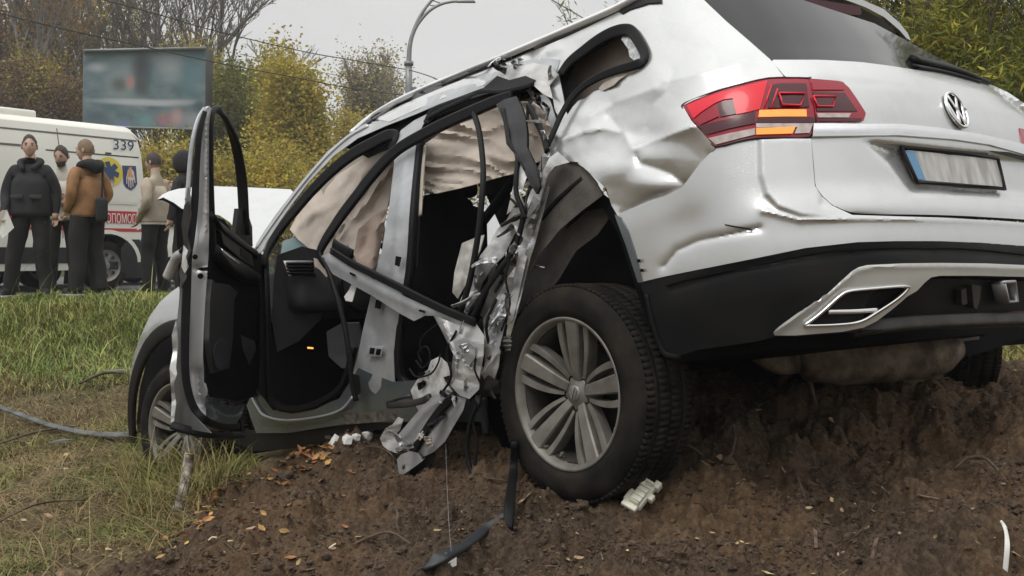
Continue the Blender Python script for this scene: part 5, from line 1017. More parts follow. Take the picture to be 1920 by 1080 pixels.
def wood_mesh(segs, rmin=.004):
    V = []; F = []
    for pts, r0, r1, lev in segs:
        k = 7 if lev == 0 else 4 if lev < 3 else 3; m = len(pts); base = len(V); rr = np.linspace(max(r0, rmin), max(r1, rmin * .7), m)
        v, f = tube_vf(pts, list(rr), k, False); V += v; F += [tuple(i + base for i in q) for q in f]
    return V, F
def leaf_mesh(cents, rg, ln, wd, droop=0., name='crown', m=None, parent=None):
    n = len(cents); P = np.asarray(cents, float); a = rg.normal(0, 1, (n, 3)); a[:, 2] = a[:, 2] * .7 - droop; a /= np.linalg.norm(a, axis=1, keepdims=True)
    b = rg.normal(0, 1, (n, 3)); b -= a * (a * b).sum(1, keepdims=True); b /= np.linalg.norm(b, axis=1, keepdims=True); s = rg.uniform(.6, 1.35, (n, 1)); cr = np.cross(a, b)
    l = ln * s; w = wd * s; V = np.stack([P - a * l * .5, P + b * w * .5 + cr * w * .15, P + a * l * .5, P - b * w * .5 + cr * w * .15], 1).reshape(-1, 3)
    F = np.arange(n * 4).reshape(n, 4); return link(name, mesh_np(name, V, F, False), m, parent)
def tree(name, label, cat, x, y, H, seed, bark, leafm=None, nleaf=0, ln=.12, wd=.07, levels=3, spread=.7, up=.25, nch=(3, 5), lean=(0, 0), group=None, sp=.25, droop=0., shrink=.62, first=.3, rbase=None, tall=.6, zmax=None, stems=1, rmin=.006, clump=.55):
    rg = random.Random(seed); nr = np.random.default_rng(seed); z0 = float(ground_base(np.array([x]), np.array([y]))[0]); root = empty(name, (x, y, z0 - .05)); tag(root, label, cat, group)
    segs = []; tips = []
    for s_ in range(stems):
        a = rg.uniform(0, 6.28); off = Vector((math.cos(a), math.sin(a), 0)) * (.0 if stems == 1 else .25 * rg.random()); dv = Vector((lean[0], lean[1], 1)) + (off * 1.2 if stems > 1 else Vector())
        grow(rg, off, dv.normalized(), H * tall * (1 if s_ == 0 else rg.uniform(.7, 1)), rbase or H * .016, 0, levels, segs, tips, up, spread, nch, shrink, .06, first)
    mz = max(q.z for pts, *_ in segs for q in pts) + (sp if nleaf else 0); kz = H / mz
    for pts, *_ in segs:
        for q in pts: q *= kz
    V, F = wood_mesh(segs, rmin); link('trunk', mesh_py('trunk', V, F, True), bark, root)
    if nleaf:
        T = [q for t in tips for q in t[0][1:]]; T = np.array([q[:] for q in T]); 
        keep = fbm(T[:, 0] * 1.3 + seed, T[:, 2] * 1.3 + T[:, 1], 2, seed) > nr.uniform(.1, clump, len(T)); T = T[keep] if keep.sum() > 10 else T
        c = T[nr.integers(0, len(T), nleaf)] + nr.normal(0, sp, (nleaf, 3)); c = c[c[:, 2] > .1]
        leaf_mesh(c, nr, ln, wd, droop, 'crown', leafm, root)
    return root
BARK = mat('grey bark', (.19, .165, .14), .9, var=.5, vscale=6); BARKB = mat('brown twigs', (.15, .115, .095), .9, var=.4, vscale=4); BARKP = mat('pale bark', (.26, .235, .21), .9, var=.4, vscale=5)
def leafmat(n, c, c2):
    m = mat(n, c, .7, col2=c2, vscale=.9, island=.4, spec=.25); nt = m.node_tree; b = nt.nodes['Principled BSDF']; o = nt.nodes['Material Output']
    t = nt.nodes.new('ShaderNodeBsdfTranslucent'); x = nt.nodes.new('ShaderNodeMixShader'); x.inputs[0].default_value = .4
    nt.links.new(b.inputs['Base Color'].links[0].from_socket, t.inputs['Color']); nt.links.new(b.outputs[0], x.inputs[1]); nt.links.new(t.outputs[0], x.inputs[2]); nt.links.new(x.outputs[0], o.inputs[0]); return m
LG = leafmat('green leaves', (.12, .16, .05), (.26, .25, .06)); LY = leafmat('yellow leaves', (.58, .45, .07), (.36, .33, .07)); LB = leafmat('brown leaves', (.33, .20, .07), (.19, .13, .065)); LO = leafmat('olive leaves', (.33, .30, .07), (.46, .36, .07)); LP = leafmat('pale leaves', (.40, .32, .17), (.30, .27, .10)); LD = leafmat('dark thicket leaves', (.17, .115, .085), (.24, .17, .08))
LW = leafmat('willow leaves', (.27, .28, .055), (.14, .17, .04)); LW2 = leafmat('yellowing willow leaves', (.55, .47, .07), (.36, .34, .07))
def at(u, dep): w = Wd(u, 475, dep); return w[0], w[1]
GT = 'trees beyond the road'
def T(u, dep, top, name, label, cat='tree', **k):
    x, y = at(u, dep); H = (475 - top) / F_PX * dep + .55; return tree(name, label, cat, x, y, H, **k)
# thicket on the left
T(-60, 50, -180, 'thicket_tree', 'tall brown-leaved tree at the left edge, behind the ambulance roof', seed=11, bark=BARK, leafm=LB, nleaf=9000, ln=.17, wd=.12, levels=4, group=GT, sp=.22, tall=.62, stems=2)
T(40, 54, -200, 'thicket_tree', 'orange-brown tree rising over the head of the man in the black jacket', seed=12, bark=BARK, leafm=LB, nleaf=9000, ln=.17, wd=.12, levels=4, group=GT, sp=.25, tall=.62, stems=2)
T(92, 47, -160, 'thicket_tree', 'pale-trunked tree with sparse brown leaves left of the billboard', seed=13, bark=BARKP, leafm=LB, nleaf=4200, ln=.16, wd=.11, levels=4, group=GT, sp=.25, tall=.7)
T(150, 56, -120, 'thicket_tree', 'brownish tree standing just behind the left edge of the billboard', seed=14, bark=BARK, leafm=LO, nleaf=9000, ln=.17, wd=.12, levels=4, group=GT, sp=.25, tall=.62, stems=2)
T(10, 44, 60, 'thicket_bush', 'dark brown leafless bush low behind the ambulance roof at the left edge', 'bush', seed=15, bark=BARKB, leafm=LD, nleaf=14000, ln=.14, wd=.10, levels=4, sp=.3, stems=6, tall=.8, group=GT)
T(75, 45, 95, 'thicket_bush', 'brown tangle of twigs between the ambulance roof and the pale-trunked tree', 'bush', seed=16, bark=BARKB, leafm=LD, nleaf=12000, ln=.14, wd=.10, levels=4, sp=.3, stems=6, tall=.8, group=GT)
T(130, 46, 80, 'thicket_bush', 'brown bush touching the left edge of the billboard', 'bush', seed=17, bark=BARKB, leafm=LO, nleaf=12000, ln=.14, wd=.10, levels=4, sp=.3, stems=5, tall=.8, group=GT)
T(-30, 60, -60, 'thicket_tree', 'grey-brown tree filling the far left corner behind the others', seed=18, bark=BARK, leafm=LD, nleaf=9000, ln=.2, wd=.14, levels=4, group=GT, sp=.5, stems=3)
T(215, 58, -60, 'thicket_tree', 'yellow-brown tree showing over the top of the billboard', seed=19, bark=BARK, leafm=LY, nleaf=2600, ln=.11, wd=.08, levels=4, group=GT, sp=.3, stems=2)
# bare tree fanning out above the billboard
T(262, 50, -190, 'bare_tree', 'leafless tree with branches fanned out above the billboard', seed=21, bark=BARK, levels=5, spread=.62, up=.30, nch=(3, 4), tall=.50, lean=(.16, 0), group=GT, shrink=.68, rmin=.016, stems=3)
T(310, 54, -90, 'bare_tree', 'smaller leafless tree behind the right half of the billboard', seed=22, bark=BARK, levels=5, spread=.7, up=.22, nch=(3, 4), tall=.52, lean=(.10, 0), group=GT, shrink=.66, rmin=.016, stems=2)
# beyond the road, centre
T(505, 46, 62, 'green_tree', 'tall green tree turning yellow at its top, right of the billboard', seed=31, bark=BARK, leafm=LO, nleaf=24000, ln=.17, wd=.11, levels=4, group=GT, sp=.45, spread=.6, tall=.8, first=.1, nch=(4, 6), clump=.35)
T(452, 43, 108, 'green_tree', 'dark green tree behind the open front door of the wreck', seed=32, bark=BARK, leafm=LG, nleaf=16000, ln=.16, wd=.10, levels=4, group=GT, sp=.42, spread=.7, tall=.7, first=.1)
T(415, 48, 72, 'green_tree', 'olive tree just right of the billboard edge', seed=33, bark=BARK, leafm=LO, nleaf=20000, ln=.16, wd=.10, levels=4, group=GT, sp=.5, tall=.78, first=.1, nch=(4, 6), clump=.35)
T(588, 42, 112, 'yellow_tree', 'bright yellow tree with a pointed top between green tree and bare trees', seed=34, bark=BARK, leafm=LY, nleaf=24000, ln=.15, wd=.10, levels=4, group=GT, sp=.34, spread=.5, up=.4, tall=.85, first=.08, nch=(4, 6), clump=.3)
T(545, 41, 205, 'yellow_tree', 'low yellow tree at the left foot of the pointed yellow one', seed=35, bark=BARK, leafm=LY, nleaf=9000, ln=.14, wd=.09, levels=4, group=GT, sp=.35, tall=.75, first=.08)
for u, top, lab, sd, lm in ((300, 252, 'yellow-brown bush beyond the road, right behind the man in the beige jacket', 41, LO), (352, 262, 'yellow-brown bush beyond the hooded person', 42, LO), (415, 265, 'yellow bush seen through the window frame of the open door', 43, LY), (470, 268, 'olive bush beyond the bonnet, right of the door frame', 44, LO), (520, 275, 'yellow bush beyond the right end of the bonnet', 45, LY), (265, 250, 'olive bush showing beside the rear corner of the ambulance roof', 46, LO)):
    T(u, 33, top, 'bush', lab, 'bush', seed=sd, bark=BARKB, leafm=lm, nleaf=9000, ln=.11, wd=.075, levels=3, sp=.34, stems=5, tall=.85, first=.08, spread=.8, group='bushes beyond the road')
for u, top, lab, sd in ((652, 84, 'pale half-bare tree left of the street lamp', 51), (700, 82, 'pale half-bare tree close behind the street lamp, with two stems', 52), (742, 92, 'thin pale tree right beside the street lamp pole', 53)):
    T(u, 62, top, 'pale_tree', lab, seed=sd, bark=BARKP, leafm=LP, nleaf=5200, ln=.16, wd=.11, levels=4, group=GT, sp=.5, spread=.5, up=.45, tall=.72, stems=2, rmin=.016, nch=(4, 6))
T(668, 50, 200, 'yellow_tree', 'small green-yellow tree low under the pale half-bare trees', seed=54, bark=BARK, leafm=LO, nleaf=7000, ln=.16, wd=.1, levels=3, group=GT, sp=.4, tall=.75, first=.1)
T(720, 52, 215, 'yellow_tree', 'low yellowish tree under the street lamp, next to the wreck roof', seed=55, bark=BARK, leafm=LY, nleaf=5000, ln=.16, wd=.1, levels=3, group=GT, sp=.4, tall=.75, first=.1)
# hidden row behind the wreck, so the view stays closed from the side
for u, sd in ((860, 61), (1010, 62), (1180, 63)):
    T(u, 48, 160, 'green_tree', {61: 'green tree hidden behind the wreck, nearest to the street lamp', 62: 'green tree hidden behind the wreck roof, between two others', 63: 'green tree hidden behind the rear quarter of the wreck'}[sd], seed=sd, bark=BARK, leafm=LO, nleaf=6000, ln=.2, wd=.13, levels=3, group='trees hidden behind the wreck', sp=.5, first=.1)
# willow bushes on the right
def willow(u, dep, top, seed, label, n, lm, n2, zlo=.2, wide=1.0):
    x, y = at(u, dep); H = (475 - top) / F_PX * dep + .9; z0 = float(ground_base(np.array([x]), np.array([y]))[0]); root = empty('willow_bush', (x, y, z0 - .05)); tag(root, label, 'bush', 'willows behind the wreck')
    rg = random.Random(seed); nr = np.random.default_rng(seed); segs = []; tips = []
    for s_ in range(9):
        a = rg.uniform(0, 6.28); o = Vector((math.cos(a), math.sin(a), 0)) * .5 * rg.random(); grow(rg, o, (Vector((0, 0, 1)) + o * 1.3 * wide).normalized(), H * rg.uniform(.45, .75), .03, 0, 4, segs, tips, .22, .7, (3, 4), .62, .10, .12)
    V, F = wood_mesh(segs, .004); link('trunk', mesh_py('trunk', V, F, True), BARKB, root)
    Tn = np.array([q[:] for t in tips for q in t[0]]); Tn = Tn[Tn[:, 2] > zlo]
    for nn, mm, sd in ((n, lm, 1), (n2, LW2, 2)):
        c = Tn[nr.integers(0, len(Tn), nn)] + nr.normal(0, .10, (nn, 3)); leaf_mesh(c, nr, .105, .020, .55, 'crown', mm, root)
    return root
willow(1720, 11.5, -260, 71, 'willow bush with narrow green leaves right beside the spoiler', 26000, LW, 4000)
willow(1900, 10.6, -240, 72, 'willow bush with many yellow leaves above the right end of the tailgate', 26000, LW, 9000)
willow(2090, 11.0, -260, 73, 'willow bush cut by the right edge of the picture', 16000, LW, 5000)
willow(1800, 13.5, -330, 74, 'taller dark willow standing behind the two by the tailgate', 22000, LG, 1500)
willow(1580, 13.5, -250, 75, 'willow bush hidden behind the spoiler', 12000, LG, 1500)

# ================================================================== STREET LAMP, WIRES, BILLBOARD
LD_ = 34
lamp = empty('street_lamp', tuple(Wd(767, 475, LD_)[:2]) + (0,)); tag(lamp, 'grey double-armed street lamp rising behind the wreck roof', 'street lamp')
lo = np.array(lamp.location)
M_GALV = mat('galvanised steel', (.27, .28, .28), .5, .5, var=.2, vscale=3)
def lw(u, v): return Wd(u, v, LD_) - lo
b0 = lw(767, 300); b0 = np.array([lw(766.5, 119)[0], 0, 0]); tube('pole', [(0, 0, 0), (0, 0, 3), tuple(lw(766.5, 119))], [.13, .12, .11], M_GALV, lamp, 12)
lathe('collar', [(.0, -.06), (.15, -.06), (.15, .06), (0, .06)], M_GALV, lamp, 16, 'Z').location = tuple(lw(766.5, 119))
tube('arm', [lw(766.5, 119), lw(768, 90), lw(773, 66), lw(784, 38), lw(797, 16), lw(810, 0), lw(826, -16), lw(850, -30)], [.085, .07, .06, .05, .045, .04], M_GALV, lamp)
tube('arm', [lw(768, 90), lw(773, 68), lw(783, 46), lw(800, 25), lw(816, 13), lw(833, 6), lw(850, 3), lw(862, 2.5)], [.06, .055, .05, .045, .04], M_GALV, lamp)
for (u, v) in ((874, 2), (866, -34)):
    mb = MB(); c = lw(u, v); mb.box((0, 0, 0), (.62, .2, .09), taper=.75); o = mb.build('lamp_head', M_GALV, lamp, bevel=.02); o.location = c
tube('brace', [lw(806, 10), lw(818, 11)], .02, M_GALV, lamp, 5, 2); tube('brace', [lw(812, 1), lw(826, 6)], .02, M_GALV, lamp, 5, 2)
bk = MB(); c = lw(772, 166); bk.box(c, (.3, .1, .1)); bk.build('wire_bracket', M_GALV, lamp)
M_WIRE = mat('black cable', (.03, .03, .03), .6)
def wire(L, r, label, grp='overhead wires'):
    P = [Wd(*q) for q in L]; o0 = P[0]; o = tube('overhead_wire', [p - o0 for p in P], r, M_WIRE, None, 5, 5); o.location = o0; tag(o, label, 'wire', grp)
wire([(-80, 4, 24), (83, 46, 26), (167, 65, 27), (250, 83, 28), (405, 117, 30), (578, 150, 33), (650, 164, 34), (752, 178, 34)], .016, 'overhead wire running past the top corner of the billboard down to the lamp pole')
wire([(180, -4, 26), (300, 28, 28), (400, 57, 30), (567, 96, 33), (650, 111, 34), (766, 131, 34)], .016, 'upper overhead wire crossing the grey sky to the street lamp')
wire([(766, 131, 34), (800, 141, 32), (828, 153, 30), (900, 190, 26)], .016, 'short wire from the street lamp down behind the wreck roof')
wire([(1010, -16, 24), (1035, 0, 25), (1100, 38, 27), (1180, 90, 30)], .013, 'wire at the top of the sky, above the wreck roof')
wire([(450, 101, 60), (520, 118, 60), (620, 139, 60), (760, 164, 60)], .018, 'faint distant wire between the green tree and the pale trees')
BD = 40
bb = empty('billboard', tuple(Wd(278, 475, BD)[:2]) + (0,)); tag(bb, 'large teal advertising billboard above the ambulance roof', 'billboard')
bo = np.array(bb.location); bw = lambda u, v, d: Wd(u, v, d) - bo
def quad(name, L, m, par, t=.02):
    o = link(name, mesh_py(name, [q for q in L], [tuple(range(len(L)))]), m, par); n_ = o.data.polygons[0].normal
    if n_.dot(Vector(CAM - bo)) < 0 and par is bb: o.data.flip_normals()
    if t: solid(o, t, -1)
    return o
dL, dR = 38.5, 40.5
def bq(u, v, lift=0.): return bw(u, v, np.interp(u, [157, 386], [dL, dR]) - lift)
def print_mat():
    """out-of-register soft print: colour patches with feathered edges, placed in the sheet's own coordinates"""
    m = bpy.data.materials.new('billboard print'); m.use_nodes = True; nt = m.node_tree; b = nt.nodes['Principled BSDF']; N = nt.nodes.new; L = nt.links.new; b.inputs['Roughness'].default_value = .6
    uv = N('ShaderNodeUVMap'); nz = N('ShaderNodeTexNoise'); nz.inputs['Scale'].default_value = 5; L(uv.outputs[0], nz.inputs['Vector'])
    r = N('ShaderNodeValToRGB'); e = r.color_ramp.elements; e[0].position = .35; e[0].color = (.075, .135, .15, 1); e[1].position = .7; e[1].color = (.19, .235, .25, 1); L(nz.outputs[0], r.inputs[0]); last = r.outputs[0]
    for u, v, a, h, f, c in ((.11, .80, .10, .09, 1.3, (.42, .45, .47)), (.30, .62, .20, .35, 1.2, (.25, .30, .31)), (.46, .80, .10, .30, .9, (.045, .05, .055)), (.46, .56, .08, .16, .9, (.06, .065, .065)), (.28, .58, .09, .14, .9, (.09, .10, .09)), (.37, .62, .045, .11, .9, (.42, .22, .19)), (.70, .80, .16, .22, 1.4, (.29, .335, .345)), (.88, .70, .12, .35, 1.2, (.10, .20, .23)), (.50, .35, .48, .055, .7, (.44, .46, .48)), (.10, .13, .14, .12, .9, (.07, .10, .125)), (.32, .04, .05, .06, .9, (.12, .15, .36)), (.50, .10, .10, .12, 1, (.14, .28, .30)), (.66, .12, .09, .13, .9, (.33, .16, .18)), (.76, .16, .07, .16, .9, (.46, .30, .29)), (.90, .12, .14, .14, .9, (.28, .29, .30)), (.95, .3, .06, .1, .9, (.06, .09, .10))):
        s1 = N('ShaderNodeVectorMath'); s1.operation = 'SUBTRACT'; L(uv.outputs[0], s1.inputs[0]); s1.inputs[1].default_value = (u, v, 0); s2 = N('ShaderNodeVectorMath'); s2.operation = 'MULTIPLY'; L(s1.outputs[0], s2.inputs[0]); s2.inputs[1].default_value = (1 / a, 1 / h, 0)
        s3 = N('ShaderNodeVectorMath'); s3.operation = 'LENGTH'; L(s2.outputs[0], s3.inputs[0]); mr = N('ShaderNodeMapRange'); mr.interpolation_type = 'SMOOTHSTEP'; mr.inputs['From Min'].default_value = max(0, 1 - f); mr.inputs['From Max'].default_value = 1.25; mr.inputs['To Min'].default_value = .92; mr.inputs['To Max'].default_value = 0; L(s3.outputs['Value'], mr.inputs[0])
        mx = N('ShaderNodeMix'); mx.data_type = 'RGBA'; L(mr.outputs[0], mx.inputs['Factor']); L(last, mx.inputs['A']); mx.inputs['B'].default_value = c + (1,); last = mx.outputs['Result']
    L(last, b.inputs['Base Color']); return m
pn = quad('panel', [bq(158, 97), bq(386, 92), bq(384, 243), bq(156, 236)], print_mat(), bb, .3)
ul = pn.data.uv_layers.new(name='UVMap'); uvs = {0: (0, 1), 1: (1, 1), 2: (1, 0), 3: (0, 0)}
for lp in pn.data.loops: ul.data[lp.index].uv = uvs[lp.vertex_index]
quad('side_frame', [bw(386, 92, 40.5), bw(400, 94, 41.2), bw(397, 244, 41.2), bw(384, 243, 40.5)], mat('billboard frame', (.07, .075, .08), .5, var=.3, vscale=2), bb, .1)
mb = MB(); mb.box((0, .6, 2.3), (.5, .5, 4.6)); mb.build('post', M_GALV, bb)
for L in ([(157, 96), (386, 91)], [(156, 237), (384, 244)]): sweep('frame_bar', [bq(*L[0], .1), bq((L[0][0] + L[1][0]) / 2, (L[0][1] + L[1][1]) / 2, .1), bq(*L[1], .1)], .05, .2, M_GALV, bb, sub=1)

# ================================================================== AMBULANCE
Q = Wd(279, 475, 16.0); VD = np.array([math.sin(R_(35.5)), math.cos(R_(35.5)), 0]); VN = np.array([math.cos(R_(35.5)), -math.sin(R_(35.5)), 0])
van = empty('ambulance', (Q[0], Q[1], 0.012)); van.rotation_euler = (0, 0, math.atan2(-VD[1], -VD[0])); tag(van, 'cream ambulance van with red stripes and the number 339', 'van')
def vp(u, v, out=0.):
    d = RW.T @ np.array([(u - 960) / F_PX, (v - 540) / F_PX, 1.]); o = np.array([Q[0], Q[1], .012]); t = ((o + VN * out - CAM) @ VN) / (d @ VN); P = CAM + d * t - o
    return float(P @ -VD), float(P[2])
M_VAN = mat('cream van paint', (.76, .75, .68), .4, coat=.4, var=.06, vscale=2); M_VRED = mat('red stripe', (.50, .035, .045), .45); M_VBLK = mat('van black plastic', (.018, .018, .02), .55); M_VBLUE = mat('dark blue lettering', (.03, .06, .13), .5)
def vy(x, z): return -.16 * np.clip((z - 1.2) / 1.25, 0, None) ** 2.2 - .05 * np.clip((.7 - z) / .5, 0, None) ** 2 - .10 * np.clip((.14 - x) / .14, 0, None) ** 2.6
ztop = 2.33
wx, wz = vp(203, 506)[0], .36
arch = [(wx + .50 * math.cos(a), wz + .46 * math.sin(a)) for a in np.linspace(PI, 0, 18)]
out = [(0.0, .58), (.02, 1.2), (.05, 2.0), (.10, 2.22), (.2, ztop), (2.0, ztop), (5.0, ztop - .02), (5.4, 1.95), (5.9, 1.2), (6.1, .9), (6.1, .3), (wx + .50, .3)] + [(a, b) for a, b in reversed(arch[:-1])][0:0] + [(wx + .50, wz)] + [(wx + .50 * math.cos(a), wz + .46 * math.sin(a)) for a in np.linspace(0, PI, 16)][1:-1] + [(wx - .50, wz), (max(wx - .50, .03), .58)]
def vpanel(name, P2, m, lift=0., res=.12, t=0., par=None, holes=()):
    pts, F = cdt(P2, res, holes, .05); y = vy(pts[:, 0], pts[:, 1]) + lift; X = np.stack([pts[:, 0], y, pts[:, 1]], -1); o = link(name, mesh_py(name, X, F, True), m, par or van)
    n_ = sum((p.normal * p.area for p in o.data.polygons), Vector())
    if n_.y < 0: o.data.flip_normals()
    if t: solid(o, t, -1)
    return o
side = vpanel('body_side', out, M_VAN, res=.14)
# roof, tail, far side, front as one shell
V = []; F = []; xs = [.0, .06, .2, .6, 2, 3.5, 5.0, 5.3, 5.8, 6.1]
def sect(x):
    zt = np.interp(x, [0, .06, .2, 5.0, 5.4, 5.9, 6.1], [2.08, 2.22, ztop, ztop - .02, 1.95, 1.2, .9]); y0 = float(vy(np.array(x), np.array(zt)))
    return [(x, y0, zt), (x, y0 - .05, zt + .06), (x, y0 - .16, zt + .10), (x, -1.0, zt + .13), (x, -2.0 - y0 + .16, zt + .10), (x, -2.0 - y0, zt), (x, -2.0, 1.2), (x, -2.0, .3)]
for x in xs: V += sect(x)
for i in range(len(xs) - 1):
    for j in range(7): F.append((i * 8 + j, i * 8 + j + 1, (i + 1) * 8 + j + 1, (i + 1) * 8 + j))
V += [(0, 0, .3), (0, -.02, 1.2), (6.1, 0, .3)]; nV = len(V); F.append((nV - 3, nV - 2, 0, 1, 2, 3, 4, 5, 6, 7)); k = (len(xs) - 1) * 8; F.append((nV - 1, k, k + 1, k + 2, k + 3, k + 4, k + 5, k + 6, k + 7))
link('roof_shell', mesh_py('roof_shell', V, F, True), M_VAN, van)
mb = MB(); mb.box((3.05, -1.0, .36), (5.9, 1.9, .12)); mb.build('chassis', M_VBLK, van)
zb = [(x, z) for x, z in ((wx + .52, .40), (6.05, .40), (6.05, .62), (wx + .52, .62))]
vpanel('sill_cladding', zb, M_VBLK, .012, .2)
x1, z1 = vp(226, 465); x2, z2 = vp(238, 449); x3, z3 = vp(274, 449); x4, z4 = vp(272, 521)
vpanel('corner_cladding', [(x1, z1), (x2, z2), (max(x3, .02), z3), (.02, z4), (x1 - .02, z4)], M_VBLK, .012, .15)
vpanel('arch_lining', [(wx + .49 * math.cos(a), wz + .45 * math.sin(a)) for a in np.linspace(0, PI, 16)] + [(wx - .49, .1), (wx + .49, .1)], M_VBLK, -.28, .2)
arch_o = [(wx + .56 * math.cos(a), wz + .52 * math.sin(a)) for a in np.linspace(.1, PI - .1, 16)]; arch_i = [(wx + .50 * math.cos(a), wz + .46 * math.sin(a)) for a in np.linspace(PI - .1, .1, 16)]
vpanel('arch_lip', arch_o + arch_i, M_VAN, .016, .1)
def vz(u, v): return vp(u, v)[1]
za, zb_ = vz(215, 395.5), vz(215, 418.5); zc, zd = vz(215, 428), vz(215, 434)
vpanel('red_stripe', [(.015, za), (5.6, za), (5.6, zb_), (.015, zb_)], M_VRED, .006, .2); vpanel('thin_red_stripe', [(.015, zc), (5.6, zc), (5.6, zd), (.015, zd)], M_VRED, .006, .2)
vpanel('waist_moulding', [(.015, za + .10), (5.6, za + .10), (5.6, za + .14), (.015, za + .14)], mat('cream moulding', (.66, .65, .58), .4, coat=.3), .012, .2)
def vtext(name, s, u, v, h, m, lift=.016, weight=0., sx=1., u_end=None):
    cu = bpy.data.curves.new(name, 'FONT'); cu.body = s; cu.size = h; cu.align_x = 'LEFT'; cu.extrude = .002; cu.offset = weight; o = bpy.data.objects.new(name, cu); C.objects.link(o); me = bpy.data.meshes.new_from_object(o.evaluated_get(bpy.context.evaluated_depsgraph_get())); bpy.data.objects.remove(o); o = link(name, me, None, van); me.materials.clear(); me.materials.append(m)
    x, z = vp(u, v)
    if u_end: q_ = [w_.co.x for w_ in me.vertices]; sx = (x - vp(u_end, v)[0]) / (max(q_) - min(q_))
    o.matrix_local = Matrix(((-1, 0, 0, x), (0, 0, 1, float(vy(np.array(x), np.array(z))) + lift), (0, 1, 0, z), (0, 0, 0, 1))) @ Matrix.Diagonal((sx, 1, 1, 1)); return o
M_VWH = mat('white lettering', (.72, .70, .66), .5)
vtext('number', '339', 215, 279, .205, M_VBLUE, lift=.02, u_end=253)
vtext('lettering', 'МЕДИЧНА ДОПОМОГА', 117, 415.5, .19, M_VWH, sx=.98, u_end=260)
zs = vz(200, 291); vpanel('seam', [(.12, zs), (1.6, zs), (1.6, zs + .018), (.12, zs + .018)], M_VBLK, .004, .3); xs_, _ = vp(116, 250)
vpanel('seam', [(xs_, .75), (xs_ + .014, .75), (xs_ + .014, ztop - .05), (xs_, ztop - .05)], mat('panel gap', (.12, .12, .11), .7), .004, .3)
zr = vz(100, 233); vpanel('gutter', [(.12, ztop - .13), (5.2, ztop - .13), (5.2, ztop - .105), (.12, ztop - .105)], mat('panel gap', (.2, .2, .2)), .004, .3)
zq = vz(20, 272); vpanel('rail_track', [(vp(44, 272)[0], zq), (5.0, zq), (5.0, zq + .03), (vp(44, 272)[0], zq + .03)], mat('panel gap', (.2, .2, .2)), .006, .3)
vpanel('rear_lamp', [(.03, .95), (.09, .95), (.085, 1.35), (.035, 1.35)], M_REDD, .006, .1)
xh, zh = vp(207, 287); vpanel('latch', [(xh - .05, zh - .012), (xh + .05, zh - .012), (xh + .05, zh + .012), (xh - .05, zh + .012)], M_VBLK, .01, .1)
# round yellow emblem and blue shield with an open hand
ex, ez_ = vp(207, 322); er_ = .215
vpanel('emblem_disc', [(ex + er_ * math.cos(a) * 1.0, ez_ + er_ * math.sin(a)) for a in np.linspace(0, 2 * PI, 28, endpoint=False)], mat('emblem yellow', (.62, .50, .05), .5), .008, .1)
for k in range(3):
    a = k * PI / 3 + .3; c, s_ = math.cos(a), math.sin(a); vpanel('emblem_bar', [(ex + c * .15 - s_ * .04, ez_ + s_ * .15 + c * .04), (ex - c * .15 - s_ * .04, ez_ - s_ * .15 + c * .04), (ex - c * .15 + s_ * .04, ez_ - s_ * .15 - c * .04), (ex + c * .15 + s_ * .04, ez_ + s_ * .15 - c * .04)], M_VBLUE, .012 + k * .003, .1)
vpanel('shield', [vp(231, 310), vp(257, 311), vp(257.5, 345), vp(253, 352), vp(245.5, 357), vp(236, 351), vp(232, 344)], mat('shield blue', (.035, .05, .15), .5), .008, .08)
M_HND = mat('shield hand', (.62, .52, .44), .5); M_HNO = mat('shield orange', (.55, .30, .12), .5)
vpanel('shield_hand', [vp(238, 330), vp(241, 318), vp(248, 316), vp(252, 322), vp(253, 334), vp(250, 338), vp(241, 338)], M_HND, .013, .06)
for L in ((238, 331, 237.5, 345), (241.5, 336, 241, 351), (245, 337, 245, 353), (248.5, 336, 249, 350), (252, 331, 253, 343)):
    vpanel('shield_finger', [vp(L[0] - 1.1, L[1]), vp(L[0] + 1.1, L[1]), vp(L[2] + .8, L[3]), vp(L[2] - .8, L[3])], M_HND, .014, .06)
vpanel('shield_figure', [vp(243, 314), vp(248, 313), vp(247, 324), vp(251, 332), vp(244, 330), vp(239, 333)], M_HNO, .018, .06)
mb = MB(); mb.box((vp(10, 210)[0], -.6, ztop + .14), (1.3, .5, .12)); mb.build('roof_vent', M_VAN, van, bevel=.03)
def simple_wheel(par, x, y, R_t, name='wheel', w=.2, nsp=8, rimm=None):
    q = empty(name, (x, y, R_t), (0, 0, 0), par); h = w / 2
    lathe('tyre', [(R_t * .62, -h), (R_t * .9, -h), (R_t, -h + .03), (R_t, h - .03), (R_t * .93, h), (R_t * .66, h + .004), (R_t * .62, h - .01)], M_TYRE, q, 36)
    lathe('rim', [(0, h - .02), (R_t * .16, h - .015), (R_t * .24, h - .04), (R_t * .46, h - .02), (R_t * .55, h - .03), (R_t * .60, h - .005), (R_t * .64, h)], rimm or mat('steel wheel', (.27, .26, .245), .5, .4, var=.3, vscale=20), q, 36)
    for i in range(nsp):
        a = 2 * PI * i / nsp; o = lathe('vent_hole', [(0, 0), (R_t * .075, 0), (R_t * .085, .004)], M_VBLK, q, 10); o.location = (R_t * .42 * math.cos(a), h - .012, R_t * .42 * math.sin(a))
    return q
simple_wheel(van, wx, -.13, .36); simple_wheel(van, wx, -1.85, .36); simple_wheel(van, 5.0, -.13, .36); simple_wheel(van, 5.0, -1.85, .36)

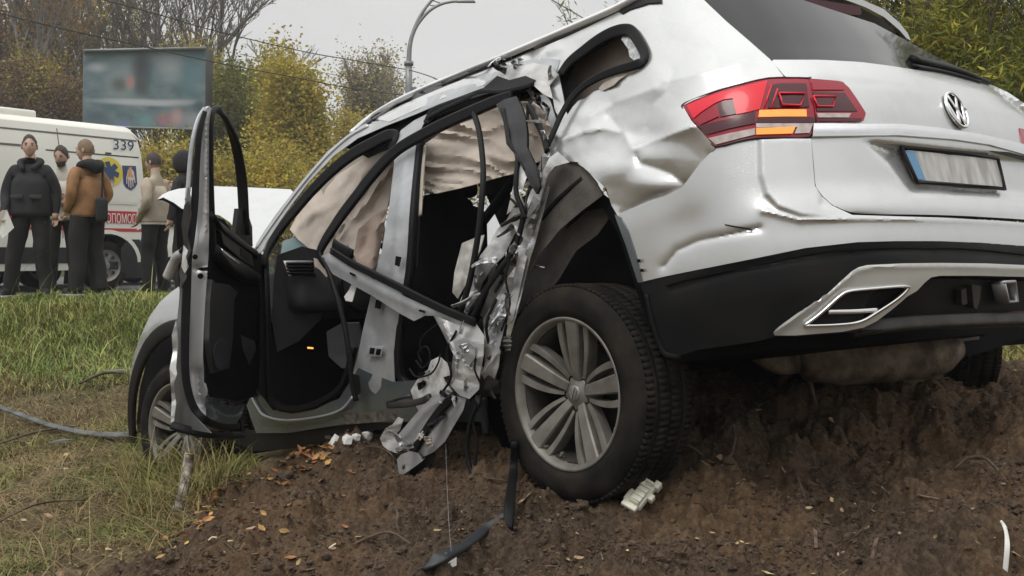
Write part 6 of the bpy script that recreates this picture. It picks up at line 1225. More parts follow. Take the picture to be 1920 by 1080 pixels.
# ---- cream car parked behind the ambulance
pc = empty('parked_car', tuple(Wd(330, 475, 18.6)[:2]) + (.012,), (0, 0, math.atan2(-VD[1], -VD[0]))); tag(pc, 'cream car parked beyond the ambulance, mostly hidden by the man in beige', 'car')
prof = [(-1.0, .32), (-1.05, .75), (-.95, 1.0), (-.5, 1.40), (.2, 1.50), (1.4, 1.46), (2.2, 1.02), (3.1, .88), (3.25, .6), (3.2, .3)]
V = []; F = []
for y, k in ((0, .0), (-.04, .06), (-1.66, .06), (-1.7, 0)): V += [(x, y - (.16 * max(0, z - .9) if y > -.5 else -.16 * max(0, z - .9)), z + (k if z > 1.2 else 0)) for x, z in prof]
n_ = len(prof)
for j in range(3):
    for i in range(n_ - 1): F.append((j * n_ + i, j * n_ + i + 1, (j + 1) * n_ + i + 1, (j + 1) * n_ + i))
F.append(tuple(range(n_))); F.append(tuple(range(4 * n_ - 1, 3 * n_ - 1, -1))); pcb = link('body', mesh_py('body', V, F), M_VAN, pc); b_ = pcb.modifiers.new('bevel', 'BEVEL'); b_.width = .05; b_.segments = 2
for x0, x1_ in ((-.5, .35), (.42, 1.5)):
    o = link('side_window', mesh_py('side_window', [(x0, .0 - .02, 1.0), (x1_ + .2 * (x1_ > 1), -.02, 1.0), (x1_ - .1, -.075, 1.38), (x0 + .12, -.075, 1.38)], [(0, 1, 2, 3)]), M_GLASSD, pc); solid(o, .01, 0); o.location.y = .02
for x in (-.25, 2.45): simple_wheel(pc, x, -.1, .31, nsp=6); simple_wheel(pc, x, -1.6, .31, nsp=6)
o = link('bumper', mesh_py('bumper', [(-1.07, .01, .35), (-.6, .012, .35), (-.6, .012, .55), (-1.07, .01, .55)], [(0, 1, 2, 3)]), M_VBLK, pc); solid(o, .02, 0)

# ================================================================== PEOPLE
SKIN = mat('skin', (.50, .33, .25), .55, var=.1, vscale=20); HAIRD = mat('dark hair', (.055, .040, .03), .7, var=.4, vscale=80); HAIRL = mat('light brown hair', (.22, .145, .085), .7, var=.35, vscale=80)
C_BLK = mat('black cloth', (.016, .016, .019), .85, var=.35, vscale=9, bump=.5, bscale=12); C_TRO = mat('black trousers', (.014, .013, .014), .9, var=.3, vscale=7, bump=.6, bscale=9); C_BRN = mat('brown suede', (.31, .16, .07), .85, var=.4, vscale=7, bump=.5, bscale=10)
C_BEI = mat('beige cloth', (.44, .37, .29), .9, var=.22, vscale=6, bump=.6, bscale=9); C_CRM = mat('cream sweatshirt', (.52, .49, .42), .9, var=.2, vscale=6, bump=.5, bscale=9); C_WHT = mat('white shoe', (.62, .62, .60), .6, var=.3, vscale=30)
def skin_mesh(name, joints, edges, radii, mats, parent, root=0, sub=2, facemat=None, extra=None):
    """one continuous body grown round a skeleton; evaluated to a plain mesh, faces given skin, cloth or shoe"""
    me = bpy.data.meshes.new(name); me.from_pydata([tuple(j) for j in joints], edges, []); me.update(); o = bpy.data.objects.new(name, me); C.objects.link(o)
    mod = o.modifiers.new('skin', 'SKIN'); mod.use_smooth_shade = True; mod.branch_smoothing = .6
    if not me.skin_vertices: me.attributes  # layer is made with the modifier
    sv = me.skin_vertices[0].data
    for i, r in enumerate(radii): sv[i].radius = r if hasattr(r, '__len__') else (r, r)
    sv[root].use_root = True
    ss = o.modifiers.new('smooth', 'SUBSURF'); ss.levels = sub; ss.render_levels = sub
    dg = bpy.context.evaluated_depsgraph_get(); ev = bpy.data.meshes.new_from_object(o.evaluated_get(dg)); bpy.data.objects.remove(o); 
    if extra:
        bm = bmesh.new(); bm.from_mesh(ev)
        for V, F in extra:
            vs = [bm.verts.new(v) for v in V]
            for f in F:
                try: bm.faces.new([vs[i] for i in f])
                except ValueError: pass
        bmesh.ops.recalc_face_normals(bm, faces=bm.faces); bm.to_mesh(ev); bm.free()
    ev.name = name; ob = link(name, ev, None, parent); ev.materials.clear()
    for m in mats: ev.materials.append(m)
    ev.polygons.foreach_set('use_smooth', [True] * len(ev.polygons))
    if facemat:
        co = np.empty(len(ev.vertices) * 3, np.float32); ev.vertices.foreach_get('co', co); co = co.reshape(-1, 3); no = np.array([v.normal[:] for v in ev.vertices])
        cloth = (co[:, 2] < 1.38) & (co[:, 2] > .12) & (np.hypot(co[:, 0], co[:, 1]) < .27)
        w_ = (fbm(co[:, 0] * 9 + co[:, 1] * 6 + co[:, 2] * 5, co[:, 2] * 11, 3, len(co) % 97) - .5) * .045
        co += no * (w_ * cloth)[:, None]; ev.vertices.foreach_set('co', co.astype(np.float32).ravel())
        for p in ev.polygons: p.material_index = facemat(p.center)
    return ob
def head_vf(c, yaw, s=1., pitch=0.):
    """a head with brow, nose, mouth, chin and ears, looking along +Y before the turn"""
    V = []; F = []; n, m = 28, 20
    for i in range(m + 1):
        ph = PI * i / m
        for j in range(n):
            th = 2 * PI * j / n; x = math.sin(ph) * math.sin(th); y = math.sin(ph) * math.cos(th); z = math.cos(ph)
            X = x * .076; Y = y * .097; Z = z * .118
            if z < -.1: f = 1 - .38 * (-z - .1) ** 1.2; X *= f; Y = Y * (1 - .12 * (-z)) + (.014 * (-z) if y > 0 else .02 * (-z))
            if y > 0:
                g = math.exp(-(x / .13) ** 2)
                Y += .026 * g * math.exp(-((z + .10) / .16) ** 2) - .012 * math.exp(-((abs(x) - .36) / .16) ** 2) * math.exp(-((z - .06) / .10) ** 2) + .006 * math.exp(-((z - .2) / .08) ** 2) * math.exp(-(x / .5) ** 2)
                Y += .007 * math.exp(-(x / .3) ** 2) * (math.exp(-((z + .36) / .05) ** 2) + math.exp(-((z + .46) / .05) ** 2)) + .010 * math.exp(-(x / .3) ** 2) * math.exp(-((z + .78) / .16) ** 2)
            V.append(Vector((X, Y, Z)))
    for i in range(m):
        for j in range(n): F.append((i * n + j, (i + 1) * n + j, (i + 1) * n + (j + 1) % n, i * n + (j + 1) % n))
    for s_ in (-1, 1):
        b = len(V)
        for i in range(5):
            for j in range(8):
                a = 2 * PI * j / 8; r = .5 + .5 * math.sin(PI * (i + .5) / 5); V.append(Vector((s_ * (.070 + .004 * i), -.012 + .016 * r * math.cos(a) - .002 * i, -.005 + .029 * r * math.sin(a))))
        for i in range(4):
            for j in range(8): F.append((b + i * 8 + j, b + i * 8 + (j + 1) % 8, b + (i + 1) * 8 + (j + 1) % 8, b + (i + 1) * 8 + j))
        F.append(tuple(b + 32 + j for j in range(8)))
    R = Matrix.Rotation(yaw, 3, 'Z') @ Matrix.Rotation(pitch, 3, 'X'); return [Vector(c) + R @ (v * s) for v in V], F, R
def person(label, u, dep, vtop, face, top, trous, shoe, hair, pose, hood=None, headyaw=0., headpitch=0., bulk=1., zadd=0., beard=False, wide=1.):
    x, y = at(u, dep); z0 = float(ground(np.array([x]), np.array([y]))[0]) if y < 13.4 else .012
    z0 += zadd; H = .55 + (475 - vtop) / F_PX * dep - z0; k = H / 1.80
    root = empty('person', (x, y, z0), (0, 0, face)); tag(root, label, 'person')
    J = dict(pelvis=(0, 0, .95), spine=(0, .0, 1.12), chest=(0, .0, 1.32), neck0=(0, -.01, 1.47), neck=(0, .005, 1.55), hd=(0, .015, 1.615))
    J.update({'shL': (.17, 0, 1.43), 'shR': (-.17, 0, 1.43), 'hipL': (.095, 0, .91), 'hipR': (-.095, 0, .91)}); J.update(pose)
    E_ = [('pelvis', 'spine'), ('spine', 'chest'), ('chest', 'neck0'), ('neck0', 'neck'), ('neck', 'hd')]
    rad = dict(pelvis=(.150 * bulk, .110 * bulk), spine=(.150 * bulk, .110 * bulk), chest=(.165 * bulk, .120 * bulk), neck0=(.075, .07), neck=(.058, .060), hd=(.05, .055))
    for s_ in 'LR':
        E_ += [('chest', 'sh' + s_), ('sh' + s_, 'el' + s_), ('el' + s_, 'wr' + s_), ('wr' + s_, 'pm' + s_), ('pelvis', 'hip' + s_), ('hip' + s_, 'kn' + s_), ('kn' + s_, 'an' + s_), ('an' + s_, 'to' + s_)]
        w_, e_ = Vector(J['wr' + s_]), Vector(J['el' + s_]); d = (w_ - e_).normalized(); J['pm' + s_] = tuple(w_ + d * .065)
        rad.update({'sh' + s_: .080 * bulk, 'el' + s_: .060 * bulk, 'wr' + s_: .040, 'pm' + s_: (.034, .022), 'hip' + s_: .098 * wide, 'kn' + s_: .072 * wide, 'an' + s_: .055 * wide, 'to' + s_: (.042, .034)})
        a, t = Vector(J['an' + s_]), Vector(J['to' + s_])
    names = list(J); idx = {n_: i for i, n_ in enumerate(names)}; jo = [Vector(J[n_]) * k for n_ in names]; rr = [(tuple(q * k for q in rad[n_]) if hasattr(rad[n_], '__len__') else rad[n_] * k) for n_ in names]
    ex = []; hands = []
    hc = Vector(J['hd']) + Vector((0, .018, .045)); hv, hf, HR = head_vf(hc * k, headyaw, k, headpitch); ex.append((hv, hf))
    for s_ in 'LR':        # five fingers on each hand, slightly curled
        p, w_ = Vector(J['pm' + s_]) * k, Vector(J['wr' + s_]) * k; d = (p - w_).normalized(); sd = d.cross(Vector((0, 1, 0) if abs(d.y) < .8 else (1, 0, 0))).normalized(); cu = sd.cross(d)
        hands.append(p)
        for q, (o_, L) in enumerate(((-.024, .062), (-.008, .074), (.008, .07), (.024, .056))):
            b = p + sd * o_ * k + d * .012 * k; ex.append(tube_vf([b, b + d * L * .45 * k + cu * .006 * k, b + d * L * .8 * k + cu * .022 * k, b + d * L * k + cu * .036 * k], [.0095 * k, .009 * k, .008 * k, .006 * k], 6))
        b = w_ + d * .025 * k - sd * .03 * k; ex.append(tube_vf([b, b + d * .03 * k - sd * .016 * k, b + d * .055 * k - sd * .014 * k + cu * .015 * k], [.012 * k, .011 * k, .008 * k], 6))
    wr = [Vector(J['wrL']) * k, Vector(J['wrR']) * k]; pl = [Vector(J['pmL']) * k, Vector(J['pmR']) * k]
    def fm(c):
        if c.z > 1.535 * k: return 0
        for a, b in zip(wr, pl):
            if (c - a - (b - a) * 1.0).length < .105 * k and (c - a).dot((b - a).normalized()) > -.004: return 0
        if c.z < .085 * k: return 3
        if c.z < .93 * k and abs(c.x) < .30 and not any((c - (a * .6 + Vector(J[e]) * k * .4)).length < .13 * k for a, e in zip(wr, ('elL', 'elR'))): return 2
        return 1
    body = skin_mesh('body', jo, [(idx[a], idx[b]) for a, b in E_], rr, [SKIN, top, trous, shoe], root, idx['pelvis'], 2, fm, ex)
    hv2 = []; hf2 = []                          # hair: a cap over the skull with a ragged edge
    n, m = 24, 12; r0 = random.Random(int(u))
    for i in range(m + 1):
        ph = (.53 * PI) * i / m
        for j in range(n):
            th = 2 * PI * j / n; fr = max(0, math.cos(th)); pe = ph * (1.12 - .62 * fr ** 1.5); q = Vector((math.sin(pe) * math.sin(th) * .079, math.sin(pe) * math.cos(th) * .101 - .004, math.cos(pe) * .126 + .004)) * (1 + r0.uniform(-.04, .05)); hv2.append(hc * k + HR @ (q * k))
    for i in range(m):
        for j in range(n): hf2.append((i * n + j, (i + 1) * n + j, (i + 1) * n + (j + 1) % n, i * n + (j + 1) % n))
    if not hood: link('hair', mesh_py('hair', hv2, hf2, True), hair, root)
    ey_ = MB()
    for s_ in (-1, 1): ey_.box(hc * k + HR @ (Vector((s_ * .030, .078, .008)) * k), (.020 * k, .016 * k, .008 * k)); ey_.box(hc * k + HR @ (Vector((s_ * .031, .088, .028)) * k), (.030 * k, .012 * k, .006 * k))
    ey_.build('eyes', HAIRD, root); mo = MB(); mo.box(hc * k + HR @ (Vector((0, .092, -.047)) * k), (.042 * k, .01 * k, .007 * k)); mo.build('mouth', mat('lips', (.30, .13, .11), .5), root)
    if beard:
        bv = [hc * k + HR @ (Vector((math.sin(t) * .062 * (1 - .1 * i), math.cos(t) * .082 + .018, -.045 - .02 * i)) * k) for i in range(4) for t in np.linspace(-1.3, 1.3, 11)]
        bf = [(i * 11 + j, i * 11 + j + 1, (i + 1) * 11 + j + 1, (i + 1) * 11 + j) for i in range(3) for j in range(10)]; solid(link('beard', mesh_py('beard', bv, bf, True), HAIRD, root), .008, 0)
    # jacket skirt and hood
    def ring(z, a, b, n=20): return [Vector((a * math.cos(t), b * math.sin(t), z)) * k for t in np.linspace(0, 2 * PI, n, endpoint=False)]
    L_ = [ring(.90, .200 * bulk, .150 * bulk), ring(.94, .205 * bulk, .155 * bulk), ring(1.02, .192 * bulk, .145 * bulk), ring(1.15, .185 * bulk, .14 * bulk), ring(1.25, .180 * bulk, .132 * bulk), ring(1.36, .135 * bulk, .09 * bulk)]
    V = [q for r in L_ for q in r]; F = [(i * 20 + j, i * 20 + (j + 1) % 20, (i + 1) * 20 + (j + 1) % 20, (i + 1) * 20 + j) for i in range(5) for j in range(20)]
    o = link('jacket', mesh_py('jacket', V, F, True), top, root); solid(o, .02 * k, 0)
    for s_ in 'LR':          # loose trouser legs, ending over the shoe
        P = [Vector(J['hip' + s_]) * k, (Vector(J['hip' + s_]) * .5 + Vector(J['kn' + s_]) * .5) * k, Vector(J['kn' + s_]) * k, (Vector(J['kn' + s_]) * .4 + Vector(J['an' + s_]) * .6) * k, (Vector(J['an' + s_]) + Vector((0, .01, -.02))) * k]
        v, f = tube_vf(catmull(P, 9), [q * k * wide for q in (.098, .090, .078, .076, .074)], 14); v = [Vector(q) + Vector((0, 0, 0)) + (Vector((q[0] - J['kn' + s_][0] * k, q[1], 0)).normalized() * ((mnoise.noise(Vector((q[0] * 7, q[1] * 7, q[2] * 6 + u))) ) * .022)) for q in v]; link('trouser_leg', mesh_py('trouser_leg', v, f, True), trous, root)
        # shoe with its own sole
        a, t = Vector(J['an' + s_]) * k, Vector(J['to' + s_]) * k; hd_ = (t - a); hd_.z = 0; hd_.normalize(); rt = Matrix.Rotation(math.atan2(hd_.y, hd_.x), 3, 'Z')
        mb = MB(); cc = a + hd_ * .055 * k; cc.z = .05 * k; mb.box(cc, (.27 * k, .098 * k, .085 * k), rt, .72); mb.build('shoe', shoe, root, bevel=.02)
        mb = MB(); cc.z = .014 * k; mb.box(cc, (.285 * k, .104 * k, .026 * k), rt); mb.build('sole', C_WHT, root, bevel=.006)
    if hood == 'down':
        v, f = tube_vf(catmull([Vector(q) * k for q in ((.07, .08, 1.44), (.105, -.01, 1.49), (.07, -.11, 1.50), (0, -.14, 1.47), (-.07, -.11, 1.50), (-.105, -.01, 1.49), (-.07, .08, 1.44))], 4), [q * k for q in (.025, .04, .06, .085, .06, .04, .025)], 10); link('hood', mesh_py('hood', v, f, True), C_BLK, root); link('hair', mesh_py('hair', hv2, hf2, True), hair, root)
    if hood == 'up':
        V = []; n, m = 20, 10
        for i in range(m + 1):
            for j in range(n + 1):
                th = .55 + (2 * PI - 1.1) * j / n; ph = .12 + (.80 * PI) * i / m; q = Vector((math.sin(ph) * math.sin(th) * .112, math.sin(ph) * math.cos(th) * .135 - .012, math.cos(ph) * .15 + .0)); V.append(hc * k + HR @ (q * k))
        F = [(i * (n + 1) + j, i * (n + 1) + j + 1, (i + 1) * (n + 1) + j + 1, (i + 1) * (n + 1) + j) for i in range(m) for j in range(n)]; V.append(hc * k + HR @ (Vector((0, -.012, .152)) * k)); top_ = len(V) - 1; F += [(j, j + 1, top_) for j in range(n)]
        solid(link('hood', mesh_py('hood', V, F, True), top, root), .015, 0)
    return root, k, J
stand = lambda **q: dict(dict(knL=(.12, .03, .50), knR=(-.12, .03, .50), anL=(.15, -.01, .09), anR=(-.15, -.01, .09), toL=(.17, .13, .045), toR=(-.17, .13, .045), elL=(.26, -.04, 1.16), elR=(-.26, -.04, 1.16), wrL=(.25, .06, .93), wrR=(-.25, .06, .93)), **q)
# facing: 0 looks away from the viewer, PI towards the viewer, +PI/2 to the left of the picture
p1, k1, J1 = person('man in a black jacket and black trousers standing with a white sheet of paper', 60, 12.3, 252, R_(188), C_BLK, C_TRO, C_BLK, HAIRD, stand(anL=(.24, -.02, .09), toL=(.29, .11, .045), knL=(.17, .04, .50), anR=(-.16, -.01, .09), elL=(.27, -.02, 1.15), wrL=(.235, .15, .93), wrR=(-.26, .02, .92)), headyaw=R_(14), bulk=1.08, wide=1.08)
p2, k2, J2 = person('man in a cream sweatshirt standing half hidden between the black jacket and the brown jacket', 118, 13.1, 272, R_(200), C_CRM, C_TRO, C_WHT, HAIRD, stand(elL=(.25, .02, 1.15), wrL=(.02, .20, 1.16), elR=(-.25, .02, 1.15), wrR=(.0, .22, 1.10)), headyaw=R_(-20), headpitch=R_(-18), beard=True)
p3, k3, J3 = person('man in a brown jacket with black hood and a round sleeve badge, wide black trousers', 166, 12.2, 260, R_(62), C_BRN, C_TRO, C_BLK, HAIRL, stand(elL=(.27, -.05, 1.16), wrL=(.20, .12, .97), elR=(-.27, -.05, 1.16), wrR=(-.21, .10, .96), anL=(.13, -.04, .09), anR=(-.13, .06, .09), toR=(-.15, .2, .045)), hood='down', headyaw=R_(20), bulk=1.0, wide=1.2)
p4, k4, J4 = person('man in a beige jacket, hands in pockets, standing by the rear end of the ambulance', 293, 13.4, 284, R_(70), C_BEI, C_TRO, C_BLK, HAIRD, stand(elL=(.26, -.08, 1.16), wrL=(.20, .10, .96), elR=(-.26, -.08, 1.16), wrR=(-.20, .10, .95)), bulk=.98, wide=1.05)
p5, k5, J5 = person('person in black with the hood up behind the open car door', 349, 12.6, 284, R_(75), C_BLK, C_TRO, C_BLK, HAIRD, stand(elL=(.24, .05, 1.18), wrL=(.10, .22, 1.36), elR=(-.25, .0, 1.16)), hood='up')
def loc(root, k, p): return root.matrix_basis @ (Vector(p) * k) if False else Matrix.Translation(root.location) @ Matrix.Rotation(root.rotation_euler.z, 4, 'Z') @ (Vector(p) * k)
# paper held in the hand of the man in black
h = np.array(loc(p1, k1, J1['pmL'])); ppr = [(-.04, .04), (.07, .08), (.14, -.12), (.0, -.24), (-.05, -.16)]
V = [h + np.array([a + .0, -.10 + .02 * i, b]) for i, (a, b) in enumerate(ppr)]; o = link('paper_sheet', mesh_py('paper_sheet', [np.array(v) - h for v in V], [(0, 1, 2, 3, 4)]), mat('white paper', (.72, .72, .70), .8)); o.location = h; solid(o, .002, 0); tag(o, 'white sheet of paper held by the man in the black jacket', 'paper')
# jacket pockets, badge, bag
for x in (-.10, .10):
    mb = MB(); mb.box((x * k1, .178 * k1, 1.10 * k1), (.13 * k1, .03, .045 * k1)); mb.build('pocket_flap', mat('pocket cloth', (.024, .024, .027), .8), p1, bevel=.008)
v, f = tube_vf(catmull([Vector(q) * k1 for q in ((.05, .12, 1.40), (.10, .02, 1.48), (.06, -.08, 1.50), (-.06, -.08, 1.50), (-.10, .02, 1.48), (-.05, .12, 1.40))], 4), [.025, .04, .055, .055, .04, .025], 10); link('hood', mesh_py('hood', v, f, True), C_BLK, p1)
sL = Vector(J3['shL']) * .55 + Vector(J3['elL']) * .45
bd_ = lathe('sleeve_badge', [(0, .004), (.048, .004), (.05, 0)], mat('badge white', (.62, .56, .54), .6), p3, 20); bd_.location = (sL + Vector((.092, -.015, 0))) * k3; bd_.rotation_euler = (0, R_(-6), R_(-95))
bd2 = lathe('badge_mark', [(0, .007), (.020, .007), (.022, .004)], mat('badge red', (.42, .12, .12), .6), p3, 12); bd2.location = (sL + Vector((.0935, -.015, .002))) * k3; bd2.rotation_euler = (0, R_(-6), R_(-95))
bag = empty('shoulder_bag', loc(p3, k3, (.02, -.20, .98))); tag(bag, 'black shoulder bag hanging at the back of the man in the brown jacket', 'bag')
mb = MB(); mb.box((0, 0, 0), (.13, .24, .27), Matrix.Rotation(R_(20), 3, 'Z')); mb.build('bag_body', C_BLK, bag, bevel=.03)
bl = Vector(bag.location); tube('strap', [Vector((0, 0, .12)), loc(p3, k3, (.05, -.185, 1.30)) - bl, loc(p3, k3, (.10, -.12, 1.48)) - bl, loc(p3, k3, (.11, .02, 1.52)) - bl], .014, C_BLK, bag, n=6)
o = lathe('hem_band', [(.205, -.012), (.207, .012)], C_CRM, p4, 20, 'Z'); o.location = (0, 0, .90 * k4); o.scale = (1.08, .82, 1)

# ================================================================== DEBRIS AND LITTER ON THE GROUND
def item(name, label, cat, loc_, group=None): return tag(empty(name, tuple(loc_)), label, cat, group)
M_STRIP = mat('scuffed grey plastic', (.11, .115, .12), .55, vscale=9, col2=(.035, .035, .035))
def strip(name, label, cat, L, half, thick, m, lift=.02, tiltdir=(0, -.3, 1)):
    P = np.array([G(*q[:2]) + np.array([0, 0, q[2] if len(q) > 2 else lift]) for q in L]); o = sweep(name, P - P[0], half, thick, m, None, tiltdir); o.location = P[0]; return tag(o, label, cat)
strip('trim_strip', 'long bent grey bumper strip lying in the dry grass left of the front wheel', 'car part', [(-30, 776, .10), (30, 797, .09), (90, 814, .07), (150, 826, .06), (200, 829, .05), (250, 829, .05)], [.024, .022, .026, .034, .042], .010, M_STRIP)
sh_ = G(112, 852); o = link('plastic_shard', mesh_py('plastic_shard', [np.array(q) for q in ((-.09, .05, .0), (-.02, .10, .02), (.10, .03, .03), (.07, -.05, .04), (-.06, -.02, .02))], [(0, 4, 3, 2, 1)]), mat('grey shard', (.16, .17, .18), .35, var=.2)); o.location = sh_ + np.array([0, 0, .06]); solid(o, .012, 0); tag(o, 'flat grey plastic shard on the grass below the long bent strip', 'car part')
o = link('plastic_shard', mesh_py('plastic_shard', [np.array(q) for q in ((-.12, .02, .04), (.12, .08, .05), (.14, -.03, .06), (-.02, -.06, .05))], [(0, 3, 2, 1)]), mat('pale shard', (.30, .30, .29), .5, var=.3)); o.location = G(226, 716) + np.array([0, 0, .05]); solid(o, .01, 0); tag(o, 'pale broken panel piece in the grass touching the front wheel arch', 'car part')
strip('broken_trim', 'black plastic trim lying across the soil in front of the rear wheel, ending at the bottom edge', 'car part', [(770, 1090, .005), (820, 1058, .015), (870, 1030, .012), (910, 1004, .02), (950, 982, .03)], [.022, .024, .022, .018, .014], .010, mat('grey black trim', (.03, .032, .036), .4, var=.4, vscale=10))
strip('broken_trim', 'short upright black trim end sticking out of the soil beside the rear wheel', 'car part', [(952, 992, .0), (956, 972, .05), (962, 948, .12), (965, 925, .19)], [.016, .018, .016, .012], .012, M_BLACK, tiltdir=(0, -1, .2))
# white door clip
cl = item('plastic_clip', 'ivory white plastic clip lying on the soil in front of the rear tyre', 'car part', G(1205, 950) + np.array([0, 0, .045])); mb = MB(); rt = Matrix.Rotation(R_(38), 3, 'Z') @ Matrix.Rotation(R_(-38), 3, 'Y') @ Matrix.Rotation(R_(30), 3, 'X')
for c, s_ in (((0, 0, 0), (.115, .055, .022)), ((-.02, 0, .016), (.07, .04, .02)), ((.035, .02, .012), (.045, .03, .03)), ((.05, -.025, 0), (.03, .025, .03)), ((-.06, .01, 0), (.03, .06, .016)), ((.0, -.034, 0), (.025, .02, .025)), ((-.03, .034, .0), (.05, .018, .02))): mb.box(rt @ Vector(c), s_, rt, .9)
for i in range(5): mb.box(rt @ Vector((-.045 + .02 * i, -.002, .028)), (.006, .04, .01), rt)
mb.build('clip_body', mat('ivory plastic', (.74, .73, .60), .5, var=.2, vscale=30), cl, bevel=.003)
# sawn birch stick
stk = [G(332, 968) + np.array([0, 0, .02]), G(345, 945) + np.array([0, 0, .06]), G(352, 930) + np.array([0, 0, .14]), G(356, 926) + np.array([0, 0, .20])]
sk = item('birch_stick', 'sawn birch stick standing out of the grass in front of the front wheel', 'stick', stk[0]); tube('bark', [p - stk[0] for p in stk], [.028, .027, .026, .025], mat('birch bark', (.42, .38, .33), .85, col2=(.08, .065, .055), vscale=22, stretch=(1, 1, .4)), sk, 10)
dv = stk[3] - stk[2]; dv /= np.linalg.norm(dv); tube('cut_end', [stk[3] - stk[0] - dv * .002, stk[3] - stk[0] + dv * .006], .0245, mat('cut wood', (.55, .36, .20), .8, var=.3, vscale=40), sk, 10, 1)
# twigs and roots
def twig(name, label, L, r, m, grp=None, side=()):
    P = np.array([G(*q[:2]) + np.array([0, 0, q[2]]) for q in L]); o = tube(name, P - P[0], r, m, None, 6, 4); o.location = P[0]; tag(o, label, 'root' if 'root' in name else 'twig', grp); return o
M_ROOT = mat('bare root', (.115, .08, .055), .85, var=.5, vscale=25); M_TWIG = mat('dry twig', (.10, .075, .05), .85, var=.5, vscale=25)
twig('twig', 'bent twig with a side shoot lying right of the rear tyre', [(1222, 855, .03), (1250, 860, .04), (1290, 862, .05), (1318, 864, .02)], [.006, .007, .006, .003], M_ROOT)
twig('root', 'thick dark root arching out of the soil under the middle of the bumper', [(1462, 728, .02), (1490, 730, .10), (1515, 752, .09), (1530, 776, .03)], [.022, .02, .014, .006], M_ROOT)
twig('root', 'thin arched root on the soil under the right end of the bumper', [(1790, 890, .02), (1815, 887, .05), (1850, 890, .05), (1890, 905, .0)], [.005, .006, .006, .004], M_ROOT)
twig('root', 'thin root curling up against the soil right of the twig by the rear tyre', [(1362, 832, .03), (1374, 828, .06), (1378, 850, .05), (1368, 866, .01)], [.004, .006, .006, .004], M_ROOT)
twig('root', 'forked root hanging on the soil face below the torn door', [(742, 966, .03), (746, 985, .03), (744, 1000, .03), (752, 1012, .01)], [.004, .005, .004, .003], M_ROOT)
twig('root', 'long thin root across the soil left of the black trim', [(660, 1028, .01), (700, 1022, .03), (735, 1016, .03), (770, 1026, .01)], [.003, .004, .004, .002], M_ROOT)
twig('root', 'thin root running from the rear tyre towards the black trim end', [(905, 905, .02), (940, 915, .03), (965, 914, .02)], [.004, .004, .003], M_ROOT)
twig('root', 'small looped roots on the soil left of the hanging door arm', [(675, 852, .02), (700, 858, .05), (730, 866, .04), (742, 872, .01)], [.003, .004, .004, .003], M_ROOT)
twig('root', 'root slanting over the soil right of the pale bark chips', [(1478, 890, .01), (1490, 905, .04), (1500, 925, .03), (1512, 940, .0)], [.004, .005, .004, .002], M_ROOT)
twig('twig', 'long straight twig lying on the dry grass at the lower left', [(0, 848, .06), (60, 836, .09), (110, 824, .08), (150, 812, .05)], [.008, .009, .008, .005], M_TWIG)
twig('twig', 'forked dark twig lying in the grass left of the front wheel arch', [(150, 742, .10), (185, 735, .14), (205, 726, .12), (232, 722, .10)], [.012, .014, .012, .008], M_TWIG)
twig('twig', 'thin bare twig bent over the grass below the grey shard', [(0, 1000, .06), (60, 985, .10), (110, 968, .08), (160, 952, .04)], [.005, .006, .005, .004], M_TWIG)
rg_ = random.Random(91); rl = MB()
for i in range(60):
    u = rg_.uniform(280, 1880); v = rg_.uniform(870, 1070) if u > 600 else rg_.uniform(985, 1075); L = rg_.uniform(12, 46); a = rg_.uniform(-1, 1)
    P = [G(u + L * math.cos(a) * t, v + L * math.sin(a) * t * .6 + rg_.uniform(-3, 3)) + np.array([0, 0, .004 + .014 * math.sin(PI * t)]) for t in (0, .35, .7, 1)]
    rl.tube(catmull(P, 3), [.0012, .0022, .0018, .0008], 4)
tag(rl.build('rootlets', M_ROOT, smooth=True), kind='stuff')
# white strap end, paper scrap with thread, foam crumbs
strip('white_strap', 'narrow white strap standing out of the soil at the bottom right corner', 'strap', [(1876, 1010, .05), (1884, 1032, .06), (1888, 1056, .05), (1884, 1090, .02)], [.003, .006, .007, .007], .003, mat('white strap cloth', (.62, .62, .58), .7), tiltdir=(0, -1, .3))
tg2 = item('paper_tag', 'small white tag on a thread at the bottom edge, below the hanging door arm', 'tag', G(848, 1074) + np.array([0, 0, .02])); o = link('tag_card', mesh_py('tag_card', [(-.014, 0, -.01), (.012, .004, .0), (.012, .0, .024), (-.010, -.004, .012)], [(0, 1, 2, 3)]), mat('white paper', (.72, .72, .70)), tg2); solid(o, .001, 0)
P0 = np.array(tg2.location); tube('thread', [(0, 0, .01), G(842, 1040) + np.array([0, 0, .09]) - P0, G(838, 990) + np.array([0, 0, .16]) - P0, G(836, 940) + np.array([0, 0, .22]) - P0], .0006, mat('grey thread', (.28, .28, .28), .6), tg2, 4)
for i, (u, v, s_, w_) in enumerate(((628, 836, .030, 'leftmost of the four'), (650, 832, .026, 'second from the left of the four'), (668, 826, .022, 'third from the left, smallest of the four'), (690, 824, .028, 'rightmost of the four'))):
    mb = MB(); mb.add([tuple(q * (1 + .25 * math.sin(7 * j + i))) for j, q in enumerate(ICO_V * s_)], ICO_F.tolist()); o = mb.build('foam_crumb', mat('white foam', (.68, .67, .64), .8, var=.2, vscale=40)); o.location = G(u, v) + np.array([0, 0, s_ * .6]); tag(o, 'white foam crumb under the torn sill, ' + w_, 'foam piece', 'foam crumbs under the sill')
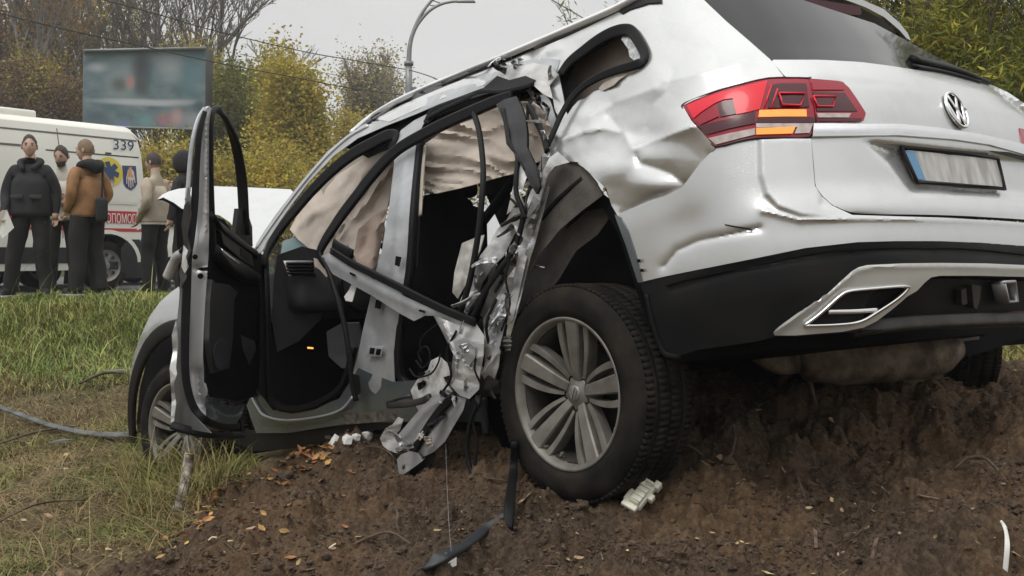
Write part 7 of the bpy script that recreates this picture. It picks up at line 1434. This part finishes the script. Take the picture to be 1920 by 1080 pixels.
# separate leaves that stand out on the soil
leaf_me = mesh_py('fallen_leaf', LEAF_V, LEAF_F); leaf_me.materials.append(M_LEAFY); leaf_me2 = mesh_py('fallen_leaf', LEAF_V, LEAF_F); leaf_me2.materials.append(M_LEAFP)
def leaf(u, v, s_, me, label, grp):
    o = bpy.data.objects.new('fallen_leaf', me); C.objects.link(o); p = G(u, v); o.location = p + np.array([0, 0, .012 + s_ * .2]); o.scale = (s_, s_, s_); o.rotation_euler = (rg_.uniform(-.6, .9), rg_.uniform(-.6, .6), rg_.uniform(0, 6.28)); tag(o, label, 'leaf', grp)
GL_ = 'leaves on the mound'
for u, v, s_, me, lab in ((570, 858, .05, leaf_me, 'largest orange leaf, curled on the mound just below the sill'), (552, 880, .04, leaf_me, 'orange leaf just below the largest orange leaf on the mound'), (518, 892, .036, leaf_me, 'red-brown leaf on the mound right of the front wheel tread'), (663, 893, .032, leaf_me, 'single orange leaf upright on bare soil, left of the hanging hinge bracket'),
        (596, 836, .03, leaf_me, 'orange leaf at the top of the mound touching the sill'), (470, 1000, .022, leaf_me2, 'round yellow leaf on the dark soil at the lower left'), (646, 995, .018, leaf_me, 'small orange leaf on soil halfway between black trim and birch stick'), (348, 986, .032, leaf_me, 'orange leaf at the foot of the mound, below the birch stick'),
        (1420, 778, .022, leaf_me2, 'pale leaf on the shaded soil under the left part of the bumper'), (1562, 797, .026, leaf_me2, 'pale leaf on the shaded soil below the muffler'), (1330, 875, .026, leaf_me2, 'pale bark chip at the end of the forked twig by the rear tyre'), (1356, 868, .028, leaf_me2, 'curled pale bark chip right beside the chip at the twig end'),
        (1470, 888, .020, leaf_me2, 'pale yellow leaf on open soil right of the two bark chips'), (1230, 1058, .022, leaf_me2, 'pale leaf at the bottom edge below the ivory clip'), (1278, 1050, .020, leaf_me, 'reddish leaf at the bottom edge right of the pale leaf below the clip'), (1085, 1056, .020, leaf_me2, 'cream leaf at the bottom edge below the rear wheel'),
        (985, 945, .034, leaf_me2, 'dry crumpled leaf beside the upright black trim end'), (1815, 1042, .02, leaf_me, 'orange leaf near the white strap at the lower right'), (1880, 800, .024, leaf_me, 'brown leaf on the soil at the right edge below the bumper')):
    leaf(u, v, s_, me, lab, GL_)
def lit(L, m, nm):
    V = []; F = []
    for u, v, s_ in L:
        p = Vector(G(u, v)) + Vector((0, 0, .010 + s_ * .25)); R = Matrix.Rotation(rg_.uniform(0, 6.28), 3, 'Z') @ Matrix.Rotation(rg_.uniform(-.7, .7), 3, 'X') @ Matrix.Rotation(rg_.uniform(-.6, .6), 3, 'Y'); b = len(V); V += [p + R @ (Vector(q) * s_) for q in LEAF_V]; F += [tuple(i + b for i in f) for f in LEAF_F]
    tag(link(nm, mesh_py(nm, V, F), m), kind='stuff')
lit([(544, 862, .03), (626, 890, .022), (590, 833, .026), (505, 905, .025), (420, 925, .03), (405, 945, .028), (440, 918, .03), (370, 985, .028), (330, 1010, .03), (310, 1010, .026), (388, 958, .026), (320, 1062, .022), (460, 905, .026), (530, 878, .03), (586, 866, .024), (560, 846, .028), (395, 960, .03), (412, 934, .024), (300, 1030, .026), (1890, 850, .02)] + [(rg_.uniform(540, 620), rg_.uniform(836, 890), rg_.uniform(.014, .028)) for _ in range(40)] + [(rg_.uniform(330, 560), rg_.uniform(900, 1060), rg_.uniform(.010, .022)) for _ in range(26)], M_LEAFY, 'leaf_litter')
lit([(1560, 834, .020), (1064, 1058, .016), (1560, 945, .014), (560, 1062, .015), (432, 1022, .014), (905, 1076, .016), (1680, 845, .016), (1290, 905, .012), (1710, 850, .014), (1905, 1050, .02), (820, 1002, .014), (625, 935, .016), (1440, 1085, .02)] + [(rg_.uniform(600, 1900), rg_.uniform(860, 1075), rg_.uniform(.006, .013)) for _ in range(110)], M_LEAFP, 'leaf_litter')
for u, v in ((398, 1021), (1030, 0)):
    if v: 
        P = [(u - 7, v + 3, .02), (u, v, .025), (u + 8, v - 2, .02)]; twig('straw_stalk', 'short white straw stalk lying on the soil at the lower left', P, .003, mat('white straw', (.6, .55, .42), .8))
P = [(617, 1040, .02), (627, 1036, .025), (638, 1030, .02)]; twig('straw_stalk', 'short white straw stalk lying on the soil in the middle of the bottom edge', P, .003, mat('white straw', (.6, .55, .42), .8))

# ================================================================== HAZE
def haze(dens):
    mb = MB(); mb.box((0, 32, 9.5), (130, 90, 24)); o = mb.build('haze'); m = bpy.data.materials.new('haze air'); m.use_nodes = True; nt = m.node_tree; nt.nodes.clear(); out = nt.nodes.new('ShaderNodeOutputMaterial'); v = nt.nodes.new('ShaderNodeVolumePrincipled'); v.inputs['Density'].default_value = dens; v.inputs['Color'].default_value = (.9, .91, .92, 1); v.inputs['Anisotropy'].default_value = .2; nt.links.new(v.outputs[0], out.inputs['Volume']); o.data.materials.append(m); tag(o, kind='stuff')
haze(.0014)
